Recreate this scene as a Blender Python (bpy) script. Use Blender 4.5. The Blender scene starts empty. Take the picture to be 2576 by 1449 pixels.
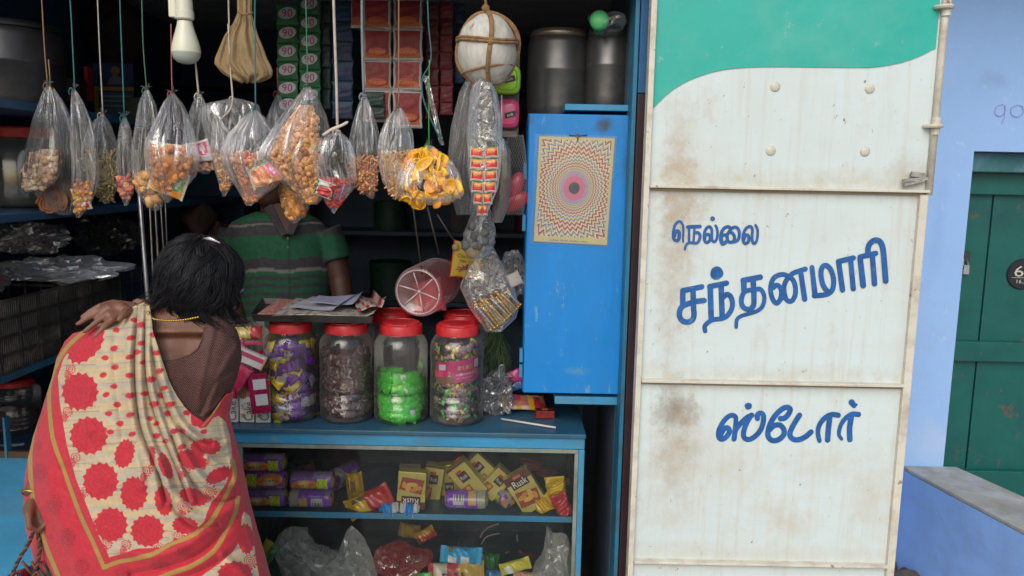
import bpy, math, random
import numpy as np
from mathutils import Vector, Matrix, Euler
PI=math.pi
R=math.radians
sc=bpy.context.scene
COL=sc.collection
# ---------------------------------------------------------------- camera
F=2000.; TH=R(8); RO=R(1.1); H=1.55
_f=np.array([0,math.cos(TH),-math.sin(TH)]); _r0=np.array([1.,0,0]); _u0=np.array([0,math.sin(TH),math.cos(TH)])
_R=_r0*math.cos(RO)+_u0*math.sin(RO); _U=_u0*math.cos(RO)-_r0*math.sin(RO)
cam=bpy.data.cameras.new('camera'); cam.sensor_width=36; cam.lens=36*F/2576; cam.clip_start=.05; cam.clip_end=500
co=bpy.data.objects.new('camera',cam); COL.objects.link(co)
co.matrix_world=Matrix(((_R[0],_U[0],-_f[0],0),(_R[1],_U[1],-_f[1],0),(_R[2],_U[2],-_f[2],H),(0,0,0,1)))
sc.camera=co
# ---------------------------------------------------------------- world and sun
w=bpy.data.worlds.new('World'); sc.world=w; w.use_nodes=True
nt=w.node_tree; nt.nodes.clear()
sky=nt.nodes.new('ShaderNodeTexSky'); sky.sky_type='NISHITA'; sky.sun_disc=False
sky.sun_elevation=R(52); sky.sun_rotation=R(200); sky.dust_density=3.0; sky.air_density=1.2
bg=nt.nodes.new('ShaderNodeBackground'); bg.inputs[1].default_value=.15
out=nt.nodes.new('ShaderNodeOutputWorld'); nt.links.new(sky.outputs[0],bg.inputs[0]); nt.links.new(bg.outputs[0],out.inputs[0])
sl=bpy.data.lights.new('sun','SUN'); sl.energy=1.4; sl.angle=R(50); sl.color=(1,.985,.96)
so=bpy.data.objects.new('sun',sl); COL.objects.link(so)
_sd=Vector((-.25,-1.0,.80)).normalized()          # towards the sun: behind the camera, a little left
so.rotation_euler=_sd.to_track_quat('Z','Y').to_euler()
sky.sun_elevation=math.asin(_sd.z); sky.sun_rotation=math.atan2(_sd.x,_sd.y)
sc.view_settings.view_transform='Standard'; sc.view_settings.look='None'; sc.view_settings.gamma=1
sc.view_settings.exposure=-0.06
sc.cycles.transparent_max_bounces=40; sc.cycles.max_bounces=10; sc.cycles.use_denoising=True
# ---------------------------------------------------------------- helpers
def ray(px,py): return _R*(px-1288)/F+_U*(724.5-py)/F+_f
def P(px,py,Y):
    d=ray(px,py); return np.array([0,0,H])+d*Y/d[1]
def PX(px,py,X):
    d=ray(px,py); return np.array([0,0,H])+d*X/d[0]
def PZ(px,py,z):
    d=ray(px,py); return np.array([0,0,H])+d*(z-H)/d[2]
def PM(Y): return Y/F                              # metres per pixel at depth Y
def rng(s): return random.Random(s)
class M:
    def __init__(s): s.V=[]; s.F=[]; s.C=[]; s.n=0; s.col=False; s.flat=False
    def add(s,v,f,c=None):
        v=np.asarray(v,float).reshape(-1,3); s.V.append(v)
        s.F+= [tuple(i+s.n for i in q) for q in f]
        if c is None: s.C+=[(1,1,1)]*len(f)
        elif len(c)==len(f) and hasattr(c[0],'__len__'): s.C+=list(c); s.col=True
        else: s.C+=[tuple(c)]*len(f); s.col=True
        s.n+=len(v); return s
    def box(s,x0,x1,y0,y1,z0,z1,c=None):
        s.flat=True; v=[(x,y,z) for x in(x0,x1) for y in(y0,y1) for z in(z0,z1)]
        return s.add(v,[(0,1,3,2),(4,6,7,5),(0,4,5,1),(2,3,7,6),(0,2,6,4),(1,5,7,3)],c)
    def obox(s,ce,ax,h,c=None):
        s.flat=True; ce=np.array(ce,float); ax=[np.array(a,float)*k for a,k in zip(ax,h)]
        v=[ce+ax[0]*i+ax[1]*j+ax[2]*k for i in(-1,1) for j in(-1,1) for k in(-1,1)]
        return s.add(v,[(0,1,3,2),(4,6,7,5),(0,4,5,1),(2,3,7,6),(0,2,6,4),(1,5,7,3)],c)
    def bar(s,a,b,w,h,c=None,up=(0,0,1)):
        a=np.array(a,float); b=np.array(b,float); d=b-a; L=np.linalg.norm(d); d/=L
        x=np.cross(d,up); x/=np.linalg.norm(x); z=np.cross(x,d)
        return s.obox((a+b)/2,[x,d,z],[w/2,L/2,h/2],c)
    def tube(s,pts,r,n=8,c=None,caps=True,flat=1.0,fdir=None):
        pts=[np.array(p,float) for p in pts]; m=len(pts)
        rr=r if hasattr(r,'__len__') else [r]*m
        V=[];prev=None
        for i,p in enumerate(pts):
            t=pts[min(i+1,m-1)]-pts[max(i-1,0)]; L=np.linalg.norm(t); t=t/L if L>1e-9 else np.array([0,0,1.])
            if fdir is not None: a=np.cross(t,fdir)
            elif prev is None: a=np.cross(t,(0.13,1,.07)) if abs(t[1])<.9 else np.cross(t,(1,0,.1))
            else: a=prev-t*np.dot(prev,t)
            a/=max(np.linalg.norm(a),1e-9); prev=a; b=np.cross(t,a)
            for k in range(n):
                th=2*PI*k/n; V.append(p+rr[i]*(a*math.cos(th)+b*math.sin(th)*flat))
        Fc=[(i*n+k,i*n+(k+1)%n,(i+1)*n+(k+1)%n,(i+1)*n+k) for i in range(m-1) for k in range(n)]
        if caps: Fc+=[tuple(range(n-1,-1,-1)),tuple((m-1)*n+k for k in range(n))]
        return s.add(V,Fc,c)
    def lathe(s,prof,base=(0,0,0),ax=(0,0,1),n=24,c=None,cols=None,wob=None):
        ax=np.array(ax,float); ax/=np.linalg.norm(ax); base=np.array(base,float)
        a=np.cross(ax,(0,1,0)) if abs(ax[1])<.9 else np.cross(ax,(1,0,0)); a/=np.linalg.norm(a); b=np.cross(ax,a)
        V=[];m=len(prof)
        for i,(r,h) in enumerate(prof):
            for k in range(n):
                th=2*PI*k/n; q=r*(1+(wob(th,i) if wob else 0)); V.append(base+ax*h+q*(a*math.cos(th)+b*math.sin(th)))
        Fc=[(i*n+k,i*n+(k+1)%n,(i+1)*n+(k+1)%n,(i+1)*n+k) for i in range(m-1) for k in range(n)]
        cc=c
        if cols: cc=[cols[i] for i in range(m-1) for k in range(n)]
        return s.add(V,Fc,cc)
    def blob(s,ce,rad,seed=0,noise=.15,c=None,seg=10,rot=None,nf=3):
        rg=rng(seed); ph=[(rg.uniform(0,6.3),rg.uniform(0,6.3),rg.uniform(0,6.3),rg.randint(1,nf),rg.randint(1,nf),rg.randint(1,nf)) for _ in range(3)]
        rad=np.array(rad if hasattr(rad,'__len__') else [rad]*3,float); Rm=np.array(rot) if rot is not None else np.eye(3)
        rn=max(4,seg//2+1); V=[]
        for i in range(rn+1):
            la=-PI/2+PI*i/rn
            for k in range(seg):
                lo=2*PI*k/seg; d=np.array([math.cos(la)*math.cos(lo),math.cos(la)*math.sin(lo),math.sin(la)])
                q=1+noise*sum(math.sin(a+d[0]*u*2)*math.sin(b+d[1]*v*2)*math.cos(e+d[2]*x*2) for a,b,e,u,v,x in ph)
                V.append(np.array(ce)+Rm@(d*rad*q))
        Fc=[(i*seg+k,i*seg+(k+1)%seg,(i+1)*seg+(k+1)%seg,(i+1)*seg+k) for i in range(rn) for k in range(seg)]
        return s.add(V,Fc,c)
    def poly(s,pts,c=None,thick=None):
        s.flat=True; pts=[np.array(p,float) for p in pts]; n=len(pts)
        if thick is None: return s.add(pts,[tuple(range(n))],c)
        t=np.array(thick,float); V=pts+[p+t for p in pts]
        return s.add(V,[tuple(range(n)),tuple(range(2*n-1,n-1,-1))]+[(i,i+n,(i+1)%n+n,(i+1)%n) for i in range(n)],c)
    def grid(s,fn,nu,nv,c=None,closeu=False,colfn=None):
        V=[fn(i/(nu-(0 if closeu else 1)),j/(nv-1)) for j in range(nv) for i in range(nu)]
        Fc=[(j*nu+i,j*nu+(i+1)%nu,(j+1)*nu+(i+1)%nu,(j+1)*nu+i) for j in range(nv-1) for i in range(nu if closeu else nu-1)]
        cc=c
        if colfn: cc=[colfn((i+.5)/(nu-1),(j+.5)/(nv-1)) for j in range(nv-1) for i in range(nu if closeu else nu-1)]
        return s.add(V,Fc,cc)
    def build(s,name,m,parent=None,loc=None,smooth=True,bevel=0,auto=None,solid=0,sub=0):
        V=np.concatenate(s.V) if s.V else np.zeros((0,3))
        o0=np.zeros(3)
        if parent is not None:
            q=parent
            while q is not None: o0+=np.array(q.location); q=q.parent
        elif loc is not None: o0=np.array(loc,float)
        me=bpy.data.meshes.new(name); me.from_pydata((V-o0).tolist(),[],s.F); 
        if s.col:
            ca=me.color_attributes.new('Col','FLOAT_COLOR','CORNER')
            cc=np.ones((len(me.loops),4),np.float32); lt=np.array([len(q) for q in s.F])
            cc[:,:3]=np.repeat(np.array(s.C,np.float32),lt,axis=0); ca.data.foreach_set('color',cc.ravel())
        if smooth: me.shade_smooth() if hasattr(me,'shade_smooth') else me.polygons.foreach_set('use_smooth',[True]*len(me.polygons))
        if s.flat and auto is None and not bevel: auto=35
        if smooth and auto:
            me.set_sharp_from_angle(angle=R(auto))
        me.materials.append(m); me.update()
        o=bpy.data.objects.new(name,me); COL.objects.link(o)
        if parent is not None: o.parent=parent
        else: o.location=o0
        if bevel:
            b=o.modifiers.new('bevel','BEVEL'); b.width=bevel; b.segments=2; b.limit_method='ANGLE'; b.angle_limit=R(40); b.harden_normals=True
        if solid:
            b=o.modifiers.new('solid','SOLIDIFY'); b.thickness=solid; b.offset=0
        if sub:
            b=o.modifiers.new('sub','SUBSURF'); b.levels=sub; b.render_levels=sub
        return o
def thing(name,label,cat,loc=(0,0,0),group=None):
    o=bpy.data.objects.new(name,None); COL.objects.link(o); o.location=[float(q) for q in loc]; o['label']=label; o['category']=cat
    if group: o['group']=group
    o.empty_display_size=.05
    return o
def tag(o,label,cat,group=None):
    o['label']=label; o['category']=cat
    if group: o['group']=group
    return o
def struct(o): o['kind']='structure'; return o
def stuff(o): o['kind']='stuff'; return o
def clone(root,loc,rot=None,label=None,group=None,scale=None):
    r=root.copy(); COL.objects.link(r); r.location=[float(q) for q in loc]
    if rot is not None: r.rotation_euler=rot
    if scale is not None: r.scale=scale if hasattr(scale,'__len__') else (scale,)*3
    if label: r['label']=label
    if group: r['group']=group
    for ch in list(root.children):
        c=ch.copy(); COL.objects.link(c); c.parent=r
        for g in list(ch.children):
            d=g.copy(); COL.objects.link(d); d.parent=c
    return r
def cat_mull(pts,k=8):
    pts=[np.array(p,float) for p in pts]; Q=[2*pts[0]-pts[1]]+pts+[2*pts[-1]-pts[-2]]; o=[]
    for i in range(1,len(Q)-2):
        a,b,c,d=Q[i-1:i+3]
        for j in range(k):
            t=j/k; o.append(.5*((2*b)+(-a+c)*t+(2*a-5*b+4*c-d)*t*t+(-a+3*b-3*c+d)*t**3))
    o.append(pts[-1]); return o
# ---- text
_tc={}
def textgeo(s,font=None):
    if s in _tc: return _tc[s]
    c=bpy.data.curves.new('t','FONT'); c.body=s; c.size=1; c.align_x='CENTER'; c.align_y='CENTER'; c.resolution_u=2
    o=bpy.data.objects.new('t',c); COL.objects.link(o); bpy.context.view_layer.update()
    me=o.to_mesh(); V=np.array([v.co[:] for v in me.vertices]).reshape(-1,3); Fc=[tuple(p.vertices) for p in me.polygons]
    o.to_mesh_clear(); bpy.data.objects.remove(o); bpy.data.curves.remove(c)
    _tc[s]=(V,Fc); return V,Fc
def text(m,s,ce,u,v,size,c=None,wid=None,off=0,bold=0):
    """letters laid on the plane through ce spanned by u,v"""
    V,Fc=textgeo(s)
    if len(V)==0: return m
    u=np.array(u,float); v=np.array(v,float); u/=np.linalg.norm(u); v/=np.linalg.norm(v); n=np.cross(u,v)
    sx=size if wid is None else wid/(V[:,0].max()-V[:,0].min())
    ym=(V[:,1].max()+V[:,1].min())/2
    W=np.array(ce)+np.outer(V[:,0]*sx,u)+np.outer((V[:,1]-ym)*size,v)+n*off
    return m.add(W,Fc,c)
# ---------------------------------------------------------------- materials
def nn(nt,t,**k):
    n=nt.nodes.new(t)
    for a,b in k.items(): setattr(n,a,b)
    return n
def mat(name,col=None,rough=.5,metal=0,var=0,vs=6,bump=0,bs=60,spec=.5,coat=0,dirt=None,da=0,ds=4,emit=0,aniso=(1,1,1),sheen=0,wear=None,wa=0,ws=25,trans=0,sub=0):
    m=bpy.data.materials.new(name); m.use_nodes=True; nt=m.node_tree; b=nt.nodes['Principled BSDF']
    L=nt.links.new
    tc=nn(nt,'ShaderNodeTexCoord'); mp=nn(nt,'ShaderNodeMapping'); mp.inputs['Scale'].default_value=aniso; L(tc.outputs['Object'],mp.inputs[0])
    if col is None:
        a=nn(nt,'ShaderNodeAttribute'); a.attribute_name='Col'; c=a.outputs['Color']
    else:
        a=nn(nt,'ShaderNodeRGB'); a.outputs[0].default_value=(*col,1); c=a.outputs[0]
    def mixc(A,Bc,fac,bt='MIX'):
        x=nn(nt,'ShaderNodeMix',data_type='RGBA',blend_type=bt); 
        if hasattr(fac,'is_linked'): L(fac,x.inputs[0])
        else: x.inputs[0].default_value=fac
        L(A,x.inputs[6])
        if hasattr(Bc,'is_linked'): L(Bc,x.inputs[7])
        else: x.inputs[7].default_value=(*Bc,1)
        return x.outputs[2]
    def noise(s,d=4,r=.6,ramp=None):
        n=nn(nt,'ShaderNodeTexNoise'); n.inputs['Scale'].default_value=s; n.inputs['Detail'].default_value=d; n.inputs['Roughness'].default_value=r
        L(mp.outputs[0],n.inputs['Vector'])
        if ramp:
            q=nn(nt,'ShaderNodeMapRange'); L(n.outputs[0],q.inputs[0]); q.inputs[1].default_value=ramp[0]; q.inputs[2].default_value=ramp[1]; q.inputs[3].default_value=0; q.inputs[4].default_value=ramp[2]; return q.outputs[0]
        return n.outputs[0]
    if var:
        h=nn(nt,'ShaderNodeHueSaturation'); q=nn(nt,'ShaderNodeMapRange'); L(noise(vs),q.inputs[0]); q.inputs[1].default_value=.25; q.inputs[2].default_value=.75; q.inputs[3].default_value=1-var; q.inputs[4].default_value=1+var
        L(q.outputs[0],h.inputs['Value']); L(c,h.inputs['Color']); c=h.outputs[0]
    if dirt is not None: c=mixc(c,dirt,noise(ds,6,.7,(.48,.72,da)))
    if wear is not None: c=mixc(c,wear,noise(ws,8,.75,(.6,.66,wa)))
    L(c,b.inputs['Base Color'])
    b.inputs['Metallic'].default_value=metal; b.inputs['Specular IOR Level'].default_value=spec
    b.inputs['Coat Weight'].default_value=coat; b.inputs['Coat Roughness'].default_value=.15
    if sheen: b.inputs['Sheen Weight'].default_value=sheen
    if trans: b.inputs['Transmission Weight'].default_value=trans
    if sub: b.inputs['Subsurface Weight'].default_value=sub; b.inputs['Subsurface Radius'].default_value=(.02,.008,.004)
    q=nn(nt,'ShaderNodeMapRange'); L(noise(vs*2.3),q.inputs[0]); q.inputs[1].default_value=.3; q.inputs[2].default_value=.7; q.inputs[3].default_value=max(.02,rough*.8); q.inputs[4].default_value=min(1,rough*1.25); L(q.outputs[0],b.inputs['Roughness'])
    if bump:
        bp=nn(nt,'ShaderNodeBump'); bp.inputs['Strength'].default_value=bump; bp.inputs['Distance'].default_value=.004; L(noise(bs,5,.6),bp.inputs['Height']); L(bp.outputs[0],b.inputs['Normal'])
    if emit: b.inputs['Emission Color'].default_value=(*col,1); b.inputs['Emission Strength'].default_value=emit
    return m
def film(name,tint=(.85,.87,.88),base=.05,fres=.6,rough=.12,stre=(60,60,7),bump=.9,milk=.35,bdist=.006,spk=.25,att=False):
    """thin clear plastic: see-through, with glossy creases"""
    m=bpy.data.materials.new(name); m.use_nodes=True; nt=m.node_tree; nt.nodes.clear(); L=nt.links.new
    tc=nn(nt,'ShaderNodeTexCoord'); mp=nn(nt,'ShaderNodeMapping'); mp.inputs['Scale'].default_value=stre
    if att: a_=nn(nt,'ShaderNodeAttribute'); a_.attribute_name='Strk'; L(a_.outputs['Vector'],mp.inputs[0])
    else: L(tc.outputs['Object'],mp.inputs[0])
    n=nn(nt,'ShaderNodeTexNoise'); n.inputs['Scale'].default_value=1; n.inputs['Detail'].default_value=5; n.inputs['Distortion'].default_value=.5 if att else 1.2; L(mp.outputs[0],n.inputs['Vector'])
    bp=nn(nt,'ShaderNodeBump'); bp.inputs['Strength'].default_value=bump; bp.inputs['Distance'].default_value=bdist; L(n.outputs[0],bp.inputs['Height'])
    fr=nn(nt,'ShaderNodeFresnel'); fr.inputs[0].default_value=1.45; L(bp.outputs[0],fr.inputs['Normal'])
    rp=nn(nt,'ShaderNodeMapRange'); L(n.outputs[0],rp.inputs[0]); rp.inputs[1].default_value=.56; rp.inputs[2].default_value=.72; rp.inputs[3].default_value=0; rp.inputs[4].default_value=spk
    mu=nn(nt,'ShaderNodeMath',operation='MULTIPLY_ADD'); L(fr.outputs[0],mu.inputs[0]); mu.inputs[1].default_value=fres; L(rp.outputs[0],mu.inputs[2])
    ad=nn(nt,'ShaderNodeMath',operation='ADD',use_clamp=True); L(mu.outputs[0],ad.inputs[0]); ad.inputs[1].default_value=base
    tr=nn(nt,'ShaderNodeBsdfTransparent'); tr.inputs[0].default_value=(*[.9+.1*q for q in tint],1)
    gl=nn(nt,'ShaderNodeBsdfGlossy'); gl.inputs['Color'].default_value=(1,1,1,1); gl.inputs['Roughness'].default_value=rough; L(bp.outputs[0],gl.inputs['Normal'])
    di=nn(nt,'ShaderNodeBsdfDiffuse'); di.inputs[0].default_value=(*tint,1); L(bp.outputs[0],di.inputs['Normal'])
    tl=nn(nt,'ShaderNodeBsdfTranslucent'); tl.inputs[0].default_value=(*tint,1)
    m0=nn(nt,'ShaderNodeMixShader'); m0.inputs[0].default_value=.4; L(di.outputs[0],m0.inputs[1]); L(tl.outputs[0],m0.inputs[2])
    m1=nn(nt,'ShaderNodeMixShader'); m1.inputs[0].default_value=milk; L(gl.outputs[0],m1.inputs[1]); L(m0.outputs[0],m1.inputs[2])
    m2=nn(nt,'ShaderNodeMixShader'); L(ad.outputs[0],m2.inputs[0]); L(tr.outputs[0],m2.inputs[1]); L(m1.outputs[0],m2.inputs[2])
    o=nn(nt,'ShaderNodeOutputMaterial'); L(m2.outputs[0],o.inputs[0]); return m

def stain(m,cx,cz,rx,rz,col,amt=.8,ns=12):
    """a dirt patch with its own shape, laid into the paint (object coordinates)"""
    nt=m.node_tree; b=nt.nodes['Principled BSDF']; L=nt.links.new; src=b.inputs['Base Color'].links[0].from_socket
    tc=nn(nt,'ShaderNodeTexCoord'); mp=nn(nt,'ShaderNodeMapping'); mp.inputs['Location'].default_value=(-cx/rx,0,-cz/rz); mp.inputs['Scale'].default_value=(1/rx,0,1/rz); L(tc.outputs['Object'],mp.inputs[0])
    n=nn(nt,'ShaderNodeTexNoise'); n.inputs['Scale'].default_value=ns; n.inputs['Detail'].default_value=6; L(tc.outputs['Object'],n.inputs['Vector'])
    va=nn(nt,'ShaderNodeVectorMath',operation='LENGTH'); L(mp.outputs[0],va.inputs[0])
    a=nn(nt,'ShaderNodeMath',operation='MULTIPLY_ADD'); L(n.outputs[0],a.inputs[0]); a.inputs[1].default_value=1.3; L(va.outputs['Value'],a.inputs[2])
    q=nn(nt,'ShaderNodeMapRange'); q.interpolation_type='SMOOTHSTEP'; L(a.outputs[0],q.inputs[0]); q.inputs[1].default_value=.5; q.inputs[2].default_value=1.6; q.inputs[3].default_value=amt; q.inputs[4].default_value=0
    x=nn(nt,'ShaderNodeMix',data_type='RGBA'); L(q.outputs[0],x.inputs[0]); L(src,x.inputs[6]); x.inputs[7].default_value=(*col,1); L(x.outputs[2],b.inputs['Base Color'])
# ================================================================= MATERIALS used in many places
BLUE=(.012,.20,.56); BLUE2=(.02,.24,.50); TEAL=(.03,.23,.38)
m_blue=mat('blue_paint',(.0,.205,.60),.45,var=.13,vs=4,bump=.3,bs=18,dirt=(.02,.16,.36),da=.6,ds=2.6,wear=(.22,.42,.5),wa=.5,ws=20,aniso=(1.6,1,.55))
m_blue_old=mat('old_blue_paint',(.03,.25,.47),.5,var=.25,vs=8,bump=.35,bs=50,dirt=(.10,.15,.17),da=.9,ds=6,wear=(.26,.27,.25),wa=.85,ws=16,aniso=(.45,1,1))
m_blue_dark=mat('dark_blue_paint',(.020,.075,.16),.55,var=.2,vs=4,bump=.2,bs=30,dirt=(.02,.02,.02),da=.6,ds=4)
m_teal_edge=mat('teal_edge_paint',(.02,.17,.30),.5,var=.15,dirt=(.06,.06,.05),da=.6,ds=9)
m_top=mat('worn_counter_top',(.02,.09,.16),.42,var=.2,vs=5,bump=.15,bs=30,dirt=(.05,.07,.07),da=.8,ds=4,wear=(.16,.2,.2),wa=.4,ws=12)
m_bead=mat('aluminium_bead',(.22,.27,.24),.5,.2,var=.25,vs=14,dirt=(.12,.09,.05),da=.6,ds=12)
m_maroon=mat('maroon_paint',(.028,.008,.013),.5,var=.2,vs=7,bump=.15,dirt=(.03,.02,.02),da=.4)
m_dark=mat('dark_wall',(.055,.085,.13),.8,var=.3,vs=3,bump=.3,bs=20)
m_ground=mat('dusty_ground',(.42,.39,.35),.95,var=.3,vs=3,bump=.6,bs=25,dirt=(.25,.22,.18),da=.6,ds=1.5)
m_steel=mat('steel',(.5,.5,.5),.3,1,var=.1)
m_iron=mat('painted_iron',(.60,.58,.50),.55,var=.12,vs=10,bump=.25,bs=80,dirt=(.25,.12,.05),da=.55,ds=14,wear=(.16,.06,.025),wa=.95,ws=16)
# ================================================================= GROUND
g=M(); g.grid(lambda u,v:(-60+120*u,-60+120*v,.012*math.sin(u*90)*math.sin(v*70) if .4<u<.6 and .4<v<.6 else 0),61,61); struct(g.build('ground',m_ground))
# ================================================================= SHOP SHELL
shop=thing('shop_building','small roadside shop with a dark interior, blue and maroon door post and low ceiling','building',(-.8,2.1,0))
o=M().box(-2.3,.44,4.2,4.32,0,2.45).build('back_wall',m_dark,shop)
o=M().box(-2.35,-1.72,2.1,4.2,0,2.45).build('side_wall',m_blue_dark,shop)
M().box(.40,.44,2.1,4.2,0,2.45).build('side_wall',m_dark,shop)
M().box(-1.72,.40,2.2,4.2,2.27,2.33).build('ceiling',mat('pale_bounce_ceiling',(.48,.49,.50),.9,var=.2),shop)  # out-of-view ceiling, made pale so that it bounces light into the shop
M().box(-1.72,.40,2.05,2.13,2.01,2.33).build('lintel',mat('lintel_wood',(.016,.018,.022),.7,var=.2,bump=.3),shop,bevel=.004)
M().box(-2.6,.45,1.72,4.4,2.46,2.50).build('roof',mat('roof_sheet',(.15,.13,.12),.6,bump=.3,var=.2),shop)
M().box(-1.72,.40,2.14,4.2,-.02,.02).build('floor_slab',mat('cement_floor',(.08,.075,.07),.8,var=.3),shop)
# door post: maroon with a blue band above
def pole(px0,px1,py,Y): a=P(px0,py,Y)[0]; b=P(px1,py,Y)[0]; return a,b
a,b=pole(1606,1641,200,2.06); 
M().box(a,b,2.06,2.10,0,P(1600,235,2.06)[2]).build('door_post',m_maroon,shop,bevel=.003)
M().box(a,b,2.06,2.10,P(1600,235,2.06)[2]+.0005,2.4).build('door_post',mat('blue_post_paint',(.012,.10,.24),.5,var=.2,dirt=(.02,.02,.03),da=.5),shop,bevel=.003)
M().box(a-.012,a-.002,2.07,2.16,0,2.3).build('door_post_edge',m_teal_edge,shop)
M().box(a-.012,a-.002,2.17,2.6,0,2.3).build('partition',m_dark,shop)
# ================================================================= METAL DOOR PANEL (white and green)
YP=1.95; xl=.317; xr=1.008
pan=thing('metal_door','white steel door leaf with a green painted wave on top and blue hand painted Tamil lettering','door',(xl,YP,0))
def panelmat():
    m=bpy.data.materials.new('white_enamel_dirty'); m.use_nodes=True; nt=m.node_tree; b=nt.nodes['Principled BSDF']; L=nt.links.new
    tc=nn(nt,'ShaderNodeTexCoord')
    def N(s,sc=(1,1,1),d=6,lo=.5,hi=.7,amt=1,off=(0,0,0)):
        mp=nn(nt,'ShaderNodeMapping'); mp.inputs['Scale'].default_value=sc; mp.inputs['Location'].default_value=off; L(tc.outputs['Object'],mp.inputs[0])
        n=nn(nt,'ShaderNodeTexNoise'); n.inputs['Scale'].default_value=s; n.inputs['Detail'].default_value=d; n.inputs['Roughness'].default_value=.68; L(mp.outputs[0],n.inputs['Vector'])
        q=nn(nt,'ShaderNodeMapRange'); L(n.outputs[0],q.inputs[0]); q.inputs[1].default_value=lo; q.inputs[2].default_value=hi; q.inputs[3].default_value=0; q.inputs[4].default_value=amt; return q.outputs[0]
    def blob(cx,cz,rx,rz,amt,ns=9):
        mp=nn(nt,'ShaderNodeMapping'); mp.vector_type='POINT'
        mp.inputs['Location'].default_value=(-cx/rx,0,-cz/rz); mp.inputs['Scale'].default_value=(1/rx,0,1/rz); L(tc.outputs['Object'],mp.inputs[0])
        n=nn(nt,'ShaderNodeTexNoise'); n.inputs['Scale'].default_value=ns; n.inputs['Detail'].default_value=6; L(tc.outputs['Object'],n.inputs['Vector'])
        va=nn(nt,'ShaderNodeVectorMath',operation='LENGTH'); L(mp.outputs[0],va.inputs[0])
        a=nn(nt,'ShaderNodeMath',operation='MULTIPLY_ADD'); L(n.outputs[0],a.inputs[0]); a.inputs[1].default_value=3.4; L(va.outputs['Value'],a.inputs[2])
        n.inputs['Roughness'].default_value=.78; n.inputs['Detail'].default_value=9
        q=nn(nt,'ShaderNodeMapRange'); L(a.outputs[0],q.inputs[0]); q.inputs[1].default_value=1.35; q.inputs[2].default_value=2.85; q.inputs[3].default_value=amt*.9; q.inputs[4].default_value=0; return q.outputs[0]
    c=nn(nt,'ShaderNodeRGB'); c.outputs[0].default_value=(.58,.68,.70,1); c=c.outputs[0]
    def mx(c,col,f):
        x=nn(nt,'ShaderNodeMix',data_type='RGBA'); L(f,x.inputs[0]); L(c,x.inputs[6]); x.inputs[7].default_value=(*col,1); return x.outputs[2]
    c=mx(c,(.51,.55,.52),N(2.2,(1,1,1),5,.42,.66,.35,(3,0,1)))
    c=mx(c,(.58,.57,.50),N(5,(1,1,5),7,.50,.74,.35))
    c=mx(c,(.50,.42,.30),N(9,(1.2,1,.9),9,.58,.68,.28,(7,0,2)))
    c=mx(c,(.30,.17,.08),N(26,(1,1,.7),9,.66,.73,.6,(1,0,5)))
    c=mx(c,(.10,.07,.05),N(70,(1,1,.6),4,.68,.73,.85,(2,0,9)))
    c=mx(c,(.30,.27,.21),N(40,(.35,1,3.2),3,.68,.76,.16,(6,0,3)))
    c=mx(c,(.50,.45,.34),N(11,(5,1,.22),5,.52,.8,.55,(4,0,4)))
    def st(px,py,rx,ry,amt,col,ns=9):
        nonlocal c
        p=P(px,py,YP); c=mx(c,col,blob(p[0]-xl,p[2],rx*1.45*PM(YP),ry*1.45*PM(YP),amt,ns))
    st(1700,1035,34,62,1,(.10,.075,.05),14); st(1712,1110,45,95,.8,(.33,.24,.15),14); st(1690,1180,60,150,.5,(.42,.33,.22),20)
    st(1710,520,42,60,.75,(.33,.24,.16),20); st(1705,600,40,150,.75,(.40,.33,.24),20); st(1690,760,35,190,.6,(.42,.35,.27),20)
    st(1706,400,30,130,.65,(.42,.34,.24),20); st(1712,450,50,60,.4,(.45,.37,.26),20)
    st(1725,400,90,200,.22,(.45,.39,.30),12)
    st(2300,800,30,260,.35,(.42,.36,.26),16); st(2290,445,50,40,.55,(.36,.30,.22),20)
    for py,x in((455,1980),(945,1950),(1400,1900)): st(x,py,420,24,.42,(.45,.36,.22),26)
    for py,x in((480,1980),(972,1950)): st(x,py,420,20,.3,(.40,.35,.26),26)
    for a_ in((1950,1290,50,28),(1990,1330,60,40),(2060,1180,70,40),(2200,1250,60,80),(1830,1180,90,60)): st(*a_,.45,(.50,.42,.29),30)
    L(c,b.inputs['Base Color']); b.inputs['Roughness'].default_value=.42; b.inputs['Specular IOR Level'].default_value=.4
    n=nn(nt,'ShaderNodeTexNoise'); n.inputs['Scale'].default_value=7; n.inputs['Detail'].default_value=7; L(tc.outputs['Object'],n.inputs['Vector'])
    bp=nn(nt,'ShaderNodeBump'); bp.inputs['Strength'].default_value=.35; bp.inputs['Distance'].default_value=.004; L(n.outputs[0],bp.inputs['Height']); L(bp.outputs[0],b.inputs['Normal'])
    return m
m_panel=panelmat()
z1=P(1980,475,YP)[2]; z2=P(1950,963,YP)[2]; z3=P(1920,1417,YP)[2]; ZT=2.38; ZB=.10
for za,zb in((z1,ZT),(z2,z1),(z3,z2),(ZB,z3)):
    M().grid(lambda u,v:(xl+(xr-xl)*u,YP+.0085+.0001*math.sin(u*5+za*3)*math.sin(v*4+za),za+(zb-za)*v),30,30).build('sheet',m_panel,pan)
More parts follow.
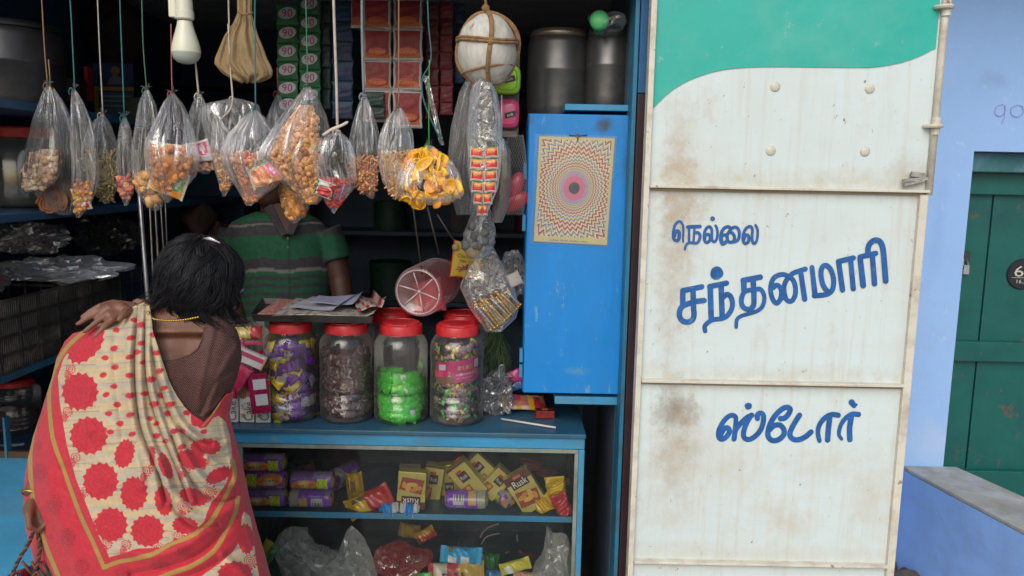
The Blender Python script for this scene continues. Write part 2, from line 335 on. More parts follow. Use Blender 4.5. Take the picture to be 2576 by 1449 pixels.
# frame angle irons
fr=M()
fr.box(xl-.002,xl+.012,YP-.006,YP+.03,ZB,ZT); 
fr.build('frame_edge',m_iron,pan,bevel=.0015)
fr=M(); fr.box(xr-.020,xr,YP-.004,YP+.03,ZB,z1-.008); fr.build('frame_edge',m_iron,pan,bevel=.0015)
for z in(z1,z2,z3,ZB):
    q=M(); q.box(xl+.0125,xr-.0005 if z==z1 else xr-.0205,YP-.011,YP+.012,z-.0035,z+.0035); q.build('rail',m_iron,pan,bevel=.0015)
    q=M(); q.box(xl+.0125,xr-.021,YP+.004,YP+.009,z-.011,z-.0038); q.build('rail',mat('rail_lower_brown',(.30,.24,.17),.7,var=.3),pan)  # darker brown strip along the lower edge of each rail
# hinge rod with collars
xh=xr+.003
q=M(); q.tube([(xh,YP+.004,z1-.01),(xh,YP+.004,ZT)],.0088,14); q.build('hinge_rod',m_iron,pan)
for py in(18,318):
    z=P(2370,py,YP)[2]
    q=M(); q.lathe([(0,-.004),(.022,-.004),(.024,0),(.022,.004),(0,.004)],(xh-.006,YP+.002,z),n=14); q.tube([(xh,YP,z-.02),(xh,YP,z+.02)],.0105,12); q.build('hinge_collar',m_iron,pan,auto=30)
for px,py in((1950,218),(2188,223),(1939,379),(2176,381)):
    p=P(px,py,YP+.008); q=M(); q.lathe([(0,.0045),(.006,.004),(.0105,.0022),(.0125,0),(.0125,-.003)],p,(0,-1,0),16); q.build('dent_boss',mat('boss_paint',(.56,.57,.50),.5,var=.2,vs=60,dirt=(.35,.28,.18),da=.7,ds=60),pan)
# torn remnant at the latch
q=M(); p=P(2302,452,YP-.004); 
q.obox(p,[(1,0,.1),(0,1,0),(-.1,0,1)],[.030,.003,.004]); q.obox(P(2310,440,YP-.002),[(1,0,-.1),(0,1,0),(.1,0,1)],[.018,.004,.006]); q.obox(P(2298,460,YP-.003),[(1,0,.25),(0,1,0),(-.25,0,1)],[.024,.006,.003]); q.build('latch_remnant',mat('old_latch',(.33,.33,.31),.6,.3,var=.4,vs=40,bump=.5,dirt=(.18,.1,.06),da=.7,ds=50),pan,bevel=.001)
# green wave
wv=[(1640,278),(1660,255),(1690,228),(1730,204),(1780,185),(1830,174),(1890,169),(1960,168),(2050,169),(2150,170),(2200,169),(2260,159),(2310,143),(2350,122),(2372,100)]
wv=cat_mull([P(a,b,YP+.005) for a,b in wv],5); wv=[p for p in wv if xl+.012<p[0]<xr-.010]
q=M(); V=[];n=len(wv)
for p in wv: V+=[(p[0],YP+.0062,p[2]),(p[0],YP+.0062,ZT)]
for i,(x_) in enumerate((xl+.0122,xr-.0102)):
    pass
V[0]=(xl+.0122,V[0][1],V[0][2]); V[1]=(xl+.0122,V[1][1],V[1][2]); V[-1]=(xr-.0102,V[-1][1],V[-1][2]); V[-2]=(xr-.0102,V[-2][1],V[-2][2])
q.add(V,[(2*i,2*i+2,2*i+3,2*i+1) for i in range(n-1)])
q.build('green_wave',mat('green_enamel',(.018,.39,.33),.38,var=.07,vs=4,bump=.15,bs=30,dirt=(.25,.5,.42),da=.25,ds=3,wear=(.3,.45,.4),wa=.5,ws=18),pan,smooth=False)
# lettering: brush strokes
m_ink=mat('blue_brush_paint',(.012,.10,.33),.38,var=.35,vs=26,bump=.15,bs=60,aniso=(1,1,2),wear=(.10,.26,.50),wa=.6,ws=34)
m_ink2=mat('dark_brush_edge',(.01,.04,.13),.4,var=.2)
_lay=[0]
def stroke(m,pts,w,s,x0,y0,k=6,taper=(1,1)):
    pts=cat_mull(pts,k) if len(pts)>2 else [np.array(p,float) for p in pts]
    D=[np.array([x0+s*p[0],y0+s*p[1]]) for p in pts]; _lay[0]+=1; y=YP+.0082-.00006*_lay[0]
    n=len(D); V=[];Fc=[]
    ws=w if hasattr(w,'__len__') else (w,w)
    for i,p in enumerate(D):
        t=D[min(i+1,n-1)]-D[max(i-1,0)]; t/=max(np.linalg.norm(t),1e-6); nn_=np.array([-t[1],t[0]]); h=s*1.08*(ws[0]+(ws[1]-ws[0])*i/(n-1))/2
        for sg in(-1,1):
            q=p+nn_*h*sg; V.append(P(q[0],q[1],y-.00005*i/(n-1)))
    Fc=[(2*i,2*i+1,2*i+3,2*i+2) for i in range(n-1)]
    m.add(V,Fc)
    _lay[0]+=1
    for e,h in((D[0],s*1.08*ws[0]/2),(D[-1],s*1.08*ws[1]/2)):
        y2=YP+.0082-.00006*_lay[0]
        m.add([P(e[0]+h*math.cos(a),e[1]+h*math.sin(a),y2) for a in np.linspace(0,2*PI,17)[:-1]],[tuple(range(16))])
def word(name,strokes,s,x0,y0,dots=()):
    _lay[0]=0
    for mm,ex in((m_ink2,14),(m_ink,0)):
        m=M()
        e=ex*(.11/s if s<.12 else .14/s)*.55
        for pts,wd in strokes: 
            wd=tuple(q+e for q in wd) if hasattr(wd,'__len__') else wd+e
            stroke(m,pts,wd,s,x0,y0)
        for (x,y,r) in dots:
            _lay[0]+=1; rg=rng(int(x)); m.add([P(x0+s*(x+(r+e/2)*(1+.05*math.sin(3*a+x))*math.cos(a)),y0+s*(y+(r+e/2)*(1+.06*math.sin(2*a+y))*math.sin(a)),YP+.0082-.00006*_lay[0]) for a in np.linspace(0,2*PI,25)[:-1]],[tuple(range(24))])
        m.build(name,mm,pan,smooth=False)
w1=[([(490,520),(520,430),(570,405),(605,440),(610,520),(590,600),(535,625),(485,585),(470,500),(482,380),(520,255),(600,185),(655,205),(695,290),(703,400),(695,560),(700,655)],(78,34)),
 ([(805,312),(1080,300)],72),([(835,330),(830,620)],46),([(955,350),(935,640)],42),([(965,440),(1045,445),(1085,520),(1060,620),(1000,680),(850,670),(770,715),(737,820)],(62,44)),
 ([(1190,580),(1200,500),(1265,480),(1315,530),(1310,600),(1260,660),(1205,650),(1175,560),(1190,420),(1240,330),(1305,305),(1350,380),(1352,520),(1360,610),(1405,650),(1455,600),(1482,480),(1470,350),(1440,280)],(62,46)),
 ([(1580,640),(1570,560),(1600,500),(1680,500),(1705,560),(1695,630),(1640,685),(1585,690),(1552,580),(1575,430),(1640,335),(1720,305),(1790,340)],62),([(1800,345),(1740,430),(1700,510),(1715,620),(1785,660),(1850,630),(1868,530),(1820,450),(1760,430)],60),([(1790,350),(1880,312),(1950,350),(1980,450),(1962,580),(1900,640),(1850,650)],(60,56)),([(1590,700),(1680,640),(1720,640)],60),
 ([(2080,600),(2110,510),(2170,495),(2200,560),(2180,650),(2120,690),(2075,640),(2065,520),(2110,380),(2180,310),(2240,300),(2278,370),(2270,520),(2280,640),(2320,690),(2375,620),(2398,480),(2390,350),(2350,270)],(62,46))]
word('lettering',w1,.11029,1641.6,536.7,[(1370,120,50)])
w2=[([(205,592),(540,525)],82),([(205,600),(200,850)],84),([(385,600),(395,900),(403,1020),(375,1110),(290,1152),(200,1130),(147,1050),(147,960),(185,885),(260,840),(420,790),(580,768)],84),
 ([(680,520),(980,458)],80),([(690,530),(708,1090)],86),([(885,520),(903,1060)],84),([(912,715),(980,662),(1048,690),(1085,800),(1070,920),(1000,1030),(900,1088),(740,1110),(645,1165),(592,1230),(600,1310)],(82,66)),
 ([(1275,412),(1580,352)],84),([(1283,420),(1292,590)],86),([(1455,440),(1468,700),(1460,850),(1400,920),(1320,915),(1262,860),(1243,760),(1275,650),(1340,595),(1500,570),(1580,568),(1640,650),(1650,770),(1605,890),(1510,960),(1380,1002),(1240,1045),(1165,1110),(1152,1240)],(84,52))]
word('lettering',w2,.14160,1688.9,647.2,[(805,280,112)])
w3=[([(255,985),(290,945),(340,950),(385,1010),(395,1100),(370,1200),(312,1262),(250,1210),(207,1080),(207,950),(250,830),(330,770),(430,752),(520,790),(600,850),(640,960),(642,1100),(600,1200),(540,1232),(480,1190),(447,1080),(442,960),(480,860),(540,785),(620,722),(820,655)],74),([(738,720),(808,1190)],(78,84)),([(365,1210),(440,1140)],70),
 ([(937,625),(990,1100)],(72,84)),([(980,1130),(1130,1118),(1240,1085),(1308,1000),(1320,830),(1270,665),(1190,592),(1122,622),(1097,720),(1112,860),(1150,970),(1225,1065)],78),
 ([(1412,530),(1480,1025)],(82,84)),([(1408,522),(1672,458)],80),([(1625,490),(1672,1005)],(76,80)),
 ([(1792,450),(1848,945)],(84,92)),([(1792,442),(2070,375)],80),([(2010,400),(2050,915)],(78,84)),([(1935,410),(1935,290),(1972,200),(2060,142),(2148,170),(2196,280),(2220,500),(2248,865)],(84,88))]
word('lettering',w3,.14162,1909.9,584.0)
w4=[([(400,690),(450,610),(500,600),(520,650),(480,715),(425,748),(380,725),(378,640),(430,530),(500,452),(560,430),(600,455),(605,520),(590,640),(578,750)],(60,52)),
 ([(815,430),(740,470),(655,555),(600,640),(585,745)],(60,52)),([(805,435),(745,540),(708,650),(715,725),(770,752),(850,718),(930,630),(968,520),(968,430),(930,402),(893,425),(890,475)],(58,58)),
 ([(1195,475),(1250,468),(1305,410),(1325,350),(1280,325),(1215,350),(1130,430),(1062,540),(1030,650),(1042,730),(1105,768),(1180,748),(1238,690),(1240,620),(1190,562),(1110,568),(1055,620)],60),
 ([(1448,430),(1390,520),(1333,630),(1322,700),(1370,750),(1450,752),(1535,710),(1600,652)],60),
 ([(1960,430),(1870,422),(1780,470),(1712,560),(1692,660),(1712,768)],(60,50)),([(1850,450),(1832,600),(1820,758)],62),
 ([(2228,420),(2140,418),(2050,480),(1992,570),(1970,680),(2005,745)],(60,36)),([(2135,450),(2112,600),(2115,752)],62),([(2140,260),(2170,305)],(70,52)),([(2170,305),(2205,290)],(46,20))]
word('lettering',w4,.18995,1736.3,962.8,[(770,310,44)])
# ================================================================= NEIGHBOUR HOUSE
YH=3.0
m_hw=mat('blue_limewash',(.30,.50,.86),.85,var=.10,vs=2.2,bump=.6,bs=14,dirt=(.24,.38,.66),da=.55,ds=2.2,wear=(.5,.62,.85),wa=.45,ws=18)
m_hw2=mat('blue_limewash_low',(.28,.50,.98),.9,var=.12,vs=4,bump=.5,bs=16,dirt=(.20,.32,.60),da=.5,ds=5,wear=(.45,.5,.6),wa=.5,ws=20)
stain(m_hw,P(2360,1130,YH)[0]-1.9,.55,.25,.14,(.42,.55,.80),.7,10); stain(m_hw,P(2500,200,YH)[0]-1.9,P(2500,200,YH)[2],.10,.05,(.22,.34,.58),.6,18); stain(m_hw,P(2360,560,YH)[0]-1.9,P(2360,560,YH)[2],.05,.30,(.24,.42,.80),.6,9)
house=thing('neighbour_house','blue washed house beside the white door leaf with a green wooden plank door','building',(1.9,YH,0))
dx=P(2440,380,YH)[0]; dz=P(2440,380,YH)[2]; dx=(dx+P(2384,1160,YH)[0])/2
M().box(.6,dx,YH,YH+.35,0,3.6).build('wall',m_hw,house)
M().box(dx,3.4,YH,YH+.35,dz,3.6).build('wall',m_hw,house)
M().box(dx+1.05,3.4,YH+.001,YH+.35,0,dz-.001).build('wall',m_hw,house)
m_gd=mat('green_door_paint',(.003,.098,.088),.42,var=.13,vs=6,bump=.2,bs=40,dirt=(.008,.06,.075),da=.6,ds=4,wear=(.16,.06,.045),wa=.75,ws=11)
YD=YH+.13; zt=dz-.045
door=M(); x=dx+.003
ev=M(); ev.box(1.0,3.5,YH-.75,YH-.001,2.62,2.70); ev.build('eave',mat('eave_cement',(.22,.25,.30),.9,var=.2),house)
q=M(); pts=cat_mull([P(a_,b_,YH-.003) for a_,b_ in((2524,262),(2508,268),(2504,286),(2516,292),(2530,280),(2528,264),(2528,290),(2520,312))],5); q.tube(pts,.0016,5,flat=.3,fdir=(0,1,0)); pts=cat_mull([P(a_,b_,YH-.003) for a_,b_ in((2560,264),(2545,272),(2545,288),(2560,294),(2574,284),(2572,268),(2560,264))],5); q.tube(pts,.0016,5,flat=.3,fdir=(0,1,0)); q.build('chalk_mark',mat('red_chalk',(.36,.38,.68),.9),house)
M().box(dx,dx+1.05,YH+.05,YH+.09,dz-.075,dz-.002).build('lintel',mat('painted_lintel',(.03,.14,.16),.6,var=.35,vs=9,bump=.3,dirt=(.15,.25,.4),da=.8,ds=6),house,bevel=.004)
door=M(); pz=P(2384,1160,YD)[2]
x=dx+.002; 
for i,wd in enumerate((.168,.30,.30,.27)):
    door.box(x,x+wd-.006,YD,YD+.03,.2,zt-.06,(1,1,1)); x+=wd
d=door.build('door',m_gd,house,bevel=.003)
rz=[P(2500,py,YD)[2] for py in(395,490,857,907)]
for za,zb in((rz[1],zt-.03),(rz[3],rz[2]),(.28,.40)):
    M().box(dx+.002,dx+1.04,YD-.028,YD-.001,za,zb).build('door_rail',m_gd,d,bevel=.004)
def pw(o): return o
# number plate and latch (children of the door)
cp=P(2572,690,YD-.004); mm=M(); mm.lathe([(0,.004),(.058,.004),(.061,0),(.061,-.003)],cp,(0,-1,0),32); pl=mm.build('number_plate',mat('black_plate',(.012,.014,.02),.5,var=.3),d,auto=30)
mm=M(); text(mm,'65',cp+np.array([.004,-.0055,.012]),(1,0,0),(0,0,1),.062,wid=.078); text(mm,'16.X.18',cp+np.array([.012,-.0055,-.028]),(1,0,0),(0,0,1),.022,wid=.075); mm.box(cp[0]-.045,cp[0]+.05,cp[1]-.0062,cp[1]-.0055,cp[2]-.014,cp[2]-.0125)
mm.build('number',mat('plate_white',(.5,.5,.45),.6,var=.2),d,smooth=False)
lp=P(2429,652,YD-.004); mm=M(); mm.box(lp[0]-.012,lp[0]+.012,lp[1]-.012,lp[1]+.003,lp[2]-.01,lp[2]+.03,(1,1,1)); 
mm.build('latch',mat('latch_dark',(.05,.06,.06),.5,.5),d,bevel=.003)
mm=M(); mm.obox(P(2429,678,YD-.016),[(1,0,0),(0,1,0),(0,0,1)],[.011,.007,.018]); mm.tube([P(2423,668,YD-.016),P(2424,652,YD-.016),P(2434,652,YD-.016),P(2435,668,YD-.016)],.0028,8); mm.build('padlock',mat('padlock_steel',(.62,.62,.62),.25,.9,var=.2),d,bevel=.003)
# cement topped side wall of the steps
zp=.455
A=[PZ(2286,1180,zp),PZ(2383,1166,zp),PZ(2576,1250,zp),PZ(2576,1333,zp)]
d1=A[2]-A[1]; e1=A[3]-A[0]; A2=A[1]+d1*1.5; A3=A[0]+e1*1.5
low=thing('step_wall','low blue cement wall with a bare grey top running from the house towards the street','wall',(A[0][0],A[0][1],0))
pts=[np.array([A[0][0],YH-.001,zp]),np.array([A[1][0]+.02,YH-.001,zp]),A2,A3,A[0]]
top=M(); top.poly(pts,thick=(0,0,-.018)); top.build('wall_top',mat('bare_cement',(.34,.34,.31),.9,var=.22,vs=9,bump=.6,bs=30,dirt=(.48,.54,.64),da=.9,ds=5),low,bevel=.006)
bd=M(); bd.poly([p+np.array([0,0,-.0185]) for p in pts],thick=(0,0,-zp+.02)); bd.build('wall_body',m_hw2,low)
rb=rng(5)
base=PZ(2290,1400,0.02)
rub=[(2278,1385,.07,(.16,.12,.09)),(2262,1420,.06,(.10,.085,.075)),(2300,1440,.05,(.24,.23,.22)),(2268,1350,.045,(.09,.07,.06)),(2325,1470,.05,(.15,.14,.14)),(2283,1462,.06,(.1,.08,.07))]
for i,(px,py,r,c) in enumerate(rub):
    p=PZ(px,py,r*.5); m_=M(); m_.blob((p[0],p[1],r*.5),(r*1.2,r,r*.8),i+3,.22,seg=12,nf=4)
    tag(m_.build('rubble_stone',mat('stone_%d'%i,c,.9,var=.4,vs=25,bump=.8,bs=40),loc=(p[0],p[1],0)),['brown stone close to the foot of the blue wall','dark stone lowest beside the white door edge','pale grey stone in the middle of the rubble','small dark stone topmost of the rubble','grey stone in front of the step wall','dark brown stone at the picture bottom'][i],'stone','stones at the foot of the step wall')
# ================================================================= COUNTER SHOWCASE
YC=2.1; cx0=-.763; cx1=.210; zt_=.857
m_shelfin=mat('shelf_inside',(.012,.06,.09),.5,var=.3,vs=9,dirt=(.05,.07,.07),da=.7,ds=9)
ctr=thing('display_counter','old blue painted display counter with a glass front, grey beading and one middle shelf','counter',((cx0+cx1)/2,YC,0))
M().box(cx0,cx1,YC-.012,YC+.44,zt_-.013,zt_).build('counter_top',m_top,ctr,bevel=.003)
M().box(cx0+.002,cx1-.002,YC-.003,YC+.03,zt_-.046,zt_-.0135).build('top_rail',m_blue_old,ctr,bevel=.003)
M().box(cx0+.002,cx0+.018,YC-.003,YC+.03,.06,zt_-.0465).build('stile',m_blue_old,ctr,bevel=.002)
M().box(cx1-.018,cx1-.002,YC-.003,YC+.03,.06,zt_-.0465).build('stile',m_blue_old,ctr,bevel=.002)
bd=M(); bd.box(cx0+.0185,cx1-.0185,YC-.001,YC+.010,zt_-.058,zt_-.047)
bd.build('bead',m_bead,ctr,bevel=.001)
for xa,xb in((cx0+.0185,cx0+.029),(cx1-.029,cx1-.0185)): M().box(xa,xb,YC-.001,YC+.010,.10,zt_-.0585).build('bead',m_bead,ctr,bevel=.001)
M().box(cx0+.0195,cx1-.0195,YC+.018,YC+.022,.5905,.6075).build('shelf_edge',m_blue_old,ctr,bevel=.001)
M().box(cx0+.0195,cx1-.0195,YC+.0225,YC+.42,.592,.6065).build('shelf',m_shelfin,ctr)
M().box(cx0+.0195,cx1-.0195,YC+.02,YC+.42,.36,.374).build('shelf',m_shelfin,ctr)
M().box(cx0,cx1,YC-.002,YC+.42,.04,.098).build('plinth',m_blue_old,ctr)
m_in=mat('counter_inside',(.014,.045,.055),.7,var=.5,vs=9,dirt=(.03,.05,.045),da=.7,ds=12)
M().box(cx0+.002,cx1-.002,YC+.4205,YC+.44,.06,zt_-.014).build('back_panel',m_in,ctr)
M().box(cx0+.002,cx0+.019,YC+.031,YC+.42,.06,zt_-.014).build('side_panel',m_in,ctr)
M().box(cx1-.019,cx1-.002,YC+.031,YC+.42,.06,zt_-.014).build('side_panel',m_in,ctr)
def glassmat():
    m=bpy.data.materials.new('dusty_glass'); m.use_nodes=True; nt=m.node_tree; nt.nodes.clear(); L=nt.links.new
    tc=nn(nt,'ShaderNodeTexCoord'); n=nn(nt,'ShaderNodeTexNoise'); n.inputs['Scale'].default_value=3.2; n.inputs['Detail'].default_value=9; n.inputs['Roughness'].default_value=.7; L(tc.outputs['Object'],n.inputs['Vector'])
    q=nn(nt,'ShaderNodeMapRange'); L(n.outputs[0],q.inputs[0]); q.inputs[1].default_value=.4; q.inputs[2].default_value=.75; q.inputs[3].default_value=.004; q.inputs[4].default_value=.04
    n2=nn(nt,'ShaderNodeTexVoronoi'); n2.inputs['Scale'].default_value=38; L(tc.outputs['Object'],n2.inputs['Vector'])
    q2=nn(nt,'ShaderNodeMapRange'); L(n2.outputs['Distance'],q2.inputs[0]); q2.inputs[1].default_value=.06; q2.inputs[2].default_value=.03; q2.inputs[3].default_value=0; q2.inputs[4].default_value=.35
    ad=nn(nt,'ShaderNodeMath',operation='ADD'); L(q.outputs[0],ad.inputs[0]); L(q2.outputs[0],ad.inputs[1])
    tr=nn(nt,'ShaderNodeBsdfTransparent'); tr.inputs[0].default_value=(.93,.96,.95,1); di=nn(nt,'ShaderNodeBsdfDiffuse'); di.inputs[0].default_value=(.55,.62,.6,1)
    gl=nn(nt,'ShaderNodeBsdfGlossy'); gl.inputs['Roughness'].default_value=.03
    fr=nn(nt,'ShaderNodeFresnel'); a=nn(nt,'ShaderNodeMixShader'); L(fr.outputs[0],a.inputs[0]); L(tr.outputs[0],a.inputs[1]); L(gl.outputs[0],a.inputs[2])
    b=nn(nt,'ShaderNodeMixShader'); L(ad.outputs[0],b.inputs[0]); L(a.outputs[0],b.inputs[1]); L(di.outputs[0],b.inputs[2])
    o=nn(nt,'ShaderNodeOutputMaterial'); L(b.outputs[0],o.inputs[0]); return m
M().add([(cx0+.0185,YC+.012,.10),(cx1-.0185,YC+.012,.10),(cx1-.0185,YC+.012,zt_-.05),(cx0+.0185,YC+.012,zt_-.05)],[(0,1,2,3)]).build('glass_pane',glassmat(),ctr,smooth=False)
# ================================================================= BLUE WALL CUPBOARD
YB=2.15
cb=thing('wall_cupboard','bright blue wooden cupboard with a framed poster on its closed door','cupboard',(.17,YB,.95))
zb0=.957; zb1=P(1450,287,YB)[2]
m_bdoor=m_blue.copy(); m_bdoor.name='blue_door_paint'
stain(m_bdoor,P(1520,318,YB)[0]-.17,P(1520,318,YB)[2]-.95,.042,.035,(.035,.045,.045),.9,30); stain(m_bdoor,P(1570,420,YB)[0]-.17,P(1570,420,YB)[2]-.95,.014,.12,(.03,.10,.16),.7,30); stain(m_bdoor,P(1450,930,YB)[0]-.17,P(1450,930,YB)[2]-.95,.05,.018,(.10,.30,.42),.6,60); stain(m_bdoor,P(1330,300,YB)[0]-.17,P(1330,300,YB)[2]-.95,.02,.02,(.06,.07,.07),.6,60)
M().box(.034,.304,YB,YB+.30,zb0,zb1).build('body',m_blue,cb,bevel=.002)
M().box(.036,.302,YB-.018,YB-.001,zb0+.002,zb1-.002).build('door',m_bdoor,cb,bevel=.003)
for py in(430,560,895,1030*.9): 
    z=P(1318,py,YB)[2]; M().box(.024,.0335,YB-.014,YB+.006,z-.022,z+.022).build('hinge',mat('blue_hinge',(.02,.2,.42),.5,var=.2,dirt=(.1,.1,.1),da=.5,ds=30),cb,bevel=.001)
zz=P(1470,1004,YB)[2]
M().box(P(1395,1004,YB)[0],.300,YB-.01,YB+.12,zz-.013,zz+.009).build('bottom_ledge',m_blue_old,cb,bevel=.002)
# smaller blue board above the cupboard, carrying the pots
tb=M(); za=P(1500,283,YB)[2]; zb_=P(1500,263,YB)[2]; tb.box(P(1420,275,YB)[0],.304,YB-.008,YB+.30,za+.004,zb_); tag(tb.build('shelf_board',m_blue_old,loc=(.2,YB,za+.004),bevel=.002),'short worn blue board lying on top of the blue cupboard','board')

# soot patch at the top right corner of the cupboard door and small scuffs
# ---------------- poster: rings of feathered op-art colour round a pink heart
def poster():
    C4=[(1357.6,343.8),(1546,349),(1526,615.8),(1343.4,606)]
    yb=YB-.0215; W4=[P(a,b,yb) for a,b in C4]; W4=[np.array([p[0],yb,p[2]]) for p in W4]
    t=thing('poster','sheet with feathered cream, red and black rings round a pink centre on the blue door','poster',(W4[3]+W4[2])/2)
    nu,nv=300,420; u,v=np.meshgrid((np.arange(nu)+.5)/nu,(np.arange(nv)+.5)/nv)
    x=(u-.505)*200; y=(v-.475)*268; r=np.hypot(x,y*.92); an=np.arctan2(y,x)
    rn=(r-30)/30.; tri=np.abs((an*44/(2*np.pi)+rn*.55)%1*2-1); ph=np.log(np.maximum(r,8)/30)*8.0+tri*(.35+.55*np.clip(rn/3,0,1.2))+.10*np.sin(an*3)
    k=(ph*1.0)%1; k2=((ph/4.0)%1)
    cy=np.array([.62,.56,.28]); rd=np.array([.50,.10,.10]); bk=np.array([.03,.025,.03]); gy=np.array([.30,.34,.38]); pk_=np.array([.55,.25,.30])
    C=np.where((k<.34)[...,None],cy,np.where((k<.56)[...,None],bk,np.where((k<.8)[...,None],np.where((k2<.5)[...,None],rd,gy),pk_)))
    inner=np.clip((70-r)/40,0,1)[...,None]; C=C*(1-.62*inner)+np.array([.36,.28,.20])*.62*inner
    vi=(r<38)[...,None]; C=np.where(vi,np.where((((np.log(np.maximum(r,5))*13+tri)%1)<.5)[...,None],np.array([.20,.13,.30]),np.array([.48,.33,.40])),C)
    C=np.where((r<29)[...,None],np.array([.52,.12,.19]),C); C=np.where((np.hypot(x,y)<15)[...,None],np.array([.03,.035,.06]),C)
    bd=(u<.035)|(u>.965)|(v<.022)|(v>.945); C=np.where(bd[...,None],np.array([.50,.43,.20]),C)
    gu,gv=np.meshgrid(np.arange(nu+1)/nu,np.arange(nv+1)/nv)
    Vt=(W4[0][None,None]*((1-gu)*(1-gv))[...,None]+W4[1][None,None]*(gu*(1-gv))[...,None]+W4[2][None,None]*(gu*gv)[...,None]+W4[3][None,None]*((1-gu)*gv)[...,None])
    idx=np.arange((nu+1)*(nv+1)).reshape(nv+1,nu+1); Q=np.stack([idx[:-1,:-1],idx[1:,:-1],idx[1:,1:],idx[:-1,1:]],-1).reshape(-1,4)
    q=M(); q.add(Vt.reshape(-1,3),[tuple(z) for z in Q.tolist()],[tuple(z) for z in C.reshape(-1,3).tolist()]); q.build('picture_sheet',mat('poster_print',None,.35,var=.05,vs=30,coat=.3),t,smooth=False)
    cx=sum(W4)/4; b=M(); e=[cx+(p-cx)*1.012 for p in W4]; e=[p+np.array([0,.0006,0]) for p in e]; b.poly(e,thick=(0,.003,0)); b.build('backing_board',mat('board_cream',(.42,.36,.18),.6),t)
    e=[cx+(p-cx)*np.array([1.09,1,1.05])+np.array([-.003,-.0015,0]) for p in W4]; b=M(); b.add(e,[(0,1,2,3)]); b.build('plastic_cover',film('cover_film',tint=(.5,.75,.9),base=.07,spk=.1,fres=.8,stre=(12,12,5),bump=.3,milk=.5),t,smooth=False)
    b=M(); top=(W4[0]+W4[1])/2; b.tube([top+np.array([-.022,-.001,.006]),top+np.array([.002,-.003,.004]),top+np.array([.026,-.001,.007])],.0014,6,(.05,.05,.06)); b.tube([top+np.array([0,-.002,.010]),top+np.array([.002,-.005,-.006])],.0022,6,(.25,.12,.06)); b.lathe([(0,-.003),(.0035,-.002),(.004,.002)],top+np.array([.001,0,.006]),(0,-1,0),10,(.2,.1,.05)); b.build('nail_and_wire',mat('nailwire',None,.6,.3),t)
    b=M(); bl=W4[3]; br=W4[2]; rg_=rng(2)
    for i in range(26):
        f=.22+.52*i/26; p=bl+(br-bl)*f+np.array([0,-.001,.0035]); 
        if i%7!=6: b.box(p[0],p[0]+.0022,yb-.0012,yb-.0006,p[2],p[2]+.0022+.0012*(i%3)*.6)
    b.build('caption',mat('caption_ink',(.12,.12,.14),.7),t)
poster()
# ================================================================= SMALL GOODS: helpers
m_wrap=mat('printed_wrapper',None,.28,var=.10,vs=30,bump=.35,bs=70,coat=.3)
m_wrapd=mat('printed_wrapper_dull',None,.5,var=.12,vs=30,bump=.3,bs=70)
m_snack=mat('fried_snack',None,.55,var=.22,vs=60,bump=.8,bs=220)
m_cloth=mat('woven_cloth',None,.85,var=.15,vs=30,bump=.4,bs=300)
m_metalw=mat('foil',None,.25,.75,var=.2,vs=40,bump=.5,bs=120)
m_string=mat('string',None,.8,var=.2,vs=40)
m_film=film('clear_bag_film',att=True,stre=(1.5,1.5,1.1),base=.018,spk=.55,bump=.8,bdist=.02,fres=.85,milk=.22,rough=.09); m_film2=film('bag_film_cloudy',att=True,stre=(2.6,2.6,1.4),base=.03,spk=.75,fres=.95,bump=.9,bdist=.02,milk=.3,rough=.1)
m_film3=film('crumpled_film',base=.09,spk=.5,stre=(26,26,26),fres=.9,bump=1,bdist=.01)
m_filmd=film('grey_bag_film',tint=(.5,.52,.54),base=.10,spk=.4,att=True,stre=(3.4,3.4,1.5),fres=.7,milk=.5)
m_black=mat('black_plastic',(.012,.012,.014),.45,var=.3,vs=12,dirt=(.09,.08,.07),da=.75,ds=9)
def lerp(a,b,t): return a+(b-a)*t
def mixc(a,b,t): return tuple(x+(y-x)*t for x,y in zip(a,b))
def vary(c,rg,a=.2):
    k=1+rg.uniform(-a,a); return tuple(min(1,max(0,q*k*(1+rg.uniform(-.06,.06)))) for q in c)
def rowat(rows,py):
    if py<=rows[0][0]: return rows[0][1:]
    for a,b in zip(rows,rows[1:]):
        if py<=b[0]:
            t=(py-a[0])/(b[0]-a[0]); t2=t; return (lerp(a[1],b[1],t2),lerp(a[2],b[2],t2))
    return rows[-1][1:]
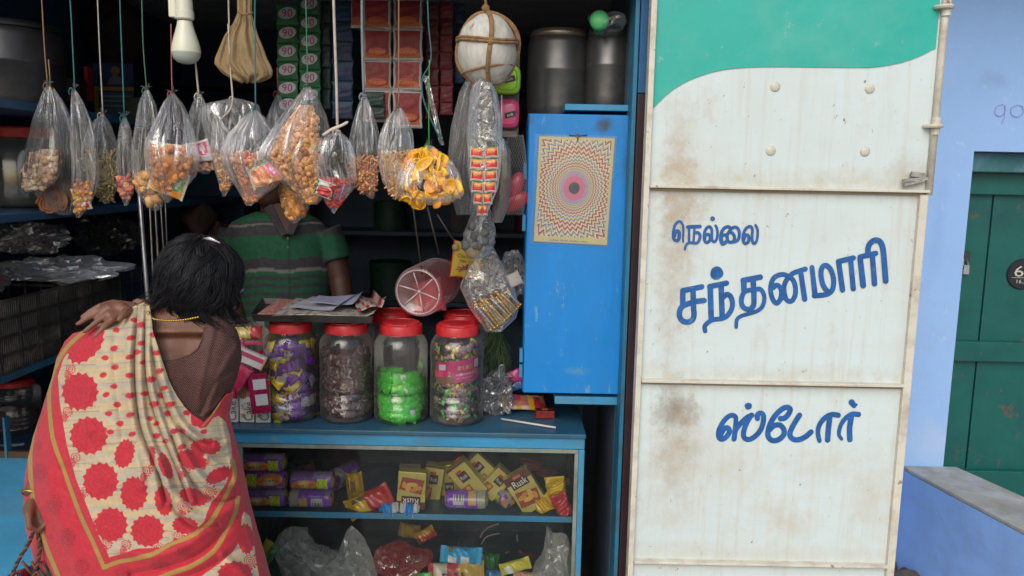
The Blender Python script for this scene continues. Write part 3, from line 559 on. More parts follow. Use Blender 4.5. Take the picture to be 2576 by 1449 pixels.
def pillow(m,ce,u,v,w,h,t,colfn=None,c=None,nu=14,nv=8,crimp=.08,seed=0,wr=.12):
    """sealed packet: crimped at both u ends"""
    ce=np.array(ce,float); u=np.array(u,float); v=np.array(v,float); u/=np.linalg.norm(u); v-=u*np.dot(u,v); v/=np.linalg.norm(v); n=np.cross(u,v)
    rg=rng(seed+77); ph=[rg.uniform(0,6.3) for _ in range(6)]
    N=2*nv
    V=[];C=[]
    for i in range(nu+1):
        a=i/nu; e=min(a,1-a); body=0 if e<crimp*.6 else min(1,((e-crimp*.6)/.22))**.5
        flare=1.06 if e<crimp else 1
        for k in range(N):
            th=2*PI*k/N; s=math.cos(th); q=math.sin(th)
            sv=math.copysign(abs(s)**.6,s); sq=math.copysign(abs(q)**.7,q)
            dd=(t/2*body+.0006)*(1+wr*math.sin(7*a*3+ph[0]+s*3)+wr*.7*math.sin(s*7+ph[1]+a*9))
            ww=h/2*flare*(1-.1*body*abs(q))*(1+.02*math.sin(a*11+ph[2]))
            if e<crimp: dd+= .0006*math.sin(s*20+ph[3])
            V.append(ce+u*((a-.5)*w)+v*(sv*ww)+n*(sq*dd))
    Fc=[];
    for i in range(nu):
        for k in range(N):
            Fc.append((i*N+k,(i+1)*N+k,(i+1)*N+(k+1)%N,i*N+(k+1)%N))
            if colfn:
                th=2*PI*(k+.5)/N; C.append(colfn((i+.5)/nu,.5+.5*math.cos(th),math.sin(th)>0))
    Fc+=[tuple(range(N)),tuple(nu*N+k for k in range(N-1,-1,-1))]
    if colfn: C+=[C[0],C[-1]]
    m.add(V,Fc,C if colfn else c); return n
def ringmesh(m,rows,Y,ks,n=36,mrow=26,seed=0,pleat=.10,base=.03,dk=.55,dmax=.055,shrink=1,y0=None,y1=None,c=None,yc=0):
    rg=rng(seed); fr=[(rg.randint(3,7),rg.uniform(0,6.3),rg.uniform(.6,1)) for _ in range(3)]; fr2=[(rg.randint(9,16),rg.uniform(0,6.3),rg.uniform(.4,1)) for _ in range(3)]
    a0=y0 if y0 is not None else rows[0][0]; a1=y1 if y1 is not None else rows[-1][0]
    V=[];mp=PM(Y)
    for j in range(mrow):
        py=a0+(a1-a0)*j/(mrow-1); t=(py-rows[0][0])/(rows[-1][0]-rows[0][0])
        l,r=rowat(rows,py); hw=(r-l)/2*shrink; cx=(l+r)/2; d=min(hw*mp*dk,dmax*shrink)
        if y0 is not None and shrink<1:
            e=min((j+.4)/(mrow*.22),(mrow-.6-j)/(mrow*.22),1); e=math.sqrt(max(e,.02)); hw*=e; d*=e
        for k in range(n):
            th=2*PI*k/n
            am=base+pleat*max(0,1-t*1.6)
            q=1+am*sum(A*math.sin(f*th+p+t*2) for f,p,A in fr)*.5+am*.7*sum(A*math.sin(f*th+p+t*3) for f,p,A in fr2)*.5
            p=P(cx+math.cos(th)*hw*q,py,Y); p[1]+=yc; 
            s=math.sin(th)*d*q; V.append(p+np.array([0,s,0]))
    Fc=[(j*n+k,j*n+(k+1)%n,(j+1)*n+(k+1)%n,(j+1)*n+k) for j in range(mrow-1) for k in range(n)]
    if shrink<1: Fc+=[tuple(range(n-1,-1,-1)),tuple((mrow-1)*n+k for k in range(n))]
    m.add(V,Fc,c)
def samp(rows,Y,a,b,rg,dk=.55,dmax=.055,inset=.82,front=.0):
    py=lerp(a,b,rg.random()); l,r=rowat(rows,py); hw=(r-l)/2*inset; s=rg.uniform(-1,1); th=math.acos(max(-1,min(1,s)))
    d=min((r-l)/2*PM(Y)*dk,dmax)*inset
    q=math.sin(th)*(rg.uniform(.55,1) if rg.random()<.8 else rg.uniform(-.5,.5))
    p=P((l+r)/2+s*hw,py,Y); p[1]-=d*q; return p
def rrot(rg): return np.array(Euler((rg.uniform(0,6.3),rg.uniform(0,6.3),rg.uniform(0,6.3))).to_matrix())
def shape(m,kind,p,r,col,rg,seed):
    if kind=='chunk': m.blob(p,(r*rg.uniform(.8,1.3),r*rg.uniform(.6,1),r*rg.uniform(.7,1.1)),seed,.25,vary(col,rg,.3),7,rrot(rg),4)
    elif kind=='fine': m.blob(p,(r,r*.8,r*.9),seed,.2,vary(col,rg,.35),5,rrot(rg))
    elif kind=='stick':
        d=rrot(rg)[:,0]; e=rrot(rg)[:,1]*r*.6; m.tube([p-d*r*1.6,p-d*r*.5+e*.5,p+d*r*.5+e*.4,p+d*r*1.6],r*.28,5,vary(col,rg,.3))
    elif kind=='ring':
        Rm=rrot(rg)@np.diag([1,1,.6]); pts=[]
        for i in range(13): a=2*PI*i/12; pts.append(p+Rm@np.array([math.cos(a)*r,math.sin(a)*r,.2*r*math.sin(2*a)]))
        m.tube(pts,r*.36,6,vary(col,rg,.25),caps=False)
    elif kind=='coil':
        Rm=np.array(Euler((PI/2+rg.uniform(-.5,.5),rg.uniform(-.3,.3),rg.uniform(-.5,.5))).to_matrix()); pts=[]
        for i in range(40): a=2*PI*i/11; q=r*(.15+.85*i/40); pts.append(p+Rm@np.array([math.cos(a)*q,math.sin(a)*q,.06*r*math.sin(i)]))
        m.tube(pts,r*.13,5,vary(col,rg,.2))
    elif kind=='chip':
        Rm=rrot(rg); m.grid(lambda u,v:p+Rm@np.array([(u-.5)*2.2*r,(v-.5)*1.7*r*(1-.3*abs(2*u-1)),r*.7*((2*v-1)**2)]),6,6,vary(col,rg,.15))
# ================================================================= LEFT RACK, POTS, CRATES
XL=-1.2
rack=thing('wall_rack','dark blue wooden wall rack with long shelves along the left side of the shop','shelf',(-1.45,2.4,0))
m_redge=mat('rack_edge_paint',(.012,.10,.17),.5,var=.2,dirt=(.06,.06,.05),da=.6,ds=8)
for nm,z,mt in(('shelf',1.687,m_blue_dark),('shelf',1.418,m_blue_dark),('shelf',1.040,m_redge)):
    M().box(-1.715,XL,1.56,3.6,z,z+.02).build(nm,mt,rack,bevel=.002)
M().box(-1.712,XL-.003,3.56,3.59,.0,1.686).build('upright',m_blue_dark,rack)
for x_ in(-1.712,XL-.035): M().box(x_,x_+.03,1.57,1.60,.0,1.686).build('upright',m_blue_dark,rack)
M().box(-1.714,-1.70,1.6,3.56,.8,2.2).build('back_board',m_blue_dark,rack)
m_jarplastic=film('jar_plastic',tint=(.75,.72,.70),base=.07,fres=.9,rough=.08,stre=(9,9,9),bump=.25,milk=.45,spk=.12,bdist=.004)
m_redlid=mat('red_lid',(.50,.012,.018),.4,var=.1,vs=20,bump=.1,dirt=(.42,.12,.11),da=.45,ds=14)
m_pot=mat('dark_aluminium',(.045,.045,.048),.42,.55,var=.25,vs=6,bump=.15,bs=30,dirt=(.02,.018,.016),da=.8,ds=5)
# pots at far left
def pot(x,y,z,r,h,label,group,m=m_pot,lid=True,rimc=None):
    t=thing('storage_pot',label,'pot',(x,y,z),group)
    q=M(); q.lathe([(0,0),(r*.93,0),(r*.98,.01),(r,.03),(r,h*.50),(r*1.012,h*.51),(r*1.012,h*.535),(r,h*.545),(r*.99,h*.82),(r*.93,h*.88),(r*.88,h*.9)],(x,y,z),n=40); q.build('body',m,t,auto=40)
    q=M(); q.lathe([(r*.90,h*.895),(r*.93,h*.905),(r*.94,h*.93),(r*.90,h*.965),(r*.86,h*.975),(r*.6,h*.99),(0,h)],(x,y,z),n=40); q.build('lid',rimc or m,t,auto=40)
    return t
pot(-1.40,2.26,1.7075,.135,.235,'dark banded metal pot on the highest shelf at the far left','storage pots')
t=thing('storage_jar','large dusty jar with a wide red lid on the left wall shelf','jar',(-1.385,2.27,1.4385))
q=M(); q.lathe([(0,.002),(.095,.002),(.102,.012),(.104,.03),(.104,.155),(.098,.175),(.085,.185),(.085,.20)],(-1.385,2.27,1.4385),n=36); q.build('body',film('dusty_jar',tint=(.22,.25,.24),base=.5,fres=.9,milk=.8,stre=(8,8,8),bump=.2,spk=.1),t)
q=M(); q.lathe([(.09,.19),(.093,.192),(.093,.215),(.088,.22),(0,.221)],(-1.385,2.27,1.4385),n=36); q.build('lid',m_redlid,t,auto=40)
q=M(); q.lathe([(0,.004),(.092,.006),(.097,.02),(.096,.09),(.05,.1),(0,.098)],(-1.385,2.27,1.4385),n=24); q.build('filling',mat('brown_grain',(.05,.05,.03),.9,var=.5,vs=60,bump=.6,bs=150),t)
def crate(y0,y1,label,m):
    x1=XL+.001; x0=x1-.34; z0=1.0605; z1=1.236; t=thing('plastic_crate',label,'crate',((x0+x1)/2,(y0+y1)/2,z0),'black crates on the left rack')
    for X in(x1,x0):
        q=M(); nz=4; ny=9 
        for i in range(nz+1):
            z=z0+(z1-z0)*i/nz; q.box(X-.010,X,y0,y1,z-.0035 if i else z,z+.0035 if i<nz else z)
        for i in range(ny+1):
            y=y0+(y1-y0)*i/ny; q.box(X-.009,X+.001,max(y0,y-.003),min(y1,y+.003),z0,z1)
        k=int((y1-y0)/.008)
        for i in range(k):
            y=y0+(i+.5)*(y1-y0)/k; q.box(X-.007,X-.004,y-.0014,y+.0014,z0,z1)
        q.build('side_wall',m,t,smooth=False)
    for Y_ in(y0,y1):
        q=M()
        for i in range(5): z=z0+(z1-z0)*i/4; q.box(x0,x1-.0105,Y_-.004,Y_+.004,z-.0035,z+.0035)
        for i in range(8): x=x0+(x1-x0)*i/7; q.box(x,x+.005,Y_-.0035,Y_+.0035,z0,z1)
        q.build('end_wall',m,t,smooth=False)
    M().box(x0,x1-.0105,y0,y1,z0+.001,z0+.006).build('base',m,t)
    return t
m_crate=mat('crate_plastic',(.02,.019,.02),.5,var=.3,vs=12,dirt=(.13,.11,.09),da=.8,ds=14)
m_crate2=mat('blue_crate_plastic',(.012,.02,.06),.5,var=.3,vs=12,dirt=(.09,.08,.07),da=.6,ds=14)
crate(1.66,2.405,'long black slatted crate nearest the street on the left rack',m_crate)
crate(2.425,3.0,'dark bluish crate standing behind the long black crate',m_crate2)
# packets lying in the crate
rg=rng(3)
for i in range(16):
    y=1.84+.034*i+rg.uniform(-.01,.01); p=(-1.26-rg.uniform(0,.1),y,1.08+rg.uniform(.03,.10)); c=rg.choice([(.28,.02,.03),(.12,.02,.03),(.03,.05,.12),(.25,.2,.15),(.05,.03,.03)])
    q=M(); Rm=rrot(rg); pillow(q,p,Rm[:,0],Rm[:,1],.09,.06,.03,c=c,seed=i)
    tag(q.build('packet',m_wrapd,loc=p),'small dull packet lying inside the black slatted crate','packet','packets inside the crate')
# crumpled film bags on the crates
def lump(name,label,cat,pts,Y,h,seed,mt,cont=None,group=None,nose=.2,z=None,rn=(1,1)):
    (px,py,rx,ry)=pts; p=P(px,py,Y); mp=PM(Y); t=thing(name,label,cat,(p[0],Y,p[2]-ry*mp),group)
    q=M(); q.blob(p,(rx*mp,h,ry*mp),seed,nose,seg=44,nf=5); rj=rng(seed+9); V_=q.V[0]; jit=.0035
    for i_ in range(len(V_)): V_[i_]+=np.array([rj.uniform(-jit,jit)*1.2,rj.uniform(-jit,jit)*2,rj.uniform(-jit,jit)*1.2])
    q.build('plastic_film',mt,t,smooth=False)
    if cont:
        q=M(); rg=rng(seed+5); kind,col,n,r=cont
        for i in range(n):
            d=rrot(rg)[:,0]*rg.uniform(.2,.72); shape(q,kind,p+d*np.array([rx*mp,h,ry*mp]),r,rg.choice(col),rg,seed+i)
        q.build('filling',m_snack,t)
    return t
lump('plastic_bag','clear crumpled bag of pinkish sweets lying on the crate under the red lidded jar','bag',(72,598,92,36),2.42,.10,11,film('pink_sweet_film',tint=(.8,.82,.86),base=.45,spk=.5,stre=(20,20,20),fres=1,bump=1,bdist=.012),('chunk',[(.45,.13,.1),(.5,.4,.38),(.3,.06,.06)],70,.008))
lump('plastic_bag','long milky crumpled bag stretched over the top of the long black crate','bag',(150,678,150,28),2.33,.12,14,film('milky_film',tint=(.8,.86,.95),base=.75,spk=.5,stre=(14,14,30),fres=1,milk=.5,bump=1,bdist=.01),('chunk',[(.2,.03,.03),(.1,.1,.12)],30,.012))
lump('plastic_bag','dim grey bag behind the milky bag next to the metal rods','bag',(268,590,70,48),2.75,.12,21,m_filmd,('chunk',[(.05,.04,.04)],20,.03))
lump('plastic_bag','pinkish clear bag cut by the left picture edge above the crate','bag',(-12,700,24,26),2.1,.06,25,m_film3,('chunk',[(.5,.2,.2)],20,.012))
# ---- steel rods
for i,(a,b,r,c) in enumerate([((350,480),(372,765),5.5,(.45,.45,.46)),((376,500),(388,765),2.8,(.28,.25,.22)),((390,520),(400,700),3.2,(.33,.30,.27)),((404,515),(412,640),2.5,(.26,.24,.22)),((416,515),(420,625),2.5,(.2,.18,.17))]):
    Y=2.32+.03*i; q=M(); d=P(*b,Y)-P(*a,Y); pa=P(*a,Y)-d*.35; pb=P(*b,Y)+d*(1.2 if i==0 else .9); pts=[pa,(pa+pb)/2,pb]; q.tube(pts,r*PM(Y),10); q.tube([pb,pb-d/np.linalg.norm(d)*.012],r*PM(Y)*1.25,10)
    tag(q.build('metal_rod',mat('rod_%d'%i,c,.35,.8,var=.2,vs=20),loc=pb),['thick bright steel rod hanging in front of the others','thin rod just right of the thick bright rod','brownish rod in the middle of the hanging bundle','thin rod second from the right end of the bundle','dullest rod at the right end of the bundle'][i],'rod','rods hanging in the shop')
# ---- lower left: open blue shelf box with jars
lb=thing('low_cupboard','low blue painted cupboard front at the left picture edge behind the woman','cupboard',(-1.2,YC,0))
zl=P(40,1152,YC)[2]
M().box(-1.72,cx0-.003,YC,YC+.02,.05,zl).build('front_board',m_blue_old,lb,bevel=.002)
M().box(-1.72,cx0-.003,YC+.0205,YC+.44,zl-.02,zl-.001).build('top_board',m_blue_dark,lb)
M().box(-1.38,P(10,1100,YC)[0],YC-.002,YC+.02,zl+.001,P(5,1050,YC)[2]).build('stile',m_blue_old,lb)
M().box(-1.72,cx0-.003,YC+.001,YC+.018,zl+.0005,zl+.018).build('lip',mat('wood_lip',(.10,.07,.04),.7,var=.3),lb)
def candyjar(label,px,py,Y,rpx,hpx,group,cont=None,lidc=None,lab=False,z=None,filmm=None,nocap=False):
    """ribbed plastic jar; px,py: middle of its foot"""
    b=P(px,py,Y); 
    if z is not None: b[2]=z
    r=rpx*PM(Y); h=hpx*PM(Y); t=thing('sweet_jar',label,'jar',b,group)
    q=M(); pr=[(0,.012),(.55,.010),(.80,.0),(.90,.004),(.97,.03)]
    for k in range(3):
        z0=.05+.085*k; pr+=[(1,z0),(1.0,z0+.055),(.965,z0+.068),(.965,z0+.074),(1,z0+.085)]
    pr+=[(1,.36),(.985,.37),(.985,.62),(1,.64),(1.0,.70),(.985,.715),(1,.73),(.99,.76),(.95,.80),(.86,.84),(.76,.862),(.74,.87),(.74,.93)]
    q.lathe([(a*r,c*h) for a,c in pr],b,n=40); q.build('body',filmm or m_jarplastic,t)
    if not nocap:
        q=M(); R_=r*.77; kn=lambda th,i: .006*math.sin(36*th) if i in(1,2) else 0
        q.lathe([(R_*.98,h*.872),(R_*1.02,h*.876),(R_*1.02,h*.955),(R_*.99,h*.965),(R_*.9,h*.967),(R_*.88,h*.985),(R_*.82,h*.99),(R_*.80,h*.982),(0,h*.985)],b,n=72,wob=kn); lid=q.build('lid',lidc or m_redlid,t,auto=35)
        q=M(); q.box(b[0]-R_*.30,b[0]+R_*.42,b[1]-R_*.97,b[1]-R_*.80,b[2]+h*.967,b[2]+h*.985); q.build('tear_tab',lidc or m_redlid,lid,bevel=.002)
    return t,b,r,h
q=candyjar('dim red lidded jar standing low at the left edge above the blue cupboard',48,1118,2.35,58,135,None,z=zl)[0]
b=np.array(q.location); 
q2=M(); q2.lathe([(0,.003),(.058,.004),(.06,.06),(.03,.07),(0,.068)],b,n=24); q2.build('filling',mat('dark_sweets',(.06,.03,.03),.6,var=.6,vs=70,bump=.6,bs=120),q)
for i,(px,py,rx,ry,c,lb_) in enumerate([(30,1130,30,14,(.35,.35,.34),'pale flat packet lying low in front of the dim jar'),(66,1132,24,9,(.16,.05,.22),'purple packet lying on the low blue cupboard')]):
    p=P(px,py,2.2); q=M(); pillow(q,p,(1,.2,.05),(0,.3,1),2*rx*PM(2.2),2*ry*PM(2.2),.02,c=c,seed=i); tag(q.build('packet',m_wrap,loc=p),lb_,'packet')
# ================================================================= BACKGROUND OF THE SHOP
bk=thing('back_shelf','dim wooden shelf unit against the back wall of the shop','shelf',(-.5,4.0,0))
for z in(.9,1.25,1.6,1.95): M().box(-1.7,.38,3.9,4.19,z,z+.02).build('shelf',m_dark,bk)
rg=rng(9); k=0
labs=['dim %s %s on the back shelf, %s'%(a,b,c) for c in('upper row','middle row','lower row') for a,b in(('brown','box'),('green','tin'),('grey','box'),('red','tin'))]
for zi,z in enumerate((1.621,1.271,.921)):
    for xi,x in enumerate((-1.1,-.62,-.22,.08)):
        c=[(.06,.04,.02),(.012,.05,.03),(.05,.05,.05),(.09,.012,.012)][xi]; hh=rg.uniform(.14,.24); ww=rg.uniform(.07,.11)
        q=M()
        if xi%2: q.lathe([(0,0),(ww,0),(ww,.01),(ww*.97,.02),(ww*.97,hh*.85),(ww,hh*.86),(ww,hh),(0,hh)],(x,4.02,z),n=28)
        else: q.box(x-ww,x+ww,3.93,4.10,z,z+hh); q.box(x-ww*1.02,x+ww*1.02,3.925,4.105,z+hh-.03,z+hh+.002)
        tag(q.build('goods_tin' if xi%2 else 'goods_box',mat('goods_%d'%k,c,.6,var=.3,vs=20),loc=(x,4.02,z),auto=35,bevel=0),labs[zi*4+xi],'tin' if xi%2 else 'box','goods on the back shelf'); k+=1
# calendar with yellow frame
Y=2.9
def pc(px,py,Yd=Y): return P(px,py,Yd)
cal=thing('wall_calendar','blue and yellow calendar sheet with a small portrait hanging inside the shop','calendar',pc(285,300))
def prect(m,x0,y0,x1,y1,Y,c,th=.002):
    a=P((x0+x1)/2,y0,Y); b=P((x0+x1)/2,y1,Y); l=P(x0,(y0+y1)/2,Y)[0]; r=P(x1,(y0+y1)/2,Y)[0]; m.box(l,r,Y-th,Y,b[2],a[2],c)
q=M(); prect(q,237,160,338,295,Y,(.012,.035,.13)); q.build('sheet',m_wrapd,cal,smooth=False)
q=M(); prect(q,238,219,337,228,Y-.003,(.35,.22,.02)); prect(q,238,228,249,285,Y-.003,(.3,.19,.02)); prect(q,252,232,336,290,Y-.003,(.05,.10,.16)); prect(q,258,240,330,244,Y-.006,(.2,.25,.3),.001); prect(q,258,252,330,256,Y-.006,(.2,.25,.3),.001); prect(q,258,264,310,268,Y-.006,(.2,.25,.3),.001); q.build('printed_band',m_wrapd,cal,smooth=False)
q=M(); p=P(290,178,Y-.006); q.lathe([(0,.001),(.016,.0)],p,(0,-1,0),20,(.22,.12,.08)); p=P(290,203,Y-.005); q.poly([P(270,212,Y-.005),P(310,212,Y-.005),P(304,196,Y-.005),P(296,190,Y-.005),P(284,190,Y-.005),P(276,196,Y-.005)],(.13,.14,.16)); q.build('portrait',m_wrapd,cal,smooth=False)
q=M(); prect(q,224,170,234,255,2.85,(.40,.015,.02),.03); tag(q.build('red_carton',m_wrapd,loc=P(229,255,2.85)),'narrow red carton standing left of the blue calendar','box')
for i,(x0,y0,x1,y1,c,l) in enumerate([(105,130,128,215,(.05,.06,.07),'small grey carton behind the first hanging bag'),(130,132,150,190,(.16,.17,.16),'pale upright carton behind the first hanging bag'),(150,200,220,262,(.05,.02,.025),'dark maroon carton on the upper left shelf'),(340,250,400,330,(.04,.05,.03),'dark olive sack right of the calendar')]):
    q=M(); prect(q,x0,y0,x1,y1,2.8,c,.08); tag(q.build('carton',mat('ct%d'%i,c,.6,var=.3,vs=20),loc=P((x0+x1)/2,y1,2.8),bevel=.006),l,'box' if i<3 else 'sack')
for i,(x,y,r,c,l) in enumerate([(505,560,38,(.05,.025,.015),'dark brown round sack in the dim shop behind the woman'),(560,600,30,(.04,.02,.015),'second dark sack near the seller'),(300,90,60,(.035,.02,.015),'dark brown bunch hanging above the calendar')]):
    p=P(x,y,3.1); q=M(); q.blob(p,(r*PM(3.1),.1,r*1.3*PM(3.1)),i+4,.25,seg=20); tag(q.build('sack',mat('sk%d'%i,c,.9,var=.4,vs=20,bump=.6),loc=p),l,'sack')
# ================================================================= SACHET STRIPS
def strip(label,x0,x1,ys,Y,kind,group,skew=0):
    t=thing('sachet_strip',label,'sachets',P((x0+x1)/2,ys[0],Y),group)
    n=len(ys)-1; rg=rng(int(x0))
    for i in range(n):
        ya,yb=ys[i],ys[i+1]-1.5; ce=P((x0+x1)/2+rg.uniform(-1,1),(ya+yb)/2,Y+rg.uniform(-.004,.004)); w=(x1-x0-2)*PM(Y); h=(yb-ya)*PM(Y)
        if kind=='green': bc=vary((.008,.11,.035),rg,.2); cf=lambda a,b,f,bc=bc: bc
        elif kind=='red': 
            bc=vary((.22,.014,.016),rg,.2)
            cf=lambda a,b,f,bc=bc:(.38,.36,.36) if (a<.09 or a>.91 or b<.07 or b>.93) else ((.38,.09,.012) if a<.22 else bc)
        elif kind=='plainred': bc=vary((.13,.012,.02),rg,.2); cf=lambda a,b,f,bc=bc:(.2,.03,.03) if (a>.9) else bc
        elif kind=='blue': bc=vary((.008,.03,.09),rg,.3); cf=lambda a,b,f,bc=bc:(.02,.06,.10) if a>.7 else bc
        else: bc=vary((.01,.035,.03),rg,.3); cf=lambda a,b,f,bc=bc:bc
        q=M(); pillow(q,ce,(0,rg.uniform(-.06,.06),1),(-1,rg.uniform(-.15,.15),0),h,w,.006,colfn=cf,nu=12,nv=10,crimp=.1,seed=i,wr=.3); s=q.build('sachet',m_wrapd,t)
        if kind in('green','red'):
            f=ce+np.array([0,-.0065,0]); q=M()
            if kind=='green':
                f=f+np.array([0,0,h*.06]); e=[f+np.array([math.cos(a)*w*.40,0,math.sin(a)*w*.26+math.cos(a)*.003]) for a in np.linspace(0,2*PI,21)[:-1]]; q.poly(e,(.40,.38,.40)); text(q,'90',f+np.array([0,-.0008,0]),(1,0,.05),(0,0,1),w*.5,(.28,.015,.12),wid=w*.48)
            else:
                f=f+np.array([0,0,-h*.22]); e=[f+np.array([math.cos(a)*w*.36,0,math.sin(a)*w*.13]) for a in np.linspace(0,2*PI,21)[:-1]]; q.poly(e,(.42,.05,.015)); text(q,'Colours',f+np.array([0,-.0008,0]),(1,0,0),(0,0,1),w*.17,(.5,.25,.05),wid=w*.55)
            q.build('print',m_wrapd,s,smooth=False)
    return t
strip('left green sachet strip with white ovals, ending above the small dark bag',697,752,[12,64,110,156,202,248,282],2.42,'green','green sachet strips')
strip('right green sachet strip with white ovals, behind the big brown snack bag',754,806,[-10,38,84,130,176,222,262],2.40,'green','green sachet strips')
strip('dim dark green strip of sachets right of the green strips',808,832,[5,60,115,170,225,275],2.44,'dim',None)
strip('dark blue sachet strip behind the thick white rope',836,888,[5,55,105,155,205,255,300],2.43,'blue',None)
strip('left column of red sachets with white seams',914,984,[-2,73,152,228,307],2.38,'red','red sachets with white seams')
strip('right column of red sachets with white seams, beside the brown string',989,1062,[-2,73,152,228,322],2.37,'red','red sachets with white seams')
strip('short red sachet piece at the top left of the red columns',882,915,[-12,70],2.385,'red','red sachets with white seams')
strip('dark red strip of sachets left of the rope bound white ball',1070,1104,[6,48,90,132,174,216,258,300],2.45,'plainred','dark red sachet strips')
strip('dark red sachet strip nearest the rope bound white ball',1106,1140,[6,48,90,132,174,216,258,290],2.46,'plainred','dark red sachet strips')
strip('dim sachet strip behind the cloth bag',1142,1170,[10,60,110,160,210],2.5,'blue',None)
strip('short green and dark strip under the red columns',922,968,[232,270,300],2.36,'dim',None)
# ================================================================= POTS AND THINGS ABOVE THE CUPBOARD
p=P(1402,283,2.30); m_pot2=mat('pot_steel_dull',(.13,.13,.13),.38,.7,var=.15,vs=5,bump=.1,bs=30,dirt=(.025,.022,.02),da=.75,ds=4)
m_brass=mat('brass_rim',(.30,.25,.18),.35,.8,var=.3,vs=14)
pot(p[0],2.31,zb1+.0005,.087,.243,'large dark steel storage pot with a brass coloured lid rim on the cupboard','storage pots',m_pot2,rimc=m_brass)
p=P(1540,262,2.24); pot(p[0]-.012,2.27,zb_+.0008,.063,.215,'smaller dark steel pot without bright rim on the blue board','storage pots',m_pot2)
t=thing('green_bottle','bright green capped bottle wrapped in clear film lying on the smaller pot','bottle',P(1510,70,2.17)); p=P(1507,47,2.14)
q=M(); q.lathe([(0,-.004),(.012,-.004),(.021,.001),(.025,.008),(.025,.024),(.018,.03),(.018,.11),(0,.112)],p,(0.15,1,-.12),28); q.build('cap',mat('mint_green',(.10,.55,.20),.4,var=.1,vs=20,bump=.2),t,auto=50)
q=M(); q.blob(P(1530,62,2.2),(.045,.07,.032),31,.3,seg=24,nf=4); q.build('plastic_film',m_film3,t)
# gourd bound with rope
gY=1.98; gc=P(1226,126,gY); gr=72*PM(gY); gz=86*PM(gY)
t=thing('rope_bound_gourd','large white round gourd bound crosswise with brown coir rope hanging under the eaves','gourd',gc+np.array([0,0,-gz]))
q=M(); q.blob(gc,(gr,gr,gz),2,.025,seg=40); q.build('gourd',mat('white_gourd',(.50,.50,.46),.8,var=.25,vs=30,bump=.8,bs=60,dirt=(.27,.22,.16),da=.85,ds=13,wear=(.22,.15,.09),wa=.8,ws=26,aniso=(1.3,1.3,.3)),t)
m_coir=mat('coir_rope',(.26,.15,.07),.95,var=.4,vs=70,bump=1,bs=250)
def loop(fn,n=40,r=.0042): return [fn(2*PI*i/n) for i in range(n+1)],r
q=M()
for ph,tl in((.10,.05),(PI/2+.12,0)):
    pts=[gc+np.array([math.cos(a)*math.sin(ph+.0)*gr*1.035+ (0.004*math.sin(3*a)),math.cos(a)*math.cos(ph)*-gr*1.04,math.sin(a)*gz*1.03]) for a in np.linspace(0,2*PI,48)]; q.tube(pts,.0042,6)
    pts=[x+np.array([.004,0,.002]) for x in pts]; q.tube(pts,.003,6)
for z in(-.06,.01):
    s=math.sqrt(1-z*z*4)
    pts=[gc+np.array([math.cos(a)*gr*1.04*s,math.sin(a)*gr*1.04*s,gz*(z+.22)+.005*math.sin(2*a+1)]) for a in np.linspace(0,2*PI,48)]; q.tube(pts,.0038 if z<0 else .003,6)
pts=[gc+np.array([math.cos(a)*gr*.86,math.sin(a)*gr*.86,-gz*.55+.012*math.cos(a*1)]) for a in np.linspace(0,2*PI,40)]; q.tube(pts,.003,6)
kn=P(1222,22,gY); 
for a in((1180,80),(1262,60),(1222,44)): q.tube(cat_mull([P(*a,gY-.03),P((a[0]+1222)/2+3,(a[1]+22)/2,gY-.01),kn],4),.0035,6)
q.tube([kn,P(1220,-60,gY+.02),P(1218,-160,gY+.05)],.004,6); q.tube(cat_mull([P(1180,85,gY-.03),P(1165,110,gY-.02),P(1145,135,gY)],4),.003,5); q.blob(kn,.010,3,.3,seg=12); q.tube(cat_mull([P(1180,90,gY-.03),P(1176,60,gY-.01),P(1186,40,gY)],4),.0018,5)
q.build('rope',m_coir,t)
# bulb
Y=1.97; bx_=P(465,100,Y); m_bulbw=mat('bulb_white',(.62,.62,.50),.35,var=.05); m_dome=mat('bulb_dome',(.38,.42,.37),.35,var=.05,sub=.3)
t=thing('light_bulb','unlit white bulb in a white holder hanging at the top left','bulb',P(465,150,Y)); mp=PM(Y)
def up(py): return P(465,py,Y)
q=M(); q.lathe([(17*mp,2*mp),(19*mp,-8*mp),(23*mp,-22*mp),(28.5*mp,-40*mp),(33*mp,-56*mp),(34.5*mp,-66*mp),(34.5*mp,-72*mp)],up(56),n=36); q.build('bulb_neck',m_bulbw,t)
q=M(); c0=up(56)+np.array([0,0,-76*mp]); q.lathe([(34.3*mp,-71.5*mp),(33*mp,-79*mp),(28.5*mp,-88*mp),(21*mp,-94.5*mp),(11*mp,-98*mp),(0,-99*mp)],up(56),n=36)
q.build('bulb_dome',m_dome,t)
q=M(); q.lathe([(0,50*mp),(19*mp,50*mp),(20*mp,22*mp),(22*mp,20*mp),(22*mp,4*mp),(17*mp,0),(0,0)],up(52),n=32); q.build('socket',m_bulbw,t,auto=40)
q=M(); a=P(426,0,Y); b=P(447,45,Y); q.box(a[0],b[0],Y-.01,Y+.02,b[2],a[2]+.08); q.build('bracket',m_bulbw,t,bevel=.003)
q=M(); q.tube([up(0)+np.array([0,0,0]),up(-60)+np.array([0,.03,0]),np.array([up(0)[0],2.06,2.05])],.004,8); q.build('cord',mat('grey_cord',(.2,.2,.2),.6),t)
# horizontal eaves rod that carries the strings
q=M(); q.tube([(-1.6,2.02,2.035),(.38,2.02,2.03)],.006,8); tag(q.build('eaves_rod',mat('rod_dark',(.03,.025,.02),.6),loc=(-.6,2.02,2.03)),'dark iron rod across the top of the shop opening','rod')
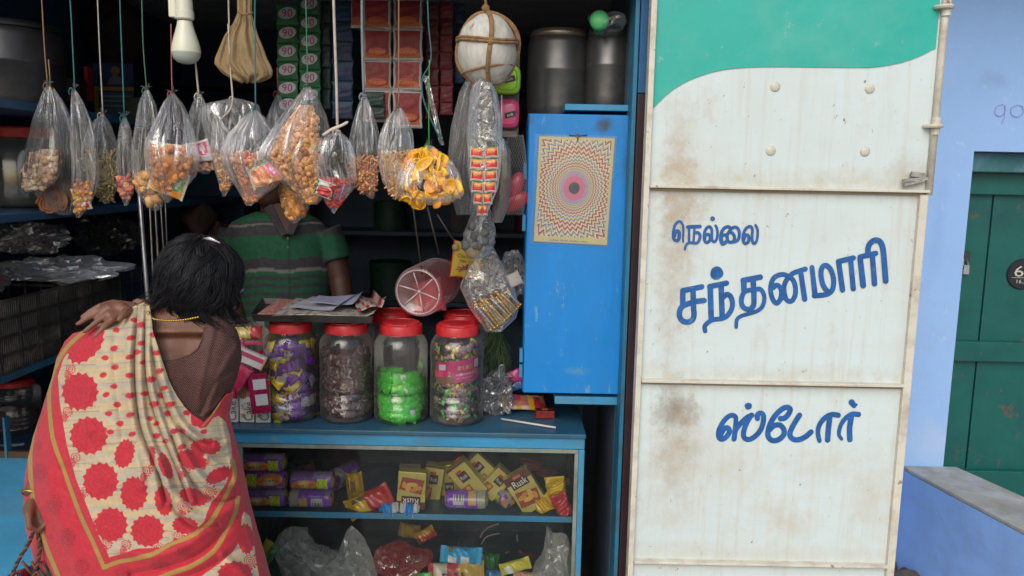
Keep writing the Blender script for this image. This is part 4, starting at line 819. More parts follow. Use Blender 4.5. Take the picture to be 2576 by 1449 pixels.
# tan cloth bag
Y=2.0
rows=[(-60,596,644),(0,598,634),(35,598,632),(60,588,640),(90,568,648),(120,556,660),(150,544,670),(165,543,678),(180,556,684),(192,578,682),(200,596,664),(205,610,640)]
t=thing('cloth_bag','faded tan cloth bag with a gathered neck hanging beside the bulb','bag',P(620,204,Y))
q=M(); n=150; V=[];mr=60
for j in range(mr):
    py=rows[0][0]+(rows[-1][0]-rows[0][0])*j/(mr-1); l,r=rowat(rows,py); hw=(r-l)/2; tt=j/(mr-1)
    for k in range(n):
        th=2*PI*k/n; am=.42*(1-.45*tt); q_=1+am*(math.sin(11*th+2+tt*1.5)+.7*math.sin(19*th-tt*3)+.4*math.sin(5*th+tt*4))*.6; d=min(hw*.55,26)
        p=P((l+r)/2+math.cos(th)*hw*(1+.05*math.sin(11*th+2)),py+5*math.sin(th*7)*tt**3,Y); p[1]+=math.sin(th)*d*q_*PM(Y); V.append(p)
q.add(V,[(j*n+k,j*n+(k+1)%n,(j+1)*n+(k+1)%n,(j+1)*n+k) for j in range(mr-1) for k in range(n)]+[tuple(mr*n-n+k for k in range(n))])
q.build('cloth',mat('tan_cloth',(.27,.19,.095),.9,var=.2,vs=20,bump=.5,bs=200,dirt=(.16,.10,.05),da=.7,ds=18),t)
q=M(); q.tube(cat_mull([P(600,30,Y-.02),P(615,36,Y-.03),P(636,32,Y-.02)],4),.003,6); q.tube([P(618,-20,Y),P(616,-120,Y+.02)],.006,8); q.build('cord',m_coir,t)
# ================================================================= HANGING SNACK BAGS
m_knot=m_film2
def bag(label,Y,rows,string,content,seed=0,film_=None,sc_=(.5,.5,.5),sr=1.6,dk=.55,dmax=.055,group='clear snack bags hanging on strings',tail=True,core=True,pleat=.12,crow=None):
    wf=1.09; rows=[rows[0]]+[((r_[0]),(r_[1]+r_[2])/2-(r_[2]-r_[1])/2*wf,(r_[1]+r_[2])/2+(r_[2]-r_[1])/2*wf) for r_ in rows[1:]]
    k=rows[0]; kx=(k[1]+k[2])/2; ky=k[0]; t=thing('snack_bag',label,'snack bag',P((rows[-1][1]+rows[-1][2])/2,rows[-1][0],Y),group); mp=PM(Y)
    q=M(); ringmesh(q,rows,Y,None,seed=seed,dk=dk,dmax=dmax,pleat=pleat); 
    if tail: # gathered tuft above the knot
        rg=rng(seed+50)
        for i in range(4):
            a=rg.uniform(-1.0,1.0); L=rg.uniform(8,17); wd=rg.uniform(4,8)
            q.grid(lambda u,v:P(kx+math.sin(a)*L*v+(u-.5)*wd*(.35+v),ky-math.cos(a)*L*v,Y)+np.array([0,.006*math.sin(u*9+i)*v-.004*math.cos(i*2.)*v,0]),7,6)
    fo=q.build('plastic_film',film_ or m_film,t); me=fo.data; nvv=len(me.vertices); S=np.zeros((nvv,3),np.float32); ii=np.arange(nvv); th=2*PI*(ii%36)/36; S[:,0]=np.cos(th)*2+seed*3.1; S[:,1]=np.sin(th)*2; S[:,2]=(ii//36)/26*2
    S[36*26:,:]=np.stack([np.linspace(0,9,max(0,nvv-36*26))+seed,np.zeros(max(0,nvv-36*26)),np.zeros(max(0,nvv-36*26))],1) if nvv>36*26 else 0
    at=me.attributes.new('Strk','FLOAT_VECTOR','POINT'); at.data.foreach_set('vector',S.ravel())
    cr_=crow or rows
    q=M(); sp=[P(x,y,Y+.0*i) for i,(x,y) in enumerate(string)]; q.tube(cat_mull(sp,5) if len(sp)>2 else sp,sr*mp,6)
    for dz in(0,2.2*sr): q.tube([P(kx,ky+dz,Y)+np.array([math.cos(a)*(sr+2.2)*mp,math.sin(a)*(sr+2.2)*mp,0]) for a in np.linspace(0,2*PI,9)],sr*mp*.8,5,caps=False)
    q.tube(cat_mull([P(kx,ky,Y-.004),P(kx-7,ky-5,Y-.008),P(kx-12,ky+4,Y-.006),P(kx-9,ky+12,Y-.004)],3),sr*mp*.7,5)
    q.build('string',mat('string_%d'%seed,sc_,.85,var=.2,vs=60),t)
    if content:
        for ci,(kind,cols,n,r,a,b) in enumerate(content):
            rg=rng(seed*7+ci+1)
            if kind=='print': continue
            q=M()
            if core: ringmesh(q,cr_,Y,None,n=18,mrow=10,seed=seed,shrink=.74,y0=a+(b-a)*.08,y1=b-(b-a)*.03,c=tuple(x*.6 for x in cols[0]),dk=dk,dmax=dmax)
            for i in range(n): shape(q,kind,samp(cr_,Y,a,b,rg,dk,dmax),r*mp,rg.choice(cols),rg,seed*100+i)
            q.build('snack_filling',m_snack,t)
    return t
TE=(.03,.16,.17); BR=(.22,.14,.08); WH=(.42,.38,.33)
bag('narrow clear bag of pale crisps at the far left, on a brown string',1.99,[(213,117,124),(240,106,135),(300,88,146),(360,74,152),(400,66,153),(440,60,148),(465,57,130),(482,55,100),(489,58,66)],[(103,-40),(112,120),(120,213)],[('chunk',[(.58,.38,.25),(.70,.52,.38),(.48,.27,.15)],120,9,380,476)],1,sc_=BR)
bag('bag with one round coiled brown murukku behind the far left bag',2.06,[(222,128,136),(260,134,160),(330,140,190),(400,128,204),(440,118,203),(490,115,198),(525,125,190),(541,150,175)],[(122,150),(128,222)],[('coil',[(.30,.13,.06),(.36,.17,.08)],5,30,445,515)],2,film_=m_filmd,sc_=BR,tail=False)
bag('tall narrow bag with a yellow printed pack at its tip, on a teal string',1.96,[(226,180,190),(250,180,205),(300,180,226),(360,182,240),(430,184,246),(480,184,240),(520,188,224),(548,192,200)],[(174,-40),(180,60),(188,226)],[('chunk',[(.60,.22,.05),(.62,.30,.09)],50,7,455,535)],3,sc_=TE)
bag('bag of greenish brown stick snacks on a pale string',2.02,[(288,252,262),(315,226,276),(360,212,290),(385,208,294),(420,214,297),(450,226,298),(480,242,290),(500,256,280),(512,262,274)],[(244,-40),(250,110),(259,288)],[('stick',[(.24,.19,.07),(.32,.24,.09),(.18,.14,.06)],260,9,385,502)],4,sc_=WH)
bag('thin clear bag with a few reddish snacks between two fuller bags',1.98,[(294,310,317),(320,303,328),(370,296,336),(430,296,340),(480,300,336),(505,308,326),(517,313,320)],[(300,-40),(306,120),(313,294)],[('chunk',[(.46,.11,.07),(.5,.2,.12)],26,8,438,498)],5,sc_=TE)
bag('slim bag with two tan oval snack rolls under the green string',1.97,[(225,364,374),(260,350,388),(320,342,400),(380,334,402),(430,335,404),(480,345,408),(515,365,410),(530,385,398)],[(356,-40),(360,110),(369,225)],[('chunk',[(.58,.30,.10),(.64,.36,.14)],9,17,440,512),('fine',[(.56,.28,.09),(.62,.34,.13)],60,4,425,522)],6,sc_=(.05,.14,.09),crow=[(420,344,398),(450,345,402),(480,350,406),(525,372,406)])
bag('bag with two orange printed snack packs stacked inside, on a pink string',1.95,[(234,428,438),(260,412,456),(310,392,474),(360,372,486),(400,372,494),(440,380,488),(475,394,460),(500,410,434),(510,418,424)],[(430,60),(431,140),(433,234)],[('chunk',[(.66,.25,.05),(.58,.2,.05)],60,9,368,482)],7,sc_=(.30,.10,.10),dk=.8)
bag('bag with a white and pink pack, on the thick pale cord under the bulb',2.0,[(240,494,508),(270,482,522),(320,470,528),(370,460,530),(400,466,535),(425,486,530),(438,510,525)],[(490,140),(495,190),(500,240)],[('chunk',[(.58,.24,.1),(.6,.4,.25)],30,8,385,428)],8,sc_=(.42,.38,.32),sr=2.6)
bag('bag with a small tan nut mixture hanging in front of the cloudy film',1.98,[(300,540,556),(340,534,582),(380,532,592),(420,540,594),(455,550,590),(480,556,576),(494,560,566)],[(574,60),(580,180),(584,262),(556,300)],[('fine',[(.55,.30,.12),(.62,.4,.2),(.42,.19,.08)],170,5,388,478)],9,sc_=WH,sr=2.2,tail=False)
bag('dark little empty looking bag between the fuller bags, under the green sachets',2.12,[(234,697,702),(265,684,716),(300,672,732),(335,668,744),(352,690,730)],[(697,170),(699,234)],None,10,film_=m_filmd,sc_=(.25,.05,.07),tail=False)
bag('wide clear bag of orange and pink snacks with bright radiating pleats, on a teal string',1.95,[(276,636,646),(300,610,668),(340,580,692),(380,562,708),(410,566,716),(440,580,712),(470,598,690),(500,612,652),(518,620,632)],[(642,-40),(641,60),(643,276)],[('chunk',[(.60,.22,.09),(.66,.32,.16),(.55,.14,.08),(.62,.26,.12)],420,6.5,384,504)],11,film_=m_film2,sc_=TE,sr=1.9,crow=[(380,572,704),(410,574,712),(440,586,706),(470,602,686),(505,616,646)])
bag('cloudy crumpled film bag between the nut bag and the orange snack bag',2.03,[(248,575,600),(262,520,640),(290,510,650),(330,520,640),(380,540,625),(400,560,600)],[(574,-40),(578,120),(585,248)],None,12,film_=m_film2,sc_=WH,sr=2.2,tail=False)
bag('largest bag, diamond shaped, packed with brown puffed snacks',1.93,[(218,768,780),(240,752,796),(290,716,818),(340,686,828),(380,662,822),(394,660,820),(430,688,816),(470,724,812),(500,756,810),(514,778,798)],[(768,-40),(771,70),(774,218)],[('chunk',[(.56,.26,.08),(.68,.36,.14),(.42,.17,.05),(.62,.30,.10)],560,8.5,272,506)],13,sc_=(.05,.17,.10),dmax=.05,crow=[(270,752,782),(300,726,806),(345,690,812),(388,666,814),(430,692,812),(470,728,808),(508,772,796)])
bag('small bag of chunky orange brown snacks peeping out below the diamond shaped bag',2.0,[(430,722,742),(460,704,764),(490,704,776),(520,712,776),(545,724,764),(562,734,744)],[(735,300),(733,430)],[('chunk',[(.62,.28,.08),(.68,.34,.11),(.50,.20,.05)],70,12,455,545)],14,sc_=TE,tail=False)
bag('bag of bright red snacks hanging on the thick white rope',1.92,[(330,842,856),(355,806,876),(385,788,884),(420,792,888),(450,802,892),(475,806,886),(505,818,864),(528,832,846),(537,836,842)],[(838,-40),(842,90),(846,200),(849,330)],[('fine',[(.45,.035,.03),(.55,.06,.045),(.36,.03,.03)],300,5,448,520)],15,sc_=(.45,.40,.34),sr=3.6)
bag('spindle shaped bag half filled with brown thin sticks, on a grey cord',1.95,[(240,911,921),(270,900,932),(320,886,948),(370,878,955),(410,880,954),(450,890,948),(480,912,944),(500,930,940)],[(910,-40),(911,100),(915,240)],[('stick',[(.50,.22,.09),(.58,.30,.14),(.38,.15,.06)],150,9,398,482)],16,sc_=(.18,.22,.24),sr=3.2)
bag('bag of golden crunchy snacks with a frilled knot, left of the yellow chips',1.94,[(272,996,1010),(300,976,1024),(340,962,1034),(380,956,1037),(420,958,1036),(460,966,1030),(485,985,1034),(505,1004,1030)],[(1003,-40),(1003,110),(1003,272)],[('stick',[(.60,.34,.11),(.66,.40,.16),(.50,.25,.07)],230,7,384,495)],17,sc_=BR,sr=1.8,film_=m_film2)
# coarse printed packs inside some bags
def printpack(label,cx,cy,w,h,ang,Y,base,accent,accent2,seed,group=None):
    Y=Y+.012
    mp=PM(Y); a=R(ang); u=np.array([math.cos(a),0.05,-math.sin(a)]); v=np.array([math.sin(a),.02,math.cos(a)]); rg=rng(seed)
    def cf(s,t,f):
        if s<.07 or s>.93: return (.42,.42,.38)
        if t>.86: return accent2
        d=math.hypot((s-.36)/.30,(t-.42)/.40); e=math.hypot((s-.76)/.17,(t-.60)/.26)
        if e<1: return accent if e>.55 else (.55,.50,.46)
        if d<1: return tuple(q_*(1.15 if int(d*7+s*9)%2 else .78) for q_ in base)
        if d<1.15: return (.55,.50,.42)
        return tuple(q_*.85 for q_ in base) if t<.75 else accent
    q=M(); ce=P(cx,cy,Y); pillow(q,ce,u,v,w*mp,h*mp,.016,colfn=cf,nu=34,nv=20,seed=seed,wr=.3); return tag(q.build('snack_pack',m_wrap,loc=ce),label,'snack pack',group)
printpack('upper orange snack pack with white and green print in the bag on the pink string',422,398,104,74,8,1.925,(.58,.20,.03),(.52,.05,.06),(.5,.45,.38),1)
printpack('lower orange snack pack with green edge in the bag on the pink string',424,458,92,66,20,1.925,(.60,.24,.04),(.05,.22,.08),(.45,.35,.2),2)
printpack('white snack pack with pink print in the bag under the bulb',492,384,76,52,-14,1.965,(.6,.52,.52),(.5,.07,.18),(.5,.42,.42),3)
printpack('white and orange pack with a green lower edge in the bag under the bulb',505,418,60,24,-8,1.98,(.55,.3,.2),(.5,.07,.05),(.05,.2,.08),4)
printpack('pink and white labelled pack in the wide orange snack bag',668,436,84,58,-20,1.905,(.6,.25,.13),(.55,.10,.22),(.05,.2,.08),5)
printpack('yellow and red printed pack at the tip of the tall narrow bag',205,500,58,40,78,1.945,(.50,.30,.05),(.5,.06,.03),(.5,.45,.35),6)
printpack('red pack with a white and green printed flap in the red snack bag',816,476,40,44,-70,1.885,(.45,.04,.04),(.4,.45,.4),(.03,.15,.1),7)
printpack('small pink labelled pack in the tan nut bag',572,432,44,20,60,1.965,(.4,.22,.12),(.5,.1,.2),(.5,.45,.4),8)
# white tie tail on the rope bag
q=M(); q.tube(cat_mull([P(812,340,1.90),P(835,325,1.89),P(858,316,1.89),P(876,306,1.885)],5),[.0032]*15+[.001],8,flat=.4); tag(q.build('tie_strip',mat('tie_white',(.55,.50,.42),.8,var=.2),loc=P(845,322,1.9)),'short pale tie strip knotted round the neck of the red snack bag','tie')
# ---- yellow chips bag with single chips
Y=1.92
ch_rows=[(366,1072,1086),(385,1046,1106),(410,1024,1128),(440,1008,1146),(470,1004,1156),(490,1010,1160),(505,1030,1140),(516,1060,1100)]
t=bag('squat clear bag of yellow and orange chips on a thin green string',Y,ch_rows,[(1080,150),(1079,260),(1079,366)],None,18,sc_=(.05,.30,.08),sr=1.3,dmax=.075,dk=.6)
rg=rng(77); protos=[]
for k in range(4):
    q=M(); r=.0175
    # shallow cupped chips, some folded over
    sx,sy,dp=[(1.15,.8,.55),(1.0,.9,.75),(1.3,.7,.9),(.9,.85,.4)][k]
    q.grid(lambda u,v:(math.cos(u*2*PI)*r*sx*v*(1+.06*math.sin(5*u*6.28+k)),math.sin(u*2*PI)*r*sy*v,r*dp*v*v*(1+.35*math.cos(2*u*2*PI+k))),20,7,[(.86,.50,.03),(.80,.40,.025),(.88,.54,.04),(.74,.28,.03)][k],closeu=True)
    protos.append(q)
chip_m=mat('chip',None,.4,var=.12,vs=30,bump=.15,bs=120)
chips=[]
for k in range(78):
    p=samp(ch_rows,Y,386,510,rg,.6,.07,.84)
    if k<4: o=protos[k].build('chip',chip_m,loc=(0,0,0),solid=.0014); chips.append(o)
    else: o=chips[k%4].copy(); COL.objects.link(o)
    o.location=p; o.rotation_euler=(rg.uniform(0,6.3),rg.uniform(0,6.3),rg.uniform(0,6.3)); tag(o,'yellow curled chip inside the squat clear bag on the green string','chip','chips in the squat clear bag')
# ---- long bag with rows of printed packs
Y=1.95
rows=[(205,1196,1234),(230,1188,1246),(300,1182,1256),(360,1180,1257),(420,1180,1256),(470,1184,1250),(510,1192,1236),(540,1204,1222),(556,1210,1216)]
t=bag('long clear sleeve of stacked red and white printed packs hanging below the bound gourd',Y,rows,[(1218,160),(1216,205)],None,19,film_=m_film3,tail=False,dk=.5,group=None)
pk=[]
for i in range(6):
    for j in range(2):
        cy=384+i*29; l,r=rowat(rows,cy); w=(r-l)*.46; cx=(l+r)/2+(j-.5)*w*1.02
        def cf(s,tt,f):
            if s<.1 or s>.9: return (.5,.5,.47)
            if tt<.25: return (.55,.5,.47)
            if tt<.62: return (.50,.03,.02)
            if tt<.85: return (.62,.22,.04)
            return (.04,.22,.07)
        q=M(); ce=P(cx,cy,Y-.012); pillow(q,ce,(1,0,.08*(1 if j else -1)),(0,.1,1),w*PM(Y),27*PM(Y),.016,colfn=cf,nu=12,nv=9,seed=i*3+j,crimp=.1); o=q.build('noodle_pack',m_wrap,loc=ce)
        q=M(); text(q,'super',ce+np.array([0,-.0092,.003]),(1,0,0),(0,0,1),.009,(.62,.5,.1),wid=w*PM(Y)*.6); q.build('print',m_wrapd,o,smooth=False)
        tag(o,'%s small red and white pack in row %s of the long clear sleeve'%(('left','right')[j],('one','two','three','four','five','six')[i]),'snack pack','packs in the long clear sleeve')
# ---- grey film bags to the right, hair-like dark strip
bag('tall grey see-through bag behind the long sleeve of red packs',2.06,[(170,1190,1206),(230,1160,1200),(320,1138,1196),(420,1126,1190),(500,1140,1200),(540,1150,1190)],[(1196,60),(1198,170)],None,20,film_=m_filmd,tail=False,group=None)
bag('rounded grey film bag hanging below the long sleeve of red packs',2.03,[(480,1200,1216),(540,1188,1236),(580,1172,1244),(620,1166,1240),(642,1176,1228),(650,1190,1210)],[(1208,400),(1208,480)],[('chunk',[(.16,.16,.17),(.1,.1,.11)],24,14,560,630)],21,film_=m_filmd,tail=False,group=None)
bag('dark grey film sleeve right of the long sleeve of red packs',2.02,[(350,1258,1270),(380,1252,1282),(450,1248,1284),(520,1240,1278),(560,1236,1262)],[(1262,240),(1262,350)],None,22,film_=film('dark_film',tint=(.09,.09,.10),base=.6,spk=.3,stre=(30,30,6),milk=.8),tail=False,group=None)
q=M(); q.grid(lambda u,v:P(lerp(1070,1112,v)+(u-.5)*lerp(14,10,v),lerp(190,365,v),2.0)+np.array([0,.004*math.sin(u*9+v*7),0]),6,20); tag(q.build('film_strip',m_film3,loc=P(1070,190,2.0)),'narrow twisted clear film strip hanging above the yellow chips','film')
q=M(); q.tube(cat_mull([P(1074,-40,2.0),P(1078,60,2.0),P(1084,150,2.0),P(1062,200,2.0),P(1068,260,2.0),P(1104,345,2.0)],6),.0016,6); tag(q.build('string',mat('teal_string',TE,.8),loc=P(1074,0,2.0)),'loose teal string hanging down beside the bound gourd','string')
# ---- lime and pink cases on a card
for (x0,y0,x1,y1,c,l,ta) in((1244,166,1309,236,(.30,.62,.02),'lime green soap case hanging right under the bound gourd',.2),(1249,250,1306,322,(.60,.05,.18),'pink soap case hanging below the lime green one',-.1)):
    Yc=2.12; ce=P((x0+x1)/2,(y0+y1)/2,Yc); w=(x1-x0)/2*PM(Yc); h=(y1-y0)/2*PM(Yc); t=thing('soap_case',l,'soap case',ce-np.array([0,0,h])); 
    q=M(); e=[]
    for a in np.linspace(0,2*PI,33)[:-1]:
        cs,sn=math.cos(a),math.sin(a); e.append((math.copysign(abs(cs)**.55,cs)*w,math.copysign(abs(sn)**.55,sn)*h))
    V=[];n=len(e)
    for s,d in((.6,-.016),(.82,-.014),(.95,-.008),(1,0),(1,.004)): V+=[ce+np.array([a*s,d,b*s]) for a,b in e]
    q.add(V,[(j*n+k,j*n+(k+1)%n,(j+1)*n+(k+1)%n,(j+1)*n+k) for j in range(4) for k in range(n)]+[tuple(range(n-1,-1,-1))]); q.build('case',mat('case_%d'%int(x0),c,.3,var=.1,vs=20,coat=.5),t,auto=50)
    q=M(); q.tube([ce+np.array([a*.72,-.0155,b*.72]) for a,b in e+[e[0]]],.0022,6); q.build('rim',mat('case_r%d'%int(x0),tuple(z*.8 for z in c),.3,coat=.5),t)
    q=M(); f=ce+np.array([.006,-.0172,-h*.1 if c[1]<.1 else h*.0]); q.obox(f,[(1,0,.25),(0,1,0),(-.25,0,1)],[.014,.0006,.007],(.02,.02,.025)); text(q,'soft',f+np.array([0,-.001,0]),(1,0,.25),(-.25,0,1),.011,(.6,.6,.6)); q.build('label',m_wrapd,t,smooth=False)
q=M(); prect(q,1243,330,1300,345,2.12,(.10,.09,.08)); prect(q,1244,120,1306,345,2.135,(.035,.04,.035)); tag(q.build('display_card',m_wrapd,loc=P(1275,230,2.13)),'dark hanging card behind the lime and pink soap cases','card')
q=M(); q.blob(P(1290,120,2.16),(.02,.02,.05),5,.25,seg=16); tag(q.build('red_packet',mat('dullred',(.22,.015,.03),.5,var=.3),loc=P(1290,120,2.16)),'dull red packet half hidden right of the bound gourd','packet')
# ---- pink and red balls in a net
Y=2.14; t=thing('net_bag','fine grey net bag with pink and red plastic balls left of the blue cupboard','net bag',P(1295,540,Y)) 
def netf(u,v): 
    th=2*PI*u; py=lerp(340,540,v); rr=lerp(20,30,math.sin(PI*min(1,v*1.0))); return P(1296+math.cos(th)*rr,py,Y)+np.array([0,math.sin(th)*.035,0])
q=M()
for k in range(26):
    for sgn in(-1,1): q.tube([netf((k/26+sgn*v*.5)%1,v) for v in np.linspace(0,1,30)],.00035,3,caps=False)
q.build('net',mat('net_grey',(.25,.25,.25),.6),t)
for (x,y,rx,ry,an,c,l) in((1296,470,20,38,.35,(.42,.03,.07),'dull pink oval plastic ball, upper one in the net bag'),(1295,508,40,22,-.5,(.40,.012,.02),'red oval plastic ball, lower one in the net bag')):
    ce=P(x,y,Y); Rm=np.array([[math.cos(an),0,math.sin(an)],[0,1,0],[-math.sin(an),0,math.cos(an)]]); q=M(); q.blob(ce,(rx*PM(Y),.018,ry*PM(Y)),3,.03,seg=26,rot=Rm); tag(q.build('plastic_ball',mat('ball_%d'%y,c,.35,coat=.3,var=.1),loc=ce),l,'ball')
# ---- yellow card packet, gold sticks bag, pouch, broom straw
Y=2.24; t=thing('yellow_packet','yellow packet with dark print and a brown insect like picture hanging behind the jars','packet',P(1172,695,Y)); u=np.array([1,.1,-.12]); v=np.array([.12,0,1]); u/=np.linalg.norm(u); v/=np.linalg.norm(v); ce=P(1174,655,Y)
def cf(s,tt,f): return (.45,.05,.02) if (s<.04 or s>.96 or tt<.05) else (.40,.28,.02)
q=M(); pillow(q,ce,u,v,76*PM(Y),92*PM(Y),.010,colfn=cf,nu=24,nv=16,crimp=.03,wr=.05); q.build('sachet',m_wrapd,t)
q=M(); f=ce+np.array([0,-.0075,0]); text(q,'Coconut',f+v*.012,u,v,.016,(.10,.03,.015),wid=.056); text(q,'Hair Oil',f-v*.002,u,v,.012,(.08,.02,.01),wid=.036)
for i in range(9): a=-1.1+i*.3; q.tube([f-v*.022,f-v*.022+u*math.cos(a*1.1+.4)*.028*(1 if i%2 else -1)+v*math.sin(a)*.014],[.003,.001],5,(.20,.035,.02))
q.build('print',m_wrapd,t,smooth=False)
q=M(); q.lathe([(0,-.004),(.009,-.003),(.010,.003),(0,.004)],P(1146,622,Y-.01),(0,-1,0),18,(.38,.26,.12)); q.build('round_tab',m_wrapd,t)
Y=2.2; t=thing('plastic_bag','clear bag with a fan of gold and silver wrapped sticks hanging above the right jars','bag',P(1240,840,Y))
q=M(); ringmesh(q,[(620,1225,1240),(660,1185,1262),(720,1160,1295),(770,1180,1308),(800,1200,1300),(835,1225,1262)],Y,None,seed=31,dk=.3,dmax=.03); q.build('plastic_film',m_film3,t)
for i in range(14):
    fx=i/13; a=P(lerp(1190,1278,fx)+(-4 if i%2 else 3),lerp(762,728,fx)+(6 if i%3 else -5),Y-.004*(i%3)-.003); b=P(lerp(1236,1310,fx**.8),lerp(832,768,fx),Y-.004*(i%3)-.003)
    c=[(.48,.26,.04),(.30,.33,.34),(.42,.22,.03)][i%3]; q=M(); q.tube([a,a*.85+b*.15,a*.1+b*.9,b],[.0025,.0048,.0048,.0025],8,c,flat=.6)
    for s in(0,.93): q.tube([lerp(a,b,s),lerp(a,b,s+.07)],[.0044,.0055] if s else [.0055,.0044],8,(.62,.34,.03),flat=.5)
    o=q.build('wrapped_stick',m_metalw,loc=(a+b)/2); tag(o,'gold and silver wrapped stick in the clear bag above the right jars','sweet stick','wrapped sticks in the clear bag')
Y=2.23; lump('plastic_bag','crumpled clear pouch with a small white packet touching the blue cupboard edge','bag',(1290,690,34,58),Y,.03,41,m_film3)
q=M(); pillow(q,P(1294,703,Y-.036),(1,0,.5),(-.5,0,1),34*PM(Y),34*PM(Y),.008,c=(.42,.38,.36),seed=4); tag(q.build('white_packet',m_wrapd,loc=P(1294,703,Y-.02)),'small square white packet in the crumpled pouch beside the cupboard','packet')
q=M(); rg=rng(8); 
for i in range(90):
    a=P(1248+rg.uniform(-14,14),835+rg.uniform(-6,6),2.3); b=P(1245+rg.uniform(-40,40),rg.uniform(870,985),2.3+rg.uniform(-.05,.05)); q.tube(cat_mull([a,(a+b)/2+np.array([rg.uniform(-.02,.02),rg.uniform(-.02,.02),0]),b],3),.0009,4,vary((.05,.09,.035),rg,.4))
tag(q.build('herb_bunch',m_cloth,loc=P(1248,835,2.3)),'dark green stringy bunch hanging beside the rightmost jar','plant bunch')
q=M()
for (a,b) in(((1020,380),(1062,690)),((1075,520),(1105,640)),((1100,540),(1145,610))): q.tube([P(*a,2.4),P(*b,2.4)],.003,6)
tag(q.build('thin_sticks',mat('grey_sticks',(.05,.045,.045),.6),loc=P(1060,600,2.4)),'few dim grey sticks hanging in the dark centre of the shop','sticks')
# ================================================================= SWEET JARS ON THE COUNTER
YJ=2.205
m_sweetwrap=mat('sweet_wrapper',None,.25,.15,var=.15,vs=60,bump=.6,bs=180,coat=.3)
def sweetproto(kind,k):
    q=M(); rg=rng(k*13+5)
    if kind=='purple':
        pu=(.13,.02,.24); ye=(.66,.52,.01); wh=(.40,.40,.42)
        order=[[ye,wh,pu],[pu,pu,ye],[wh,pu,pu],[ye,ye,pu],[pu,(.28,.05,.42),pu],[wh,wh,ye]][k%6]
        cf=lambda s,t,f:order[min(2,int(s*3))]
        pillow(q,(0,0,0),(1,0,0),(0,1,0),.070,.034,.014,colfn=cf,nu=14,nv=7,seed=k,wr=.35,crimp=.14)
        if k%3==0: text(q,'ECLAIR',(0,0,.010),(1,0,0),(0,1,0),.007,(.35,.05,.02),wid=.022)
    elif kind=='brown':
        b=(.085,.035,.032); cf=lambda s,t,f:(.30,.27,.26) if (.36<s<.42 and t>.3) else vary(b,rg,.35)
        pillow(q,(0,0,0),(1,0,0),(0,1,0),.048,.024,.014,colfn=cf,nu=12,nv=6,seed=k,wr=.45,crimp=.17)
        if k%2==0: text(q,'choco',(0,0,.0095),(1,0,0),(0,1,0),.009,(.38,.34,.33),wid=.024)
    elif kind=='green':
        g=(.035,.48,.022); cf=lambda s,t,f:(.50,.52,.50) if (k%3==0 and .56<s<.72 and f) else vary(g,rg,.12)
        pillow(q,(0,0,0),(1,0,0),(0,1,0),.078,.034,.014,colfn=cf,nu=16,nv=7,seed=k,wr=.3,crimp=.1)
    else:
        b=[(.06,.04,.05),(.20,.13,.16),(.05,.035,.045),(.24,.22,.23)][k%4]; en=[(.04,.42,.05),(.50,.38,.03),(.48,.36,.02),(.05,.35,.06)][k%4]
        cf=lambda s,t,f:en if (s<.2 or s>.8) else b
        pillow(q,(0,0,0),(1,0,0),(0,1,0),.040,.016,.012,colfn=cf,nu=12,nv=6,seed=k,wr=.4,crimp=.2)
    return q
def fill(kind,b,r,h,h0,h1,n,label,group,seed,flat=.3):
    rg=rng(seed); pr=[]
    for k in range(n):
        t=(k+.5)/n; z=b[2]+h0+(h1-h0)*t; a=rg.uniform(-PI,PI) if k%4==0 else rg.gauss(-PI/2,1.0); 
        rr=r*(.80 if kind!='green' else .74)*(1 if rg.random()<.8 else rg.uniform(.1,.9))
        p=(b[0]+math.cos(a)*rr,b[1]+math.sin(a)*rr,z+rg.uniform(-.006,.006)); nrm=Vector((math.cos(a),math.sin(a),rg.uniform(-.3,.5))).normalized()
        qn=nrm.to_track_quat('Z','Y').to_matrix().to_4x4(); tw=rg.uniform(-.35,.35) if (kind=='green' or rg.random()<flat) else rg.uniform(0,6.3)
        # make the long side run round the jar
        tang=Vector((-math.sin(a),math.cos(a),0)); x0=qn.to_3x3()@Vector((1,0,0)); ang=math.atan2((x0.cross(tang)).dot(nrm),x0.dot(tang))
        Rm=Matrix.Rotation(tw,4,nrm)@Matrix.Rotation(ang,4,nrm)@qn
        if k<6: o=sweetproto(kind,k).build('sweet',m_sweetwrap,loc=(0,0,0)); pr.append(o)
        else: o=pr[rg.randrange(6)].copy(); COL.objects.link(o)
        o.location=p; o.rotation_euler=Rm.to_euler(); tag(o,label,'sweet',group)
    # loose middle so that the jar reads as full
    return pr
def jx(px): return px
def rib_jar(label,px,Y,kind=None,n=0,h0=.01,h1=.2,sl='',gr='',seed=1,extra=None,rpx=68,htop=None,group='red lidded sweet jars'):
    hpx=(.285)/PM(Y); t,b,r,h=candyjar(label,px,1076,Y,rpx,hpx,group,z=zt_+.0008)
    if kind:
        fill(kind,b,r,h,h0,h1,n,sl,gr,seed)
        q=M(); q.lathe([(0,.014),(r*.62,.016),(r*.64,h1*.5),(r*.60,h1-.012),(r*.3,h1),(0,h1)],b,n=24,wob=lambda th,i:.06*math.sin(5*th+i)); q.build('sweet_core',extra,t)
    return t,b,r,h
def corem(n,c): return mat(n,c,.5,var=.6,vs=40,bump=.8,bs=60)
rib_jar('sweet jar full of purple, yellow and white wrapped toffees, second from the left',736,YJ,'purple',66,.02,.215,'purple, yellow and white wrapped toffee inside the second jar from the left','purple and yellow toffees in a jar',3,corem('pcore',(.09,.03,.13)))
rib_jar('sweet jar with dark brown wrapped chocolates, under the right end of the tray',873,YJ,'brown',92,.02,.195,'dark brown wrapped chocolate inside the jar under the tray','brown chocolates in a jar',5,corem('bcore',(.04,.018,.016)))
